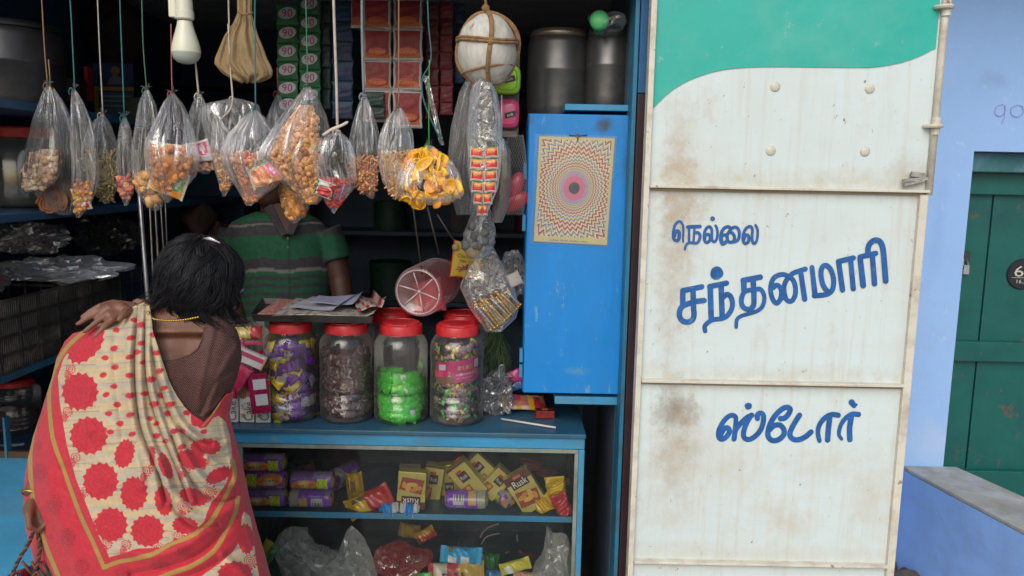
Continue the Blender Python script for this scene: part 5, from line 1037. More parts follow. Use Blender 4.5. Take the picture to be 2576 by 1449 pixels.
rib_jar('sweet jar a bit more than one third full of bright green sweet packets',1009,YJ,'green',44,.02,.128,'bright green sweet packet inside the jar with only green packets','green packets in a jar',7,corem('gcore',(.02,.28,.015)),rpx=69)
tk,bk_,rk,hk=rib_jar('rightmost front jar with a magenta paper label and small dark sweets',1148,YJ,'black',120,.02,.225,'small dark twisted sweet with green or yellow ends in the jar with the magenta label','dark sweets in a jar',9,corem('kcore',(.035,.028,.034)),rpx=69)
# magenta paper label inside the jar wall
q=M(); a0,a1=-PI/2-.85,-PI/2+1.0; 
def lf(u,v): a=lerp(a0,a1,u); return (bk_[0]+math.cos(a)*rk*.955,bk_[1]+math.sin(a)*rk*.955,bk_[2]+.122+.062*v+.016*(u-.3))
def lc(u,v):
    if u<.45 and v<.30: return (.16,.08,.04)
    if .10<u<.26 and .62<v<.86: return (.55,.50,.52)
    if .88<u and .55<v<.9: return (.50,.45,.48)
    if .84<u and .25<v<.5: return (.5,.12,.03)
    if u<.2 and v<.58: return (.60,.03,.16)
    return (.42,.012,.15)
q.grid(lf,44,24,colfn=lc); lab_=q.build('paper_label',m_wrapd,tk)
q=M()
def onl(u,v,s,size,c,wid):
    a=lerp(a0,a1,u); ce=np.array([bk_[0]+math.cos(a)*(rk*.955+.0016),bk_[1]+math.sin(a)*(rk*.955+.0016),bk_[2]+.122+.062*v+.016*(u-.3)]); text(q,s,ce,(-math.sin(a),math.cos(a),.12),(0,0,1),size,c,wid=wid)
for i,ch in enumerate('IMLIES'): onl(.54+.055*i,.66,ch,.016,(.60,.28,.12),.007)
onl(.34,.42,'2',.020,(.55,.30,.15),.009)
for i in range(9): onl(.50+.042*i,.36,'சுவைமிகு'[i%8] if False else 'ofleoaso'[i%8],.011,(.6,.5,.55),.006)
for i in range(8): onl(.52+.042*i,.20,'ecunoaes'[i%8],.009,(.6,.3,.42),.005)
q.build('print',m_wrapd,lab_,smooth=False)
# jar on the far left, with cards and packets behind its wall
t0,b0,r0,h0_=rib_jar('leftmost jar beside the woman with a yellow packet on top and pink cards inside',622,2.255,None,rpx=66)
for _c in list(t0.children):
    if _c.name.startswith('lid'):
        for _d in list(_c.children): bpy.data.objects.remove(_d)
        bpy.data.objects.remove(_c)
def boxp(label,name,cat,ce,u,v,w,h,d,c,Y=None,faces=None,group=None,mt=None,seed=0,par=None):
    ce=np.array(ce,float); u=np.array(u,float); u/=np.linalg.norm(u); v=np.array(v,float); v-=u*np.dot(u,v); v/=np.linalg.norm(v); n=np.cross(u,v)
    t=thing(name,label,cat,ce-v*h/2,group); q=M(); q.obox(ce,[u,v,n],[w/2,h/2,d/2],c); q.build('body',mt or m_wrap,t,bevel=min(w,h,d)*.07)
    if faces:
        q=M(); fc=ce+n*(d/2+.0006)
        for i,(k,*a) in enumerate(faces):
            f=fc+n*(.0003*i)
            if k=='r': x0,y0,x1,y1,cc=a; q.add([f+u*(x*w)+v*(y*h) for x,y in((x0,y0),(x1,y0),(x1,y1),(x0,y1))],[(0,1,2,3)],cc)
            elif k=='t':
                s,x,y,sz,wd,cc,*ro=a; ro=ro[0] if ro else 0; cs,sn=math.cos(R(ro)),math.sin(R(ro)); text(q,s,f+u*(x*w)+v*(y*h),u*cs+v*sn,-u*sn+v*cs,sz*h,cc,wid=wd*(w if abs(cs)>.5 else h))
            elif k=='e': x,y,rx,ry,cc=a; q.add([f+u*(x+rx*math.cos(b))*w+v*(y+ry*math.sin(b))*h for b in np.linspace(0,2*PI,25)[:-1]],[tuple(range(24))],cc)
            elif k=='p': pts,cc=a; q.add([f+u*(x*w)+v*(y*h) for x,y in pts],[tuple(range(len(pts)))],cc)
        q.build('print',m_wrapd,t,smooth=False)
    return t
FX=(1,0,0); FZ=(0,0,1)
# the front normal n = u x v must point to -Y: u=+X, v=+Z gives n=-Y
def cake(i,px,label,tx=True):
    Y=2.135; b=P(px,1068,Y); w=37*PM(Y); h=112*PM(Y); ce=np.array([b[0],Y+.012,zt_+.001+h/2]); 
    fs=[('r',-.5,.06,.5,.5,(.30,.11,.05)),('p',[(-.5,.10),(-.2,.05),(.1,.12),(.5,.04),(.5,-.1),(-.5,-.1)],(.62,.62,.60))]
    for k in range(6): fs.append(('p',[(-.45+k*.15,.10),(-.41+k*.15,.10),(-.33+k*.15,.45),(-.37+k*.15,.45)],(.45,.27,.14)))
    fs+=[('p',[(-.5,.5),(.5,.5),(.5,.36),(.1,.30),(-.5,.42)],(.45,.02,.05)),('p',[(-.5,.15),(-.3,.22),(-.5,.34)],(.05,.30,.06))]
    fs+=[('t','Caké',.12,-.22,.30,.44,(.10,.085,.075),90),('t','soft',-.28,-.12,.10,.12,(.35,.05,.12),90),('r',-.36,-.36,-.12,-.28,(.35,.22,.02))]
    return boxp(label,'cake_packet','cake packet',ce,(1,.12*(i-1),0),(0,.04,1),w,h,.022,(.60,.60,.58),faces=fs,group='white cake packets on the counter')
cake(0,583,'white cake packet with dark lettering nearest the woman'); cake(1,622,'middle white cake packet with a green and brown top'); cake(2,661,'white cake packet partly below the magenta card, touching the toffee jar')
boxp('magenta card with two blank white fields standing above the right cake packet','magenta_card','card',P(652,990,2.118),(1,0,.12),(-.12,.05,1),50*PM(2.12),104*PM(2.12),.003,(.26,.008,.06),faces=[('r',-.25,.10,.42,.36,(.50,.52,.53)),('r',-.22,-.30,.42,-.02,(.50,.52,.53)),('r',-.5,.46,.5,.5,(.2,.005,.04))])
boxp('white and pink striped carton lying tilted on the cake packets','striped_carton','box',P(630,900,2.12),(.88,.1,-.42),(.42,.05,.88),78*PM(2.12),34*PM(2.12),.02,(.55,.54,.54),faces=[('r',-.40,.0,.44,.34,(.42,.05,.12)),('r',.45,-.5,.5,.5,(.5,.25,.05))])
q=M(); pillow(q,P(597,957,2.12),(.5,0,.8),(.8,.1,-.5),90*PM(2.12),44*PM(2.12),.02,c=(.42,.025,.09),seed=3); tag(q.build('pink_packet',m_wrap,loc=P(597,957,2.12)),'crumpled deep pink packet between the woman and the magenta card','packet')
q=M(); q.blob(P(580,985,2.11),(.014,.012,.018),4,.3,seg=18); tag(q.build('red_packet',m_wrap if False else mat('redfoil',(.45,.02,.04),.35,var=.3,bump=.6,bs=80),loc=P(580,985,2.11)),'small crushed red packet right beside the woman blouse on the cake packets','packet')
q=M(); pillow(q,P(622,838,2.20),(1,0,.08),(0,.5,1),76*PM(2.2),34*PM(2.2),.03,colfn=lambda s,t,f:(.45,.36,.12) if s<.66 else (.42,.05,.05),seed=8,nu=18); tag(q.build('yellow_packet',m_wrap,loc=P(622,838,2.2)),'soft yellow packet with a red end on top of the leftmost jar','packet')
def pinkp(k):
    q=M(); cf=lambda s_,t_,f:[(.55,.03,.14),(.60,.56,.56),(.60,.30,.36)][(int(s_*3)+k)%3]
    pillow(q,(0,0,0),(1,0,0),(0,1,0),.075,.036,.014,colfn=cf,nu=14,nv=7,seed=k,wr=.35); return q
_pr=[]
rg=rng(66)
for k in range(30):
    a=rg.gauss(-PI/2,.8); p=(b0[0]+math.cos(a)*r0*.76,b0[1]+math.sin(a)*r0*.76,b0[2]+.02+.175*(k+.5)/30)
    if k<4: o=pinkp(k).build('wrapped_cake',m_sweetwrap,loc=(0,0,0)); _pr.append(o)
    else: o=_pr[k%4].copy(); COL.objects.link(o)
    o.location=p; o.rotation_euler=(PI/2+rg.uniform(-.3,.3),rg.uniform(-.5,.5),a+PI/2); tag(o,'pink and white wrapped cake inside the leftmost jar','cake','pink wrapped cakes in the leftmost jar')
q=M(); q.lathe([(r0*1.005,.0),(r0*1.01,.012)],b0+np.array([0,0,.178]),n=40); q.build('pink_band',mat('pink_band',(.55,.012,.10),.5),t0)
# lids only jars of the second row
for px,l in((985,'jar behind the green packet jar, only its red lid showing left of the clear jar'),(1163,'jar behind the magenta labelled jar with its red lid showing above it'),(905,'jar under the right end of the tray, second row'),(790,'jar hidden behind the toffee and chocolate jars, second row')):
    rib_jar(l,px,2.385,None,rpx=64,group='second row of sweet jars')
# empty jar lying on top of the lids, its ribbed base towards the street
p0=P(1051,752,2.235); p0[2]=max(p0[2],zt_+.285+.076); ax=np.array([.20,1,.04]); ax/=np.linalg.norm(ax); r=.0735; h=.25
t=thing('empty_jar','empty clear pinkish jar lying on the lids with its star ribbed base towards the viewer','jar',p0-np.array([0,0,r]))
m_pinkjar=film('pink_jar_plastic',tint=(.95,.80,.82),base=.09,fres=1,rough=.07,stre=(9,9,9),bump=.3,milk=.5,spk=.15,bdist=.004)
q=M(); pr=[(0,.016),(.5,.014),(.82,.006),(.90,0),(.96,.006),(1,.02),(1,.06),(.97,.07),(1,.08),(1,.13),(.97,.14),(1,.15),(1,.19),(.93,.215),(.78,.228),(.76,.25)]
q.lathe([(a*r,c) for a,c in pr],p0,ax,48); q.build('body',m_pinkjar,t)
q=M(); q.lathe([(0,.245),(r*.80,.245),(r*.80,.268),(0,.27)],p0,ax,40); q.build('lid',m_redlid,t,auto=40)
q=M(); a_=np.cross(ax,(0,0,1)); a_/=np.linalg.norm(a_); b_=np.cross(ax,a_)
for k in range(6): th=k*PI/3+.3; d=a_*math.cos(th)+b_*math.sin(th); q.tube([p0+ax*.012+d*.006,p0+ax*.009+d*r*.45,p0+ax*.002+d*r*.80],[.0022,.0026,.0016],6)
q.tube([p0+ax*.001+(a_*math.cos(x)+b_*math.sin(x))*r*.86 for x in np.linspace(0,2*PI,40)],.0022,6); q.lathe([(0,-.004),(.005,-.003),(.006,.01)],p0+ax*.01,ax,12)
q.build('base_ribs',mat('rib_clear',(.55,.42,.43),.15,var=.1,spec=.8,coat=.5),t)
q=M(); pillow(q,P(1079,745,2.33),(1,0,.2),(0,.3,1),.09,.10,.02,c=(.50,.05,.07),seed=2); tag(q.build('red_reflection_sheet',m_wrapd,loc=P(1079,745,2.33)),'pinkish red sheet added for the red reflection inside the lying empty jar','packet')  # sheet added inside the empty jar to imitate its red reflection
# tray with papers
z0=zt_+.285+.003; 
xa=P(641,818,2.14)[0]; xb=P(936,818,2.14)[0]; Yf,Yr=2.13,2.40
t=thing('paper_tray','flat dark tray holding newspaper and bills, lying across the jar lids','tray',((xa+xb)/2,(Yf+Yr)/2,z0))
m_tray=mat('tray_black',(.02,.018,.018),.4,var=.2,vs=10,dirt=(.1,.09,.08),da=.5)
q=M(); V=[]; xr0,xr1=P(664,770,Yr)[0],P(945,770,Yr)[0]
q.add([(xa,Yf,z0),(xb,Yf,z0),(xr1,Yr,z0),(xr0,Yr,z0),(xa-.006,Yf-.006,z0+.022),(xb+.006,Yf-.006,z0+.022),(xr1+.006,Yr+.006,z0+.022),(xr0-.006,Yr+.006,z0+.022),(xa+.002,Yf+.002,z0+.004),(xb-.002,Yf+.002,z0+.004),(xr1-.002,Yr-.002,z0+.004),(xr0+.002,Yr-.002,z0+.004)],[(3,2,1,0),(0,1,5,4),(1,2,6,5),(2,3,7,6),(3,0,4,7),(8,9,10,11),(4,5,9,8),(5,6,10,9),(6,7,11,10),(7,4,8,11)]); q.build('tray_body',m_tray,t,smooth=False,bevel=.0015)
def sheet(label,x0,x1,y0,y1,z,c,seed,rot=0,cat='paper',name='paper_sheet',colfn=None,curl=.004,tilt=0):
    rg=rng(seed); cx,cy=(x0+x1)/2,(y0+y1)/2; cs,sn=math.cos(rot),math.sin(rot); ph=rg.uniform(0,6)
    def f(u,v):
        a=(u-.5)*(x1-x0); b=(v-.5)*(y1-y0); return (cx+a*cs-b*sn,cy+a*sn+b*cs,z+curl*(.5+.5*math.sin(u*5+ph+v*2))+curl*2*max(0,abs(u-.5)*2-.8)*5*(u>.5)+tilt*v)
    q=M(); q.grid(f,26,18,c,colfn=colfn); return tag(q.build(name,m_wrapd,loc=(cx,cy,z),solid=.0006),label,cat)
def speck(seed,a,b,th=.5):
    rg=rng(seed)
    return lambda u,v: a if rg.random()<th else b
sheet('pink speckled paper at the left end of the tray',xa+.003,xa+.10,Yf+.005,Yr-.02,z0+.012,None,1,colfn=speck(1,(.50,.26,.25),(.42,.14,.13)),tilt=.012)
sheet('large printed newspaper sheet spread over the tray',xa+.05,xb+.002,Yf-.004,Yr-.005,z0+.016,None,2,.02,colfn=speck(5,(.42,.39,.34),(.22,.20,.18),.75),curl=.006,tilt=.004)
sheet('white ruled bill paper on top of the newspaper',xa+.09,xb-.09,Yf+.05,Yr-.03,z0+.026,None,3,-.12,colfn=lambda u,v:(.30,.31,.42) if int(v*18)%4==0 else (.50,.50,.56),curl=.006,tilt=.006)
sheet('folded pale blue note on the bill paper',xa+.13,xb-.06,Yf+.09,Yr-.05,z0+.036,(.40,.42,.58),4,.05,curl=.006,tilt=.004)
sheet('red and white printed leaflet at the right end of the tray',xb-.075,xb-.004,Yf+.03,Yr-.01,z0+.030,None,6,.3,colfn=lambda u,v:(.40,.03,.03) if (int(u*9)+int(v*5))%3==0 else (.42,.38,.34),curl=.012)
# right end of the counter
lump('plastic_bag','crumpled grey clear bag standing on the counter right of the magenta labelled jar','bag',(1253,990,40,56),2.27,.05,51,film('crumple_grey',tint=(.55,.6,.64),base=.16,spk=.55,stre=(20,20,20),fres=1,bump=1,bdist=.012),nose=.3)
for i,(px,py,w,h,u,c,l) in enumerate([(1318,1012,118,48,(1,.3,-.12),None,'colourful picture packet lying on the counter under the blue cupboard'),(1290,948,52,34,(1,0,.35),(.35,.02,.14),'pink packet leaning behind the crumpled grey bag'),(1302,968,36,26,(1,0,.3),(.02,.09,.30),'small blue packet below the pink packet')]):
    p=P(px,py,2.30); rg=rng(i+60); pal=[(.45,.04,.05),(.55,.33,.03),(.05,.12,.32),(.5,.42,.38),(.4,.15,.12)]
    vals={}
    def cf(s,t,f): 
        k=(int(s*7),int(t*4)); vals.setdefault(k,rg.choice(pal)); return vals[k]
    q=M(); pillow(q,p,u,(0,.75,.5) if i==0 else (0,.2,1),w*PM(2.3),h*PM(2.3),.014,colfn=cf if c is None else None,c=c,nu=24,nv=10,seed=i+9); tag(q.build('packet',m_wrap,loc=p),l,'packet')
q=M(); a=np.array([*P(1262,1034,2.23)[:1],2.20,zt_+.005]); b=np.array([P(1398,1056,2.14)[0],2.10+.03,zt_+.005]); q.tube([a,b],.0032,8); tag(q.build('white_stick',mat('white_stick',(.5,.5,.5),.4),loc=a),'thin white stick lying on the counter top','stick')
boxp('small red match box at the right end of the counter','match_box','box',(P(1372,1050,2.19)[0],2.24,zt_+.0125),(1,.05,0),(0,1,0),.055,.035,.022,(.20,.015,.015),faces=[('e',0,0,.2,.3,(.4,.25,.05))])
# ================================================================= SHOWCASE: upper shelf
zs=.6078; rr=.0258
def roll(label,px,Y,z,L,ang,flip,back,seed,r=rr,yaw=0,group='purple biscuit rolls'):
    """cylindrical biscuit pack; print on its street side"""
    c=np.array([P(px,1220,Y)[0],Y,z]); u=np.array([math.cos(yaw),math.sin(yaw),0]); t=thing('biscuit_roll',label,'biscuit roll',c-np.array([0,0,r]),group)
    rg=rng(seed); pu=(.20,.06,.46); n=40; V=[];C=[];m_=44; f=np.cross(u,(0,0,1)); 
    def front(s,h): # s 0..1 along, h -1..1 height on the visible side
        if flip: s=1-s; h=-h
        if back:
            if .06<s<.26: return (.30,.33,.25)
            if .27<s<.45 and h<.35: return (.50,.36,.13)
            if .55<s<.80 and -.8<h<.35: return (.48,.49,.50) if not (h<-.15 and int(s*120)%2) else (.12,.12,.13)
            if .84<s<.95 and h>.3: return (.22,.13,.33)
            if h>.8 : return (.18,.10,.30)
            return pu
        if .64<s<.86 and -.85<h<.45: return (.52,.74,.03) if not ((int(s*60)+int(h*9))%5==0) else (.08,.42,.03)
        e=((s-.36)/.30)**2+((h+.25-(s-.36)*.4)/.62)**2
        if e<1:
            k=max(0,1-((s-.36)/.16)**2-((h+.1)/.5)**2); return mixc((.72,.26,.03),(.80,.74,.32),k)
        if h>.62: return (.17,.12,.26) if s<.55 else (.28,.22,.36)
        return pu
    for i in range(m_+1):
        s=i/m_; e=min(s,1-s); rd=r*(1 if e>.07 else (.35+.65*math.sqrt(max(0,e/.07)))) ; x=(s-.5)*L
        for k in range(n):
            th=2*PI*k/n; q_=rd*(1+.018*math.sin(5*th+seed)+(.05*math.sin(9*th) if e<.07 else 0)+.008*math.sin(s*40)); V.append(c+u*x+f*(-math.cos(th)*-q_)*1+np.array([0,0,math.sin(th)*q_]))
    Fc=[]
    for i in range(m_):
        for k in range(n):
            Fc.append((i*n+k,i*n+(k+1)%n,(i+1)*n+(k+1)%n,(i+1)*n+k)); th=2*PI*(k+.5)/n; s=(i+.5)/m_; cc=math.cos(th); h=math.sin(th)
            if s<.05 or s>.95: C.append([(.10,.035,.22),(.30,.34,.04),(.42,.16,.05)][(k//4+seed)%3])
            else: C.append(front(s,h) if cc>0 else pu)
    Fc+=[tuple(range(n-1,-1,-1)),tuple(m_*n+k for k in range(n))]; C+=[(.25,.2,.3)]*2
    q=M(); q.add(V,Fc,C); q.build('body',m_wrap,t)
    q=M(); d=f; sg=-1 if flip else 1
    if not back:
        text(q,'Marie Light',c+u*L*(-.14*sg)+d*(r+.0012)+np.array([0,0,-.006*sg]),u*sg+np.array([0,0,.12*sg]),(0,0,sg),.0125,(.09,.04,.12),wid=L*.42)
        text(q,'₹10/-',c+u*L*(-.36*sg)+d*(r*.92)+np.array([0,0,.011*sg]),u*sg,(0,0,sg),.009,(.5,.5,.5),wid=L*.13)
        text(q,'FREE',c+u*L*(.25*sg)+d*(r*.96+.0012)+np.array([0,0,.006*sg]),u*sg,(0,0,sg),.009,(.60,.42,.02),wid=L*.17); text(q,'42',c+u*L*(.25*sg)+d*(r+.0012)+np.array([0,0,-.007*sg]),u*sg,(0,0,sg),.016,(.62,.44,.02),wid=L*.14)
    else:
        text(q,'the lighter way',c+u*L*.18*sg+d*(r*.86+.001)+np.array([0,0,.013*sg]),u*sg,(0,0,sg),.006,(.45,.42,.5),wid=L*.34)
    q.build('print',m_wrapd,t,smooth=False); return t
Yr_=2.158
Lr=.128
roll('purple biscuit roll on top of the left stack with upright print',666,Yr_,zs+rr*5.0,Lr,0,0,0,1)
roll('purple biscuit roll in the middle of the left stack, print upside down',667,Yr_-.003,zs+rr*3.0,Lr,0,1,0,2)
roll('purple biscuit roll at the bottom of the left stack in the showcase',668,Yr_-.003,zs+rr,Lr,0,0,0,3)
roll('purple biscuit roll on top of the second stack in the showcase',787,Yr_,zs+rr*3,Lr,0,0,0,4)
roll('purple biscuit roll with a barcode at the bottom of the second stack',782,Yr_-.004,zs+rr,Lr,0,0,1,5)
roll('dark purple biscuit roll lying end on behind the second stack',866,2.29,zs+rr*1.9,.10,0,0,1,6,yaw=1.1)
roll('dim biscuit roll at the bottom behind the second stack',858,2.30,zs+rr*.99,.10,0,0,1,9,yaw=1.2,r=.024)
roll('purple biscuit roll with a barcode below the tumbled rusk boxes',1174,2.165,zs+rr,.125,0,1,1,7)
roll('purple and green biscuit roll seen from its end near the rusk boxes',1262,2.21,zs+rr,.11,0,0,0,8,yaw=-1.15)
m_gold=mat('gold_carton',None,.32,.25,var=.12,vs=20,bump=.25,bs=60,coat=.2)
GO=(.46,.40,.11); BRN=(.10,.022,.015)
def rusk(label,px,py,Y,ang,w,h,d=.034,tilt=0,yaw=0,big=True,flip=False):
    a=R(ang)+(PI if flip else 0); u=np.array([math.cos(a),yaw,math.sin(a)]); v=np.array([-math.sin(a),tilt,math.cos(a)])
    if big: fs=[('r',-.5,.16 ,.5,.5,BRN),('r',-.5,.10,-.34,.30,GO),('r',.34,.10,.5,.30,GO),('p',[(-.44,-.30),(.34,-.36),(.44,-.02),(-.36,.10)],(.27,.05,.025)),('e',-.22,-.08,.17,.06,(.50,.24,.05)),('e',-.02,-.17,.20,.055,(.60,.36,.08)),('e',.12,-.06,.10,.10,(.58,.33,.07)),('e',-.05,-.02,.13,.045,(.46,.20,.04)),('e',.26,-.15,.08,.09,(.52,.27,.05)),('r',-.32,.17,.32,.40,(.045,.012,.01)),('t','Rusk',0,.285,.24,.56,(.68,.66,.62)),('r',-.14,.40,.16,.47,(.45,.10,.10))]
    else: fs=[('r',-.44,-.44,.0,-.1,(.28,.06,.03)),('p',[(-.38,-.3),(-.2,-.4),(-.05,-.15),(-.2,-.12)],(.5,.26,.06)),('r',-.20,.0,.24,.26,(.05,.013,.012)),('t','Rusk',.02,.13,.16,.34,(.55,.52,.5)),('r',-.2,.27,.1,.33,(.4,.03,.03)),('r',-.5,.44,.5,.5,BRN)]
    return boxp(label,'rusk_box','rusk box',P(px,py,Y),u,v,w*PM(Y),h*PM(Y),d,GO,faces=fs,mt=m_gold,group='gold rusk boxes in the showcase')
rusk('gold and brown rusk box standing upside down next to the yellow and red bag',1037,1228,2.155,-3,74,100,flip=True,yaw=.0,tilt=.0)
rusk('dim gold rusk box just behind the upside down box',1090,1212,2.24,-8,50,100,big=False)
rusk('dark gold rusk box between the upside down box and the tilted boxes',1132,1208,2.27,4,54,96,big=False,flip=True)
rusk('tilted gold rusk box leaning left over the purple barcode roll',1176,1203,2.19,40,58,104,big=False,yaw=-.1)
rusk('topmost tilted gold rusk box with a red end',1212,1178,2.23,46,54,92,big=False)
rusk('gold rusk box leaning right between topmost and largest box',1248,1212,2.20,-42,52,86,big=False)
rusk('large gold rusk box leaning right with white lettering on brown',1322,1232,2.165,32,72,112,yaw=-.0)
q=M(); c=P(1160,1160,2.225); q.obox(c,[(.7,.0,-.7),(0,1,0),(.7,0,.7)],[.018,.018,.014],(.38,.03,.025)); tag(q.build('red_packet',m_wrap,loc=c,bevel=.002),'small red packet at the top of the tumbled rusk boxes','packet')
q=M(); prect(q,1008,1158,1062,1180,2.22,(.07,.05,.05),.03); tag(q.build('dark_carton',m_wrapd,loc=P(1035,1180,2.22)),'dark printed carton behind the upside down rusk box','box')
def pk(label,name,px,py,Y,w,h,ang,c,seed,d=.03,group=None,cat='packet',cf=None,txt=None,tc=(.05,.05,.05),mt=None,nz=.25,yaw=0,cr=.1):
    a=R(ang); u=np.array([math.cos(a),yaw,math.sin(a)]); v=np.array([-math.sin(a),.15,math.cos(a)]); ce=P(px,py,Y); q=M(); n=pillow(q,ce,u,v,w*PM(Y),h*PM(Y),d,colfn=cf,c=c,nu=20,nv=10,seed=seed,wr=nz,crimp=cr)
    o=q.build(name,mt or m_wrap,loc=ce)
    if txt: q=M(); text(q,txt,ce+n*(d/2+.002),u/np.linalg.norm(u),v,h*PM(Y)*.42,tc,wid=w*PM(Y)*.5); q.build('print',m_wrapd,o,smooth=False)
    return tag(o,label,cat,group)
YE=(.55,.36,.015); RD=(.42,.025,.03)
pk('yellow and red snack bag lying tilted in the middle of the showcase shelf','snack_packet',928,1262,2.15,128,56,27,None,21,.04,cf=lambda s,t,f:(.10,.09,.05) if (.22<s<.52 and .66<t<.86) else (YE if s<.52 else RD),nz=.3)
pk('upright yellow packet behind the yellow and red bag','snack_packet',893,1222,2.22,44,70,8,None,22,.03,cf=lambda s,t,f:(.16,.10,.04) if (.3<s<.6 and .3<t<.7) else (.42,.27,.02))
BL=(.015,.22,.62)
for i,(px,py,l,a) in enumerate(((978,1283,'left shiny blue foil packet in front of the rusk box',4),(1030,1283,'right shiny blue and white foil packet under the upside down rusk box',-7))): pk(l,'foil_packet',px,py,2.135,52,40,a,None,30+i,.028,cf=lambda s,t,f,i=i:(.50,.52,.54) if (s>.7 or (i and s<.3 and t>.4)) else BL,mt=m_wrap,nz=.4)
for (px,py,Y,w,h,a,c,l,sd) in((1398,1226,2.17,60,52,100,YE,'yellow twisted packet high at the right end of the showcase',41),(1368,1267,2.155,52,46,30,YE,'yellow packet low between the large rusk box and the red packet',42),(1415,1272,2.145,72,44,115,(.42,.03,.045),'red shiny packet in the lower right corner of the upper shelf',43)):
    pk(l,'snack_packet',px,py,Y,w,h,a,c,sd,.04,nz=.35)
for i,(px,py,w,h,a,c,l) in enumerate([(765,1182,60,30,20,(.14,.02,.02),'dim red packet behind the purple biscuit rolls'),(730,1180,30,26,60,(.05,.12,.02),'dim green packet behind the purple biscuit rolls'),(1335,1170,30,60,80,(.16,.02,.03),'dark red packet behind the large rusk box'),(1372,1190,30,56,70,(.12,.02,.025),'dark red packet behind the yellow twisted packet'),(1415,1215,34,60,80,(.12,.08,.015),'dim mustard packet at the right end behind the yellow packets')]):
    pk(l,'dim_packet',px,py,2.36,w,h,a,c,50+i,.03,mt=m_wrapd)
# ================================================================= SHOWCASE: lower shelf
m_bagfilm=film('milky_showcase_film',tint=(.86,.90,.90),base=.36,spk=.45,stre=(12,12,12),fres=1,milk=.75,bump=.8,bdist=.01)
m_greenfilm=film('green_film',tint=(.04,.30,.14),base=.45,spk=.2,stre=(14,14,14),fres=1,milk=.8,bump=.8,bdist=.01)
def hill(label,outline,Y,depth,mt,seed,name='plastic_bag',cat='bag',marks=None,wr=.004):
    """crumpled bag: closed body following a rough outline, folded surface"""
    cx=sum(p[0] for p in outline)/len(outline); cy=sum(p[1] for p in outline)/len(outline); rg=rng(seed); n=60; rings=7
    O=cat_mull([np.array(p,float) for p in outline+[outline[0]]],max(2,34//len(outline))); m_=len(O)
    ph=[rg.uniform(0,6.3) for _ in range(8)]; V=[]
    def rr_(x,y): return wr*(math.sin(x*.07+y*.04+ph[0])+abs(math.sin(x*.05-y*.09+ph[1]))*1.4+.6*abs(math.sin(x*.11+y*.12+ph[2]))+.4*abs(math.sin(-x*.21+y*.15+ph[3])))
    for side in(1,-1):
        for i in range(rings+1):
            s=i/rings
            for p in O:
                x=cx+(p[0]-cx)*s; y=cy+(p[1]-cy)*s; d=math.sqrt(max(0,1-s*s)); w=P(x,y,Y); w[1]-=side*(depth*d+rr_(x,y)*(1-s**6)+rg.uniform(-.011,.011)*(s>.05)*(s<.98)); w[0]+=rg.uniform(-.006,.006)*(s>.05)*(s<.98); w[2]+=rg.uniform(-.006,.006)*(s>.05)*(s<.98); V.append(w)
    N=(rings+1)*m_; Fc=[]
    for sd in range(2):
        o=sd*N
        for i in range(rings):
            for k in range(m_-1): f=(o+i*m_+k,o+i*m_+k+1,o+(i+1)*m_+k+1,o+(i+1)*m_+k); Fc.append(f if sd==0 else f[::-1])
    q=M(); q.add(V,Fc); t=thing(name,label,cat,P(cx,max(p[1] for p in outline),Y)); q.build('plastic_film',mt,t,smooth=False)
    if marks:
        q=M()
        for (s,x,y,sz,a) in marks: w=P(x,y,max(Y-depth-.017,2.1185)); text(q,s,w,(math.cos(a),0,math.sin(a)),(-math.sin(a),0,math.cos(a)),sz,(.06,.06,.05))
        q.build('print',m_wrapd,t,smooth=False)
    return t
hill('large milky crumpled bag with faint black print on the lower shelf, left one',[(700,1345),(730,1325),(765,1330),(790,1365),(840,1385),(870,1405),(900,1450),(860,1500),(740,1500),(700,1420),(688,1380)],2.172,.032,m_bagfilm,3,marks=[('HP',818,1386,.026,-.3),('soft and tasty',780,1378,.008,-.3),('fresh pack',800,1402,.008,-.25)])
hill('peaked milky plastic bag in the middle of the lower shelf',[(884,1322),(910,1345),(935,1395),(950,1450),(930,1500),(820,1500),(800,1450),(840,1410),(862,1360),(872,1335)],2.165,.028,m_bagfilm,8,marks=[('G',885,1372,.016,-.3),('C',860,1412,.016,-.4),('IIC',830,1432,.014,-.5)])
hill('white tangled film bag in the right corner of the lower shelf',[(1375,1322),(1392,1340),(1425,1345),(1440,1400),(1442,1500),(1345,1500),(1340,1440),(1362,1400),(1372,1350)],2.175,.035,film('white_tangle',tint=(.75,.75,.75),base=.5,spk=.5,stre=(22,22,22),fres=1,milk=.8,bump=1,bdist=.01),12)
hill('dark green film bag low at the left of the lower shelf',[(690,1400),(740,1392),(775,1420),(780,1500),(660,1500),(665,1430)],2.24,.05,m_greenfilm,15)
hill('clear red wrapped bag with black letters left of the blue sweet packet',[(945,1385),(975,1368),(1010,1362),(1050,1380),(1085,1385),(1082,1420),(1010,1452),(960,1450),(938,1420)],2.168,.032,film('red_bag',tint=(.62,.08,.09),base=.5,spk=.4,stre=(14,14,14),fres=1,milk=.7,bump=.8,bdist=.01),21,marks=[('ME3',1040,1408,.034,.15),('III',995,1420,.03,.1)])
pk('green and yellow packet standing low at the left beside the sari','snack_packet',672,1392,2.16,70,44,60,None,61,.02,cf=lambda s,t,f:(.48,.40,.02) if t>.45 else (.03,.22,.04),txt='Mish',tc=(.5,.1,.1))
pk('light blue sweet packet with twisted ends on the lower shelf','sweet_packet',1160,1396,2.15,112,44,-3,None,62,.035,cf=lambda s,t,f:(.55,.58,.60) if (t<.45 and (.18<s<.38 or .50<s<.68)) else ((.20,.14,.03) if (.2<s<.3 and t>.6) else (.03,.30,.58)),cr=.2)
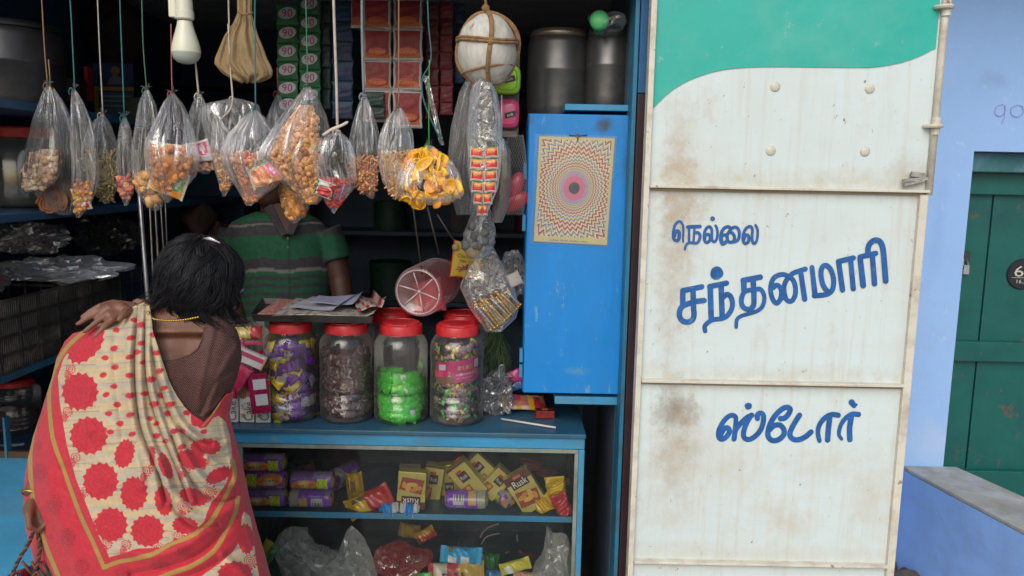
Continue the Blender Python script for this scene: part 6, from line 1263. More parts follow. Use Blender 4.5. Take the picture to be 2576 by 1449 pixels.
pk('red and yellow packet with large black letters under the light blue packet','snack_packet',1148,1442,2.15,150,60,4,None,63,.04,cf=lambda s,t,f:(.5,.46,.38) if .12<s<.34 else ((.45,.30,.06) if s>.55 else (.42,.05,.06)),txt='ME',tc=(.05,.03,.03))
pk('dark green packet right of the light blue sweet packet','snack_packet',1226,1410,2.22,60,44,-10,(.012,.12,.03),64,.03)
pk('yellow packet with a white tag lying right of the black lettered packet','snack_packet',1296,1424,2.16,84,32,18,None,65,.022,cf=lambda s,t,f:(.56,.56,.54) if .15<s<.4 and t<.6 else (.50,.46,.04))
pk('green and yellow packet under the clear red wrapped bag','snack_packet',1040,1462,2.15,120,40,8,None,66,.03,cf=lambda s,t,f:(.10,.38,.08) if t>.5 else (.45,.42,.05))
pk('red and mustard packet high behind the clear red wrapped bag','snack_packet',1070,1345,2.26,56,32,30,None,67,.03,cf=lambda s,t,f:(.42,.22,.02) if t>.5 else (.34,.03,.02))
pk('mustard packet behind the red and mustard packet','snack_packet',1030,1335,2.30,56,36,-10,(.30,.17,.02),68,.03,mt=m_wrapd)
pk('peach coloured packet low under the yellow tagged packet','snack_packet',1318,1454,2.17,60,34,-6,(.50,.28,.18),69,.03)
pk('blue and red packet low at the middle of the lower shelf','snack_packet',1248,1448,2.19,56,30,0,(.03,.16,.42),70,.03)
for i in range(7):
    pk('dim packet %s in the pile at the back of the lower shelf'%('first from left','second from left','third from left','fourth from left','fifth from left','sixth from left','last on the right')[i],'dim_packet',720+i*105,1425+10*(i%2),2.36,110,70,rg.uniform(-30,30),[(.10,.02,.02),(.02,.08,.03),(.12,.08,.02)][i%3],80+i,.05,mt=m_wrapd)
for i in range(8):
    pk('packet number %s from the left lying at the bottom of the lower shelf'%('one','two','three','four','five','six','seven','eight')[i],'snack_packet',650+i*108,1495,2.24,120,90,rg.uniform(-20,20),[(.3,.03,.03),(.03,.2,.06),(.4,.3,.04),(.05,.1,.3)][i%4],90+i,.07)
# finger smears on the glass
q=M()
for pts in([(1208,1352),(1218,1335),(1240,1322),(1256,1318)],[(1212,1368),(1222,1352),(1240,1345),(1258,1342)],[(1300,1345),(1302,1362)]):
    pp=cat_mull([P(*a,YC+.0112) for a in pts],6); q.tube(pp,[.0022]*len(pp),6,flat=.05,fdir=(0,1,0))
o=q.build('smear',film('smear',tint=(.5,.45,.38),base=.12,milk=1,spk=.1,fres=.1),ctr)
# ================================================================= PEOPLE: helpers
def proj(W):
    W=np.asarray(W,float).reshape(-1,3)-np.array([0,0,H]); z=W@_f; return 1288+F*(W@_R)/z, 724.5-F*(W@_U)/z
def fuse(m,name,mt,parent,voxel=.0045,smooth=5,paint=None):
    """one continuous surface out of overlapping closed volumes"""
    o=m.build(name,mt,parent); r=o.modifiers.new('r','REMESH'); r.mode='VOXEL'; r.voxel_size=voxel
    s=o.modifiers.new('s','SMOOTH'); s.factor=.5; s.iterations=smooth
    bpy.context.view_layer.update(); dg=bpy.context.evaluated_depsgraph_get(); me=bpy.data.meshes.new_from_object(o.evaluated_get(dg)); old=o.data; o.modifiers.clear(); o.data=me; me.name=name; bpy.data.meshes.remove(old)
    me.polygons.foreach_set('use_smooth',[True]*len(me.polygons))
    if not me.materials: me.materials.append(mt)
    if paint:
        n=len(me.vertices); V=np.zeros(n*3); me.vertices.foreach_get('co',V); V=V.reshape(-1,3)+np.array(parent.location); c=np.ones((n,4),np.float32); c[:,:3]=paint(V)
        while me.color_attributes: me.color_attributes.remove(me.color_attributes[0])
        a=me.color_attributes.new('Col','FLOAT_COLOR','POINT'); a.data.foreach_set('color',c.ravel())
    return o
def gridmesh(name,V,nu,nv,closeu,mt,parent,cols,solid=0):
    """dense cloth surface with a woven colour per point"""
    idx=np.arange(nu*nv).reshape(nv,nu); a=idx[:-1,:]; b=idx[1:,:]
    if closeu: a2=np.roll(a,-1,1); b2=np.roll(b,-1,1)
    else: a2=a[:,1:]; b2=b[:,1:]; a=a[:,:-1]; b=b[:,:-1]
    Q=np.stack([a,a2,b2,b],-1).reshape(-1,4)
    me=bpy.data.meshes.new(name); me.vertices.add(nu*nv); me.vertices.foreach_set('co',(V-np.array(parent.location)).astype(np.float32).ravel())
    me.loops.add(Q.size); me.loops.foreach_set('vertex_index',Q.ravel().astype(np.int32)); me.polygons.add(len(Q)); me.polygons.foreach_set('loop_start',np.arange(0,Q.size,4,dtype=np.int32)); me.update(calc_edges=True); me.validate()
    me.polygons.foreach_set('use_smooth',[True]*len(me.polygons))
    c=np.ones((nu*nv,4),np.float32); c[:,:3]=cols; at=me.color_attributes.new('Col','FLOAT_COLOR','POINT'); at.data.foreach_set('color',c.ravel())
    me.materials.append(mt); o=bpy.data.objects.new(name,me); COL.objects.link(o); o.parent=parent
    if solid: s=o.modifiers.new('solid','SOLIDIFY'); s.thickness=solid; s.offset=-1
    return o
def inpoly(X,Y,poly):
    r=np.zeros(X.shape,bool); n=len(poly)
    for i in range(n):
        x1,y1=poly[i]; x2,y2=poly[(i+1)%n]
        if y1==y2: continue
        k=((Y>min(y1,y2))&(Y<=max(y1,y2))); xi=(Y-y1)*(x2-x1)/(y2-y1)+x1; r^=(k&(X<xi))
    return r
def dline(X,Y,pts,smooth=4):
    pts=[p for p in cat_mull(pts,smooth)] if len(pts)>2 else [np.array(p,float) for p in pts]
    d=np.full(X.shape,1e9)
    for a,b in zip(pts[:-1],pts[1:]):
        vx,vy=b-a; L=vx*vx+vy*vy+1e-9; t=np.clip(((X-a[0])*vx+(Y-a[1])*vy)/L,0,1); d=np.minimum(d,np.hypot(X-a[0]-t*vx,Y-a[1]-t*vy))
    return d
def interp(rows,y,j): return np.interp(y,[r[0] for r in rows],[r[j] for r in rows])
def mnoise(X,Y,s,seed=0):
    rg=np.random.RandomState(seed); o=0
    for i in range(6):
        a=rg.uniform(0,6.3); k=s*(1+i*.7); o=o+np.sin(X*k*math.cos(a)+Y*k*math.sin(a)+rg.uniform(0,6.3)+1.3*np.sin(X*k*.6*math.sin(a)-Y*k*.5+i))/(1+i*.5)
    return o/3
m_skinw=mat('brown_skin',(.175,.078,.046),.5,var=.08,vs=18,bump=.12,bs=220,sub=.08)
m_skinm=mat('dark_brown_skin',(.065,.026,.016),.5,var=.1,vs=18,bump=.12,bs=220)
m_hair=mat('black_hair',(.006,.006,.009),.5,spec=.28,var=.3,vs=30)
m_sari=mat('sari_cotton',None,.75,var=.05,vs=60,bump=.18,bs=700,sheen=.15)
m_blouse=mat('woven_blouse',None,.8,bump=.25,bs=500)
m_gold_j=mat('gold',(.55,.33,.07),.3,.9)
# ================================================================= WOMAN
YW=1.68
wo=thing('person','woman seen from behind in a red and cream flowered sari, holding a rope bag handle','person',(P(350,1450,YW)[0],YW,0))
OUT=[(758,345,470),(775,322,515),(795,290,550),(815,250,577),(832,206,590),(860,178,599),(900,158,602),(950,146,590),(1000,130,570),(1040,118,562),(1100,98,575),(1150,86,590),(1200,78,602),(1260,74,614),(1330,80,632),(1390,95,650),(1450,110,666),(1540,128,680),(1700,140,690),(1900,145,700),(2290,135,725)]
DEP=[(758,.035),(795,.065),(832,.085),(880,.105),(950,.12),(1050,.125),(1200,.15),(1450,.175),(1800,.19),(2290,.23)]
def body(t,py,off=0.0,near=True):
    """t -1..1 across, py down; off metres outwards"""
    l=interp(OUT,py,1); r=interp(OUT,py,2); d=interp(DEP,py,1); mid=(l+r)/2; hw=(r-l)/2+off/PM(YW)
    x=mid+hw*t; s=np.sqrt(np.clip(1-np.abs(t)**2.2,0,1)); y=YW-(d+off)*s*(1 if near else -1)
    # spine hollow between the shoulder blades
    if near: y=y+.012*np.exp(-((x-480)/45)**2)*np.exp(-((py-900)/120)**2)
    return x,y
def toW(x,py,y):
    # place at height and width measured at the body's own depth plane
    X=x-1288; Yp=724.5-py; d=np.stack([_R[i]*X/F+_U[i]*Yp/F+_f[i] for i in range(3)],-1); k=YW/d[...,1]; W=d*k[...,None]; W[...,2]+=H; W[...,1]=y
    # keep outline true as surfaces come nearer
    sc_=y/YW; W[...,0]*=sc_; W[...,2]=(W[...,2]-H)*sc_+H
    return W
# body volume
q=M()
rows_=np.concatenate([np.arange(766,1500,14),np.array([1560,1620,1700])]); n=28; V=[]
for py in rows_:
    for k in range(n):
        th=2*PI*k/n; t=math.cos(th)*1.0; x,y=body(np.array(t),np.array(float(py)),-.024 if py>840 else -.004,near=math.sin(th)>=0)
        x=float(x); 
        if py>900: x=interp(OUT,py,2)-(interp(OUT,py,2)-x)*(.86 if py<1100 else .84)
        V.append(toW(np.array(x),np.array(float(py)),np.array(float(y))))
q.add(V,[(j*n+k,(j+1)*n+k,(j+1)*n+(k+1)%n,j*n+(k+1)%n) for j in range(len(rows_)-1) for k in range(n)]+[tuple(range(n)),tuple(len(V)-n+k for k in range(n-1,-1,-1))])
W_=lambda px,py,Y:P(px,py,Y)
hc=P(503,700,1.70)
q.tube([W_(452,805,1.68),W_(458,780,1.675),W_(470,750,1.68),W_(488,720,1.70)],[.062,.050,.046,.05],20)
q.tube([W_(425,800,1.66),W_(470,806,1.655),W_(520,812,1.66)],[.028,.034,.028],14)
q.blob(hc,(.071,.088,.092),1,0,seg=30)
fd=np.array([.42,.78,-.45]); fd/=np.linalg.norm(fd); fr_=np.cross(fd,(0,0,1)); fr_/=np.linalg.norm(fr_); fu=np.cross(fr_,fd)
q.blob(hc+fd*.045-fu*.055,(.045,.05,.045),2,0,seg=18); q.tube([hc+fd*.078+fu*.012,hc+fd*.098-fu*.018,hc+fd*.085-fu*.028],[.007,.012,.008],10)
q.blob(hc+fd*.083-fu*.048,(.020,.010,.008),2,0,seg=12)
for s in(-1,1): q.blob(hc+fr_*.072*s-fu*.01,(.010,.016,.026),2,0,seg=12)
# left arm hanging under the cloth, hand with the bag handles
q.tube([W_(236,870,1.70),W_(205,960,1.71),W_(172,1060,1.71),W_(142,1130,1.70),W_(108,1190,1.66),W_(82,1248,1.625)],[.042,.036,.031,.029,.023,.0185],16)
def hand(q,wr,kn,tips,pw,rf=.0068,side=(0,0,0),thumb=None):
    """palm from wrist to knuckle line, four separate fingers bent at two joints, thumb from the side"""
    wr=np.array(wr); kn=[np.array(k) for k in kn]
    for k in kn: q.tube([wr,(wr+k)/2+(k-wr)*.05,k],[pw*.62,pw*.56,rf*1.35],10)
    q.blob((wr*.45+(kn[1]+kn[2])/2*.55),(pw*1.0,pw*.9,pw*1.0),3,0,seg=14)
    for k,(m1,m2,tp) in zip(kn,tips): q.tube([k-(np.array(m1)-k)*.2,k,np.array(m1),np.array(m2),np.array(tp)],[rf*1.2,rf*1.18,rf*1.08,rf*.98,rf*.78],10); q.blob(tp,rf*.8,2,0,seg=8)
    if thumb: q.tube([np.array(x) for x in thumb],[rf*1.5,rf*1.4,rf*1.15,rf*.85],10)
wr=W_(79,1262,1.60); kn=[W_(72+i*7,1296+i*2,1.585+.018*i-.02) for i in range(4)]
tips=[]
for i in range(4):
    k=kn[i]; tips.append((k+np.array([.004,-.006,-.024]),k+np.array([.016,.006,-.036]),k+np.array([.026,.016,-.024])))
hand(q,wr,kn,tips,.019,thumb=[W_(88,1268,1.60),W_(99,1288,1.59),W_(102,1310,1.585),W_(96,1326,1.59)])
# right arm: crosses in front of the chest, hand laid back over the left shoulder
q.tube([W_(548,880,1.71),W_(548,925,1.77),W_(530,950,1.84),W_(480,880,1.86),W_(420,815,1.80),W_(378,778,1.715),W_(345,772,1.665)],[.036,.035,.032,.030,.026,.022,.0185],16)
kn=[W_(280,762,1.635),W_(271,776,1.617),W_(271,791,1.605),W_(280,805,1.598)]
TP=[((250,770),(226,784),(207,797)),((240,789),(216,803),(195,815)),((246,808),(228,822),(212,834)),((262,822),(250,836),(238,848))]
tips=[tuple(W_(*a,1.598-.004*j+.004*(3-i)) for j,a in enumerate(t3)) for i,t3 in enumerate(TP)]
hand(q,W_(340,772,1.655),kn,tips,.0165,rf=.0060,thumb=[W_(325,778,1.63),W_(312,790,1.60),W_(304,800,1.59),W_(296,808,1.585)])
# legs and feet under the skirt
for s in(-1,1):
    x=P(390,1450,YW)[0]+.085*s; q.tube([(x,YW,.80),(x,YW+.01,.45),(x,YW+.02,.09),(x,YW+.02,.05)],[.085,.058,.036,.036],16); q.tube([(x,YW-.01,.035),(x,YW+.08,.03),(x+.01*s,YW+.16,.018)],[.034,.032,.018],12)
fuse(q,'body',m_skinw,wo,.0032,3)
q=M()
for s in(-1,1):
    q.blob(hc+fd*.083+fr_*.030*s+fu*.008,.011,1,0,(.6,.58,.55),14); q.blob(hc+fd*.0905+fr_*.030*s+fu*.008,.0055,1,0,(.02,.012,.01),10)
q.build('eyes',mat('eye',None,.2),wo)
# ---------------- hair: locks flowing from the clip, over a dark scalp
q=M(); er=np.array([.077,.090,.085]); q.blob(hc+np.array([-.002,0,.002]),er*.99,5,.03,seg=40); 
rg=rng(21); s0=np.array([.28,-.30,.91]); s0/=np.linalg.norm(s0)
def slerp(a,b,t):
    d=max(-1,min(1,float(a@b))); th=math.acos(d)
    if th<1e-3: return a
    return (a*math.sin((1-t)*th)+b*math.sin(t*th))/math.sin(th)
def lock(e,L,cnt,wav,sp,sd,drop,flip,st0=None):
    rr=rng(sd); ph=rr.uniform(0,6.3); fq=rr.uniform(6,10); st=s0+np.array([rr.uniform(-.55,.35),rr.uniform(-.2,.7),0]); st/=np.linalg.norm(st); lift=rr.uniform(1.0,1.17); tw=rr.uniform(-.02,.02)
    for i in range(cnt):
        g=rr.gauss(0,1); e2=e+np.array([rr.gauss(0,sp),rr.gauss(0,sp),rr.gauss(0,sp)]); e2/=np.linalg.norm(e2); st2=st+np.array([rr.gauss(0,.05) for _ in range(3)]); st2/=np.linalg.norm(st2)
        pts=[];Ln=L*rr.uniform(.84,1.05); lf=lift*rr.uniform(.985,1.02); lat=np.cross(st2,e2); lat/=max(np.linalg.norm(lat),.1)
        for j in range(14):
            t=j/13*Ln; u=slerp(st2,e2,min(t,1)); p=hc+u*er*(1.0+(lf-1)*min(1,t*3)*(1-.25*t))*(1+.035*math.sin(t*fq*.8+ph))
            p=p+lat*(wav*math.sin(t*fq+ph+.12*g)*min(1,t*1.4)+tw*t)
            if t>1: p=p+np.array([flip*(t-1)*.14*math.sin(4*t+ph),-.012*(t-1),-(t-1)*drop])
            pts.append(p)
        q.tube(pts,[.0008]+[.0010]*9+[.0009,.0008,.0006,.0002],4,caps=False)
k=0
for az in np.linspace(-PI*1.02,.02,34):
    for el in(-.02,-.38,-.72):
        e=np.array([math.cos(az)*math.cos(el),math.sin(az)*math.cos(el),math.sin(el)]); k+=1
        L=1.0+max(0,-el)*.30+(.14 if math.cos(az)<-.2 else 0); lock(e,L,26,rg.uniform(.006,.017),.045,100+k,.11,1 if math.cos(az)>0 else -1)
for az in np.linspace(-PI*1.02,-PI*.05,34):   # outermost loose locks that break the outline
    e=np.array([math.cos(az)*.8,math.sin(az)*.8,-.50-rg.uniform(0,.30)]); k+=1; lock(e,1.16+rg.uniform(0,.32),13,rg.uniform(.010,.022),.06,300+k,.12,1 if math.cos(az)>.2 else -1)
for az in np.linspace(0.1,PI-.1,16):
    e=np.array([math.cos(az)*.8,math.sin(az)*.8,-.3]); k+=1; lock(e,1.0,16,.008,.09,500+k,.1,1)
for i in range(90):   # single flyaway hairs
    az=rg.uniform(-PI,0); e=np.array([math.cos(az)*.8,math.sin(az)*.8,-rg.uniform(-.2,.9)]); k+=1; lock(e,rg.uniform(.9,1.35),1,rg.uniform(.01,.03),.2,800+k,.10,rg.choice((-1,1)))
hair=q.build('hair',m_hair,wo)
q=M(); a=P(512,600,1.615); b=P(554,611,1.605); q.tube([a,a*.6+b*.4+np.array([0,-.004,.004]),b],[.0012,.0036,.0010],10,flat=.45); q.build('hair_clip',mat('hair_clip_white',(.7,.7,.68),.2,.6),hair)
# ---------------- necklace, bangle
q=M(); pts=cat_mull([P(372,783,1.60),P(384,800,1.592),P(410,805,1.588),P(440,806,1.588),P(470,803,1.592),P(500,797,1.60)],10)
for i in range(len(pts)-1):
    q.blob((pts[i]+pts[i+1])/2+np.array([0,-.002*(i%2),0]),(.0034,.0026,.0022),1,0,seg=8)
necklace_pts=pts; q.build('necklace',m_gold_j,wo)
q=M(); c=W_(83,1244,1.622); ax=W_(82,1248,1.625)-W_(108,1190,1.66); ax/=np.linalg.norm(ax); a_=np.cross(ax,(0,1,0)); a_/=np.linalg.norm(a_); b_=np.cross(ax,a_); q.tube([c+(a_*math.cos(x)+b_*math.sin(x))*.0235 for x in np.linspace(0,2*PI,25)],.0022,6,caps=False); q.build('bangle',m_gold_j,wo)
# ---------------- blouse
nu,nv=320,230
tt=np.concatenate([np.sin(np.linspace(.03,PI/2,250)),np.cos(np.linspace(.05,1.5,70))]); FAR=np.arange(nu)>=250; T,Pv=np.meshgrid(tt,np.linspace(0,1,nv))
def edge_blouse(x): return np.interp(x,[0,400,420,450,478,497,509,514,520,540,560,578,600,640],[915,907,908,903,893,878,852,826,806,789,792,812,850,900])
def topof(edge,tt,y0,y1,off):
    ys=np.linspace(y0,y1,700); out=np.zeros(len(tt))
    for i,t in enumerate(tt):
        x,_=body(np.full(ys.shape,t),ys,off); e=edge(x); k=np.argmax(ys>=e); out[i]=ys[k] if (ys>=e).any() else y1
    return out
yt=topof(edge_blouse,tt,760,1250,.004)
PY=yt[None,:]+(1150-yt[None,:])*Pv; X,Yd=body(T,PY,.004); _,Yb2=body(T,PY,.004,near=False); Yd=np.where(FAR[None,:],Yb2,Yd)
Yd=Yd+.0012*mnoise(X,PY,.05,3)
fold=lambda pts,w,a:a*np.exp(-(dline(X,PY,pts)/w)**2)
Yd=Yd-fold([(545,800),(520,900),(500,1000)],8,.003)-fold([(598,870),(560,930),(520,1030)],9,.005)+fold([(590,930),(545,960),(500,1050)],7,.004)-fold([(560,1000),(530,1030),(480,1060)],6,.004)
Yd=Yd+np.clip((PY-np.interp(X,[380,402,424,464,488,513,535,556,600],[1080,900,970,1035,1055,1072,1048,1025,1010])-16)/20,0,1)*.022*(~FAR[None,:])
V=toW(X,PY,Yd).reshape(-1,3)
zz=PY+16*np.abs(((X*1.0+.10*PY)/11)%2-1); st=((zz/7.4)%1)<.50; colz=np.where(((X+.10*PY)/11)%1<.08,True,False)
C=np.where(st[...,None],np.array([.135,.055,.045]),np.array([.018,.009,.009])); C=np.where(colz[...,None]&~st[...,None],np.array([.02,.01,.01]),C)
gridmesh('blouse',V,nu,nv,False,m_blouse,wo,C.reshape(-1,3),solid=.0015)
q=M(); ex=np.linspace(398,515,40); pts=[]
for x in ex:
    y=float(edge_blouse(x)); l=float(interp(OUT,y,1)); r=float(interp(OUT,y,2)); t=(x-(l+r)/2)/((r-l)/2); X_,Y_=body(np.array(t),np.array(y),.006); pts.append(toW(np.array(x),np.array(y),np.array(float(Y_))))
q.tube(pts,.0012,6); q.build('neckline_piping',mat('blouse_piping',(.07,.03,.025),.8),wo)
# ---------------- sari
nu,nf,nv=540,90,620
tn=-np.cos(np.linspace(0,PI,nu))                      # near side, left to right
tn=.5*tn+.5*np.linspace(-1,1,nu)
def edge_sari(x): return np.interp(x,[150,206,235,262,300,330,348,362,376,384,402,424,445,464,488,513,535,556,570,600,640],[850,834,822,812,797,776,766,762,768,829,893,958,995,1023,1046,1062,1038,1008,990,985,985])
yt=topof(edge_sari,tn,750,1100,.011)
# right flank: cloth starts at the waist
yt=np.maximum(yt,0)
vv=np.linspace(0,1,nv); vv=np.where(vv<.86,vv/.86*.0+vv/.86,vv)  # placeholder, set below
v1=np.linspace(0,1,nv-70); ylow=1475.
Ynear=np.concatenate([yt[None,:]+(ylow-yt[None,:])*v1[:,None],ylow+(2290-ylow)*np.linspace(0,1,71)[1:,None]*np.ones((1,nu))],0)
T=np.tile(tn,(nv,1)); X,Yd=body(T,Ynear,.011); PY=Ynear
def fl(pts,w,a): return a*np.exp(-(dline(X,PY,pts)/w)**2)
D=np.zeros_like(X)
pl=[(364,766),(357,820),(352,900),(354,980),(364,1060),(384,1120),(412,1190),(430,1260)]
D+=fl(pl,8,.011); D-=fl([(a-13,b) for a,b in pl],6,.009); D+=fl([(a-27,b+5) for a,b in pl[1:]],9,.005)
p2=[(376,775),(374,850),(376,930),(388,1000),(414,1080),(444,1150),(470,1215),(485,1260)]
D+=fl(p2,7,.010); D-=fl([(a-10,b) for a,b in p2],5,.008)
p3=[(382,800),(392,870),(408,940),(430,1010),(456,1060),(490,1095),(540,1110)]
D+=fl(p3,8,.007); D-=fl([(a-11,b+8) for a,b in p3[1:]],6,.007)
for pts,w,a in(([(440,1075),(470,1150),(520,1215),(575,1225),(605,1200)],11,.012),([(432,1100),(462,1180),(512,1245),(560,1262),(600,1250)],6,-.010),([(405,1160),(440,1245),(495,1300),(555,1290),(605,1262)],12,.011),([(400,1190),(436,1275),(490,1328),(548,1322)],7,-.009),([(470,1080),(510,1115),(550,1125),(578,1108)],9,.009),([(480,1100),(520,1140),(560,1150),(585,1140)],6,-.008),([(520,1150),(560,1175),(592,1165)],8,.008),
    ([(560,1060),(572,1120),(585,1180),(600,1240),(615,1300)],7,.006),([(300,1380),(380,1400),(460,1375),(540,1320),(600,1270)],13,.008),([(330,1445),(420,1425),(500,1395),(570,1330),(610,1285)],9,-.008),([(215,850),(165,930),(140,1020),(120,1130),(105,1250)],38,.012),([(265,815),(240,880),(225,980),(225,1080)],16,.006),([(300,800),(290,880),(296,980),(310,1100)],12,-.006),([(330,800),(322,900),(326,1000),(340,1120),(360,1220)],11,.006),
    ([(120,1200),(150,1300),(190,1400),(210,1470)],16,.006),([(160,1180),(190,1280),(235,1380)],12,-.006),([(620,1330),(640,1390),(655,1450)],8,.006),([(560,1400),(600,1430),(640,1470)],10,.007),([(440,1460),(520,1430),(600,1380)],11,-.008)):
    D+=fl(pts,w,a)
for i in range(9): # pleats of the skirt
    xx=180+i*58; D+=fl([(xx,1500),(xx+6,1700),(xx+2,2000),(xx,2290)],14,.012)
D+=.0022*mnoise(X,PY,.018,1)+.0011*mnoise(X,PY,.05,2)
env=np.clip(1-np.abs(T)**8,0,1); Yd=Yd-D*env*1.2
Vn=toW(X,PY,Yd)
# far side
tf=np.cos(np.linspace(0,PI,nf+2))[1:-1]; yf=np.interp(-tf*-1,tn,yt); yf=np.clip(yf,790,1060)
Yf_=np.concatenate([yf[None,:]+(ylow-yf[None,:])*v1[:,None],ylow+(2290-ylow)*np.linspace(0,1,71)[1:,None]*np.ones((1,nf))],0)
Tf=np.tile(tf,(nv,1)); Xf,Ydf=body(Tf,Yf_,.011,near=False); Vf=toW(Xf,Yf_,Ydf)
V=np.concatenate([Vn,Vf],1); XX=np.concatenate([X,Xf],1); YY=np.concatenate([PY,Yf_],1)
# --- woven pattern
cream=np.array([.52,.395,.215]); red=np.array([.46,.014,.032]); red2=np.array([.30,.009,.024]); gold=np.array([.36,.20,.045])
X,Y_=XX,YY
wx=X+2.0*mnoise(X,Y_,.03,8); 
C=np.tile(red,(X.shape[0],X.shape[1],1)).astype(float)
C*= (1+.05*np.sin((X+Y_)*1.1))[...,None]
main=inpoly(X,Y_,[(262,805),(228,830),(188,866),(162,903),(148,947),(153,1016),(170,1120),(194,1207),(222,1276),(249,1345),(277,1401),(312,1390),(350,1380),(409,1377),(460,1353),(485,1338),(513,1311),(530,1266),(568,1217),(583,1155),(577,1100),(566,1062),(548,1046),(535,1052),(519,1074),(505,1078),(480,1062),(470,700),(300,700)])
low_=inpoly(X,Y_,[(612,1287),(628,1300),(637,1363),(641,1397),(650,1449),(690,1700),(700,2300),(150,2300),(160,1560),(330,1500),(500,1455),(554,1418),(585,1387),(603,1356),(606,1311)])
cm=main|low_
rs=np.random.RandomState(4); ly=Y_+3*mnoise(X,Y_*0,.012,5)+.05*X
bands=np.interp(ly.ravel()*.5%400,np.arange(401),rs.rand(401)).reshape(ly.shape); bands2=np.interp((ly.ravel()*.09+3)%60,np.arange(61),rs.rand(61)).reshape(ly.shape)
thin=(bands>.80)&(mnoise(X,Y_*3,.03,9)>-.15)
cr=cream*(1.0+.16*(bands-.5))[...,None]; b2=(bands2**1.2)[...,None]*.75; cr=cr*(1-b2)+np.array([.33,.33,.31])*b2
cr=np.where(thin[...,None],cr*np.array([.62,.66,.74]),cr)
C=np.where(cm[...,None],cr,C)
def ser(an,k): return np.abs((an*k/(2*PI))%1*2-1)
def flower(cx,cy,rx,ry,rot=0,mask=None,k=15):
    global C
    m_=(np.abs(X-cx)<rx*1.8+ry)&(np.abs(Y_-cy)<ry*1.8+rx); 
    if not m_.any(): return
    dx=X-cx; dy=Y_-cy; c_,s_=math.cos(rot),math.sin(rot); u=(dx*c_+dy*s_)/rx; w_=(-dx*s_+dy*c_)/ry; r=np.hypot(u,w_); an=np.arctan2(w_,u)
    edge=1+.07*(ser(an+.3*r,k*1.0)-.5)+.14*(ser(an,k)**1.5-.4)
    inn=(r<edge)&m_&(mask if mask is not None else True)
    sh=1-.20*(np.abs(((r*3.6+.25*np.sin(an*6))%1)-.5)<.10)*(r<.95)-.10*(ser(an,9)<.15)*(r<.9)
    C=np.where(inn[...,None],red*sh[...,None]*np.array([1,.95,.95]),C)
FL=[(217,866,56,34,-.85),(203,985,44,46),(225,1096,46,46),(255,1210,43,46),(315,1141,24,36,.3),(338,1241,33,42),(281,1319,40,42),(372,1335,41,39),(412,1259,21,38,-.15),(516,1124,38,20),(482,1155,38,23,.25),(416,1172,13,36,-.35),(548,1196,34,18,-.5),(485,1250,36,20,.35),(466,1321,32,22,.1),(617,1356,20,38,-.1),(590,1445,42,32),(383,1148,9,26),(560,1560,40,40),(420,1590,40,40),(300,1640,40,40),(620,1640,40,40),(500,1700,40,40),(250,1750,40,40)]
for f in FL: flower(*f[:4],rot=f[4] if len(f)>4 else 0,mask=cm)
z1p=[(875,810),(815,908),(915,962),(990,870),(940,838),(992,998),(800,1035),(737,1100),(908,1095),(955,1060),(1095,1065),(1003,1130),(805,1165),(908,1222),(1117,1192),(1058,1250),(800,1298),(745,1357),(910,1362),(1115,1362),(1145,1312),(1075,1422),(823,1422),(725,1220),(1075,938),(1010,1350),(1180,1425)]
DR=[(x*.3594,505+y*.3594) for x,y in z1p]
z2p=[(853,205),(790,268),(945,278),(873,342),(803,402),(962,418),(1115,203),(1160,140),(1138,342),(1130,432),(1265,395),(1320,512),(1355,262),(1415,345),(1475,402),(1215,268),(1085,305),(1200,468),(1320,395),(1240,200)]
DR+=[(x*.3465,947+y*.3465) for x,y in z2p]
for i,(cx,cy) in enumerate(DR):
    dx=X-cx; dy=Y_-cy; big=1.0 if i%3 else 1.15; a=.25*math.sin(i*2.1); u=(dx*math.cos(a)+dy*math.sin(a))/(9.5*big); w_=(-dx*math.sin(a)+dy*math.cos(a))/(6.8*big); u2=u-.25*np.clip(-w_,0,1); r=np.hypot(u2,w_); an=np.arctan2(w_,u2)
    inn=(r<.85+.30*ser(an,12)**1.5)&main; C=np.where(inn[...,None],red,C)
def spiral(cx,cy,rr_=13,sg=1,mask=None):
    global C
    dx=(X-cx)*sg; dy=Y_-cy; r=np.hypot(dx,dy); an=np.arctan2(dy,dx); m_=(r<rr_)&(((r/5.2-an/(2*PI))%1)<.42); t_=(r>rr_*.95)&(r<rr_*1.35)&(ser(an,14)>.45)&(an>-1.2)&(an<2.0)
    tail=np.hypot((dx+6)/8.0,(dy-rr_*1.25)/12)<1
    inn=(m_|t_|(tail&(np.abs(((dx*.6+dy)*.30)%1-.5)>.13)))&(mask if mask is not None else cm); C=np.where(inn[...,None],red,C)
for a in((170,1035,12),(178,928,11),(190,1150,11),(214,1236,11),(243,1312,10),(367,1184,13),(461,1180,15),(463,1272,16),(527,1236,14),(447,1347,14),(270,1366,12),(316,1370,12),(627,1412,16),(398,1375,10),(516,1160,9)): spiral(*a)
# borders
d1=dline(X,Y_,[(212,838),(192,853),(165,882),(143,920),(128,965),(126,1010),(132,1086),(143,1130),(159,1172),(184,1242),(208,1304),(236,1363)]); d1=np.minimum(d1,dline(X,Y_,[(236,1363),(263,1427)])); d1=np.minimum(d1,dline(X,Y_,[(263,1427),(298,1413),(346,1403),(388,1393),(430,1370),(490,1345),(540,1297),(572,1235),(589,1200),(584,1160)]))
d2=dline(X,Y_,[(112,1000),(96,1050),(82,1110),(78,1160),(83,1241),(94,1293),(114,1363),(142,1432),(170,1490),(230,1560)])
d3=dline(X,Y_,[(330,1480),(430,1442),(485,1422),(537,1387),(568,1338),(589,1293),(598,1250)])
d4=dline(X,Y_,[(508,1072),(530,1048),(552,1014)])
gl_=(d1<5.6)|(d2<6)|(d3<5)|(d4<1.6); tex=1+.22*np.sin(X*1.7)*np.sin(Y_*1.7)
C=np.where(gl_[...,None],gold*tex[...,None],C)
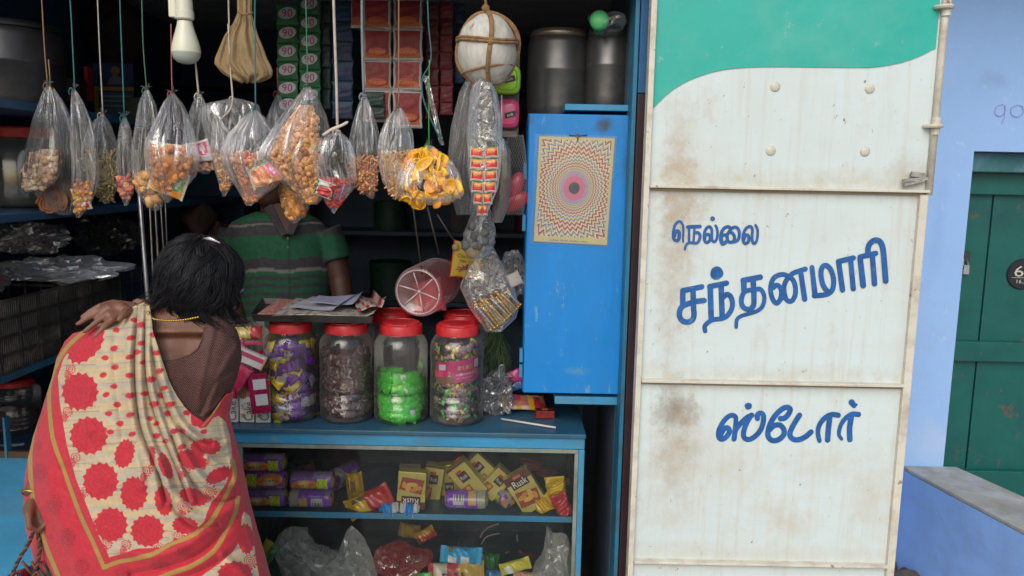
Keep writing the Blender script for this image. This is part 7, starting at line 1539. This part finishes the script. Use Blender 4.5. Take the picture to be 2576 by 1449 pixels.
rim=((d1>5.6)&(d1<6.6))|((d2>6)&(d2<7)); C=np.where(rim[...,None],red2*.7,C)
for (cx,cy,rx,ry) in((104,1186,19,25),(139,1269,20,24),(173,1352,20,24),(208,1425,20,22),(312,1439,22,17),(468,1385,28,14),(405,1423,24,13),(544,1318,18,22),(590,1250,12,24),(130,1350,8,8),(100,1120,8,14)):
    r=np.hypot((X-cx)/rx,(Y_-cy)/ry); an=np.arctan2(Y_-cy,X-cx); mm_=(r<1)&(((r*3.2)%1<.5)|(ser(an,10)<.2)|(r<.2))&~gl_&~cm; C=np.where(mm_[...,None],red2,C)
C=C*(1+.07*mnoise(X,Y_,.08,31)+.05*mnoise(X,Y_,.35,32))[...,None]*(1+.05*np.sin(Y_*2.1+X*.2))[...,None]
sari=gridmesh('sari',V.reshape(-1,3),nu+nf,nv,True,m_sari,wo,C.reshape(-1,3),solid=.0018)
# ================================================================= ROPE BAG in her hand
rb=thing('rope_bag','woven bag of dark green and red cord with twisted rope handles hanging from her hand','bag',P(90,1700,1.60))
m_ropeb=mat('twisted_rope',None,.85,bump=.4,bs=200)
YR=1.592; hp=W_(93,1330,YR)
def twist(q,pts,r,c1,c2):
    pts=cat_mull(pts,10); n=len(pts)
    for s,c in((0,c1),(PI,c2)):
        o=[]
        for i,p in enumerate(pts):
            t=pts[min(i+1,n-1)]-pts[max(i-1,0)]; t/=np.linalg.norm(t); a=np.cross(t,(0,1,0)); a/=max(np.linalg.norm(a),1e-6); b=np.cross(t,a); th=i*1.15+s; o.append(p+(a*math.cos(th)+b*math.sin(th))*r*.5)
        q.tube(o,r*.62,6,c)
q=M(); TR=(.18,.055,.035); TD=(.03,.03,.025); TG=(.03,.07,.05)
twist(q,[hp+np.array([-.004,-.004,0]),P(70,1370,YR),P(46,1410,YR),P(30,1450,YR),P(22,1500,YR)],.0042,TR,TD)
twist(q,[hp,P(100,1375,YR-.005),P(96,1410,YR-.01),P(86,1450,YR-.01),P(80,1500,YR)],.0042,TR,TD)
twist(q,[hp+np.array([.004,.01,0]),P(112,1380,YR+.03),P(130,1440,YR+.05),P(140,1500,YR+.06)],.004,TR,TD)
twist(q,[hp+np.array([-.006,.01,.004]),hp+np.array([0,.012,.010]),hp+np.array([.012,.01,.002])],.004,TR,TD)
q.build('handle',m_ropeb,rb)
q=M(); zt0=P(90,1470,YR)[2]
def bagring(a,z): k=1-.25*abs(z); return np.array([P(92,1450,YR)[0]+math.cos(a)*.105*k,YR+.06+math.sin(a)*.07*k,zt0-.02-z*.30])
for j in range(26):
    z=j/25; q.tube([bagring(a,z) for a in np.linspace(0,2*PI,41)],.0042,5,[TR,TD,TG][j%3],caps=False)
for k_ in range(30):
    a=2*PI*k_/30; q.tube([bagring(a,z)+np.array([.003*math.cos(a)*(-1)**i,.003*math.sin(a)*(-1)**i,0]) for i,z in enumerate(np.linspace(0,1,14))],.003,5,TD if k_%2 else TR)
for k_ in range(9): # loose crossing cords at the mouth
    a=P(56+k_*8,1412+ (k_%3)*8,YR-.004*(k_%2)); b=P(100+k_*6,1462+(k_%2)*8,YR-.006); q.tube(cat_mull([a,(a+b)/2+np.array([0,-.006,.004]),b],4),.0028,5,[TR,TD,TG][k_%3])
q.build('basket_body',m_ropeb,rb)
q=M(); c=P(90,1462,YR-.01); q.tube([np.array([c[0]+math.cos(a)*.058,c[1]+.05+math.sin(a)*.05,c[2]+.004*math.cos(a)]) for a in np.linspace(0,2*PI,41)],.0028,8,caps=False); q.lathe([(.056,0),(.054,-.05),(.05,-.09),(0,-.095)],(c[0],c[1]+.05,c[2]),n=32); tag(q.build('steel_bowl',m_steel,loc=c),'steel bowl rim showing at the mouth of the rope bag','bowl')
# ================================================================= SELLER
YM=2.78
mn=thing('person','shop seller in a green and grey striped polo shirt standing behind the counter','person',(P(715,800,YM)[0],YM,0))
mm_=PM(YM)
q=M(); hc2=P(684,438,YM-.02)
tor=[(528,668,736,.05),(545,625,780,.085),(562,590,806,.10),(600,586,822,.115),(680,606,826,.115),(760,612,822,.11),(850,608,826,.115),(950,606,828,.12),(1040,606,828,.12)]
def torso(q,grow=0,y0=None,y1=None,n=32):
    V=[];ys=np.arange(y0 or 528,(y1 or 1040)+1,12)
    for py in ys:
        l=np.interp(py,[r[0] for r in tor],[r[1] for r in tor]); r=np.interp(py,[r[0] for r in tor],[r[2] for r in tor]); d=np.interp(py,[r[0] for r in tor],[r[3] for r in tor])
        for k in range(n):
            th=2*PI*k/n; cs,sn=math.cos(th),math.sin(th); p=P((l+r)/2,py,YM); V.append(p+np.array([((r-l)/2*mm_+grow)*math.copysign(abs(cs)**.85,cs),(d+grow)*sn,0]))
    m_=len(ys); q.add(V,[(j*n+k,(j+1)*n+k,(j+1)*n+(k+1)%n,j*n+(k+1)%n) for j in range(m_-1) for k in range(n)]+[tuple(range(n)),tuple(m_*n-n+k for k in range(n-1,-1,-1))])
torso(q)
q.tube([P(704,560,YM),P(698,525,YM-.01),P(688,480,YM-.02)],[.062,.055,.055],18)
q.blob(hc2,(.078,.095,.108),1,0,seg=30); q.blob(hc2+np.array([0,-.03,-.065]),(.052,.055,.05),1,0,seg=18); q.tube([hc2+np.array([0,-.088,.012]),hc2+np.array([0,-.112,-.022]),hc2+np.array([0,-.095,-.032])],[.008,.013,.009],10)
q.blob(hc2+np.array([0,-.088,-.055]),(.023,.010,.008),1,0,seg=12)
for s in(-1,1): q.blob(hc2+np.array([.079*s,.005,-.005]),(.010,.018,.028),1,0,seg=12); q.blob(hc2+np.array([.03*s,-.086,.022]),(.022,.008,.006),1,0,seg=10)
armR=[P(812,580,YM),P(838,640,YM),P(856,705,YM-.01),P(866,775,YM-.06),P(868,850,YM-.10),P(862,905,YM-.13)]
armL=[P(598,585,YM),P(578,650,YM),P(572,710,YM-.03),P(590,790,YM-.10),P(606,850,YM-.15),P(620,905,YM-.18)]
for arm in(armR,armL):
    q.tube(arm,[.050,.045,.040,.036,.028,.023],16); w=arm[-1]; dr=arm[-1]-arm[-2]; dr/=np.linalg.norm(dr)
    kn=[w+dr*.085+np.array([x,-.005+abs(x)*.2,0]) for x in(-.027,-.009,.009,.027)]; tips=[(k+dr*.03+np.array([0,-.012,0]),k+dr*.045+np.array([0,-.03,0]),k+dr*.05+np.array([0,-.048,0])) for k in kn]
    hand(q,w,kn,tips,.026,rf=.0085,thumb=[w+dr*.02+np.array([-.02,-.01,0]),w+dr*.05+np.array([-.042,-.02,0]),w+dr*.075+np.array([-.046,-.03,0]),w+dr*.095+np.array([-.04,-.038,0])])
x0_=P(716,900,YM)[0]
for s in(-1,1): q.tube([(x0_+.09*s,YM,.90),(x0_+.10*s,YM,.50),(x0_+.10*s,YM,.09),(x0_+.10*s,YM,.05)],[.095,.062,.042,.042],16); q.tube([(x0_+.10*s,YM+.02,.045),(x0_+.10*s,YM-.08,.04),(x0_+.11*s,YM-.18,.03)],[.042,.042,.026],12)
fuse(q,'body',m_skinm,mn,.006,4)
q=M()
for s in(-1,1): q.blob(hc2+np.array([.03*s,-.086,.010]),.012,1,0,(.5,.48,.46),14); q.blob(hc2+np.array([.03*s,-.095,.010]),.006,1,0,(.02,.012,.01),10)
q.build('eyes',mat('eye_m',None,.2),mn)
q=M(); q.blob(hc2+np.array([0,.015,.03]),(.084,.095,.098),3,.04,seg=30,nf=5); 
rg=rng(5)
for i in range(500):
    a=rg.uniform(0,2*PI); e=rg.uniform(.15,1.4); d=np.array([math.cos(a)*math.cos(e),math.sin(a)*math.cos(e),math.sin(e)]); p=hc2+np.array([0,.015,.03])+d*np.array([.084,.095,.098]); q.tube([p,p+d*.008+np.array([.006,-.004,0]),p+d*.010+np.array([.014,-.008,-.004])],[.0014,.0012,.0004],4)
q.build('hair',m_hair,mn)
q=M(); q.tube([hc2+np.array([-.025,-.099,-.045]),hc2+np.array([0,-.104,-.040]),hc2+np.array([.025,-.099,-.045])],[.003,.005,.003],8); q.build('moustache',m_hair,mn)
def shirtcol(V):
    X,Y_=proj(V); Y_=Y_+2.5*np.sin(X*.05)+ .02*(X-715)
    G=np.array([.011,.095,.048]); K=np.array([.040,.039,.046]); L_=np.array([.18,.17,.16]); C=np.tile(G,(len(X),1)).astype(float)
    def band(a,b,c):
        m_=(Y_>=a)&(Y_<b); C[m_]=c
    band(556,592,K); band(562,567,L_); band(650,676,K); band(676,684,L_)
    y=694
    while y<1040: band(y,y+10,K); y+=21
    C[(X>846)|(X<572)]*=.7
    C[np.abs(X-728)<2.2]*=.6
    return C
q=M(); torso(q,.014,534,950)
for arm in(armR,armL): q.tube([arm[0],arm[1],lerp(arm[1],arm[2],.25)],[.064,.060,.060],18)
# creases
sh=fuse(q,'polo_shirt',m_cloth,mn,.006,3,paint=shirtcol)
q=M()
def yf(py): return YM-.075-.062*min(1,max(0,(py-520)/55))
for pts in([(664,524),(684,512),(700,545),(722,588),(708,594),(690,566)],[(752,524),(740,512),(733,545),(722,588),(738,590),(752,560)]): q.poly([P(a_,b_,yf(b_)-.004) for a_,b_ in pts],thick=(0,-.003,0))
q.build('collar',mat('collar_grey',(.04,.04,.046),.9,var=.2),mn,bevel=.001)
q=M(); q.poly([P(a_,b_,yf(b_)-.001) for a_,b_ in((684,512),(740,512),(733,545),(722,588),(700,545))],thick=(0,.004,0)); q.build('neck_opening',mat('dark_neck_skin',(.085,.034,.022),.5,var=.1),mn)
q=M()
for b_ in(600,622): q.lathe([(0,.002),(.0035,.001),(.004,0)],P(724,b_,yf(590)-.002),(0,-1,0),10)
q.build('buttons',mat('button_grey',(.15,.15,.15),.4),mn)
q=M(); 
for s in(-1,1): q.tube([(x0_+.08*s,YM,.97),(x0_+.095*s,YM,.55),(x0_+.10*s,YM,.10)],[.115,.095,.075],18)
fuse(q,'trousers',mat('dark_trousers',(.02,.02,.028),.9,var=.2),mn,.012,3)
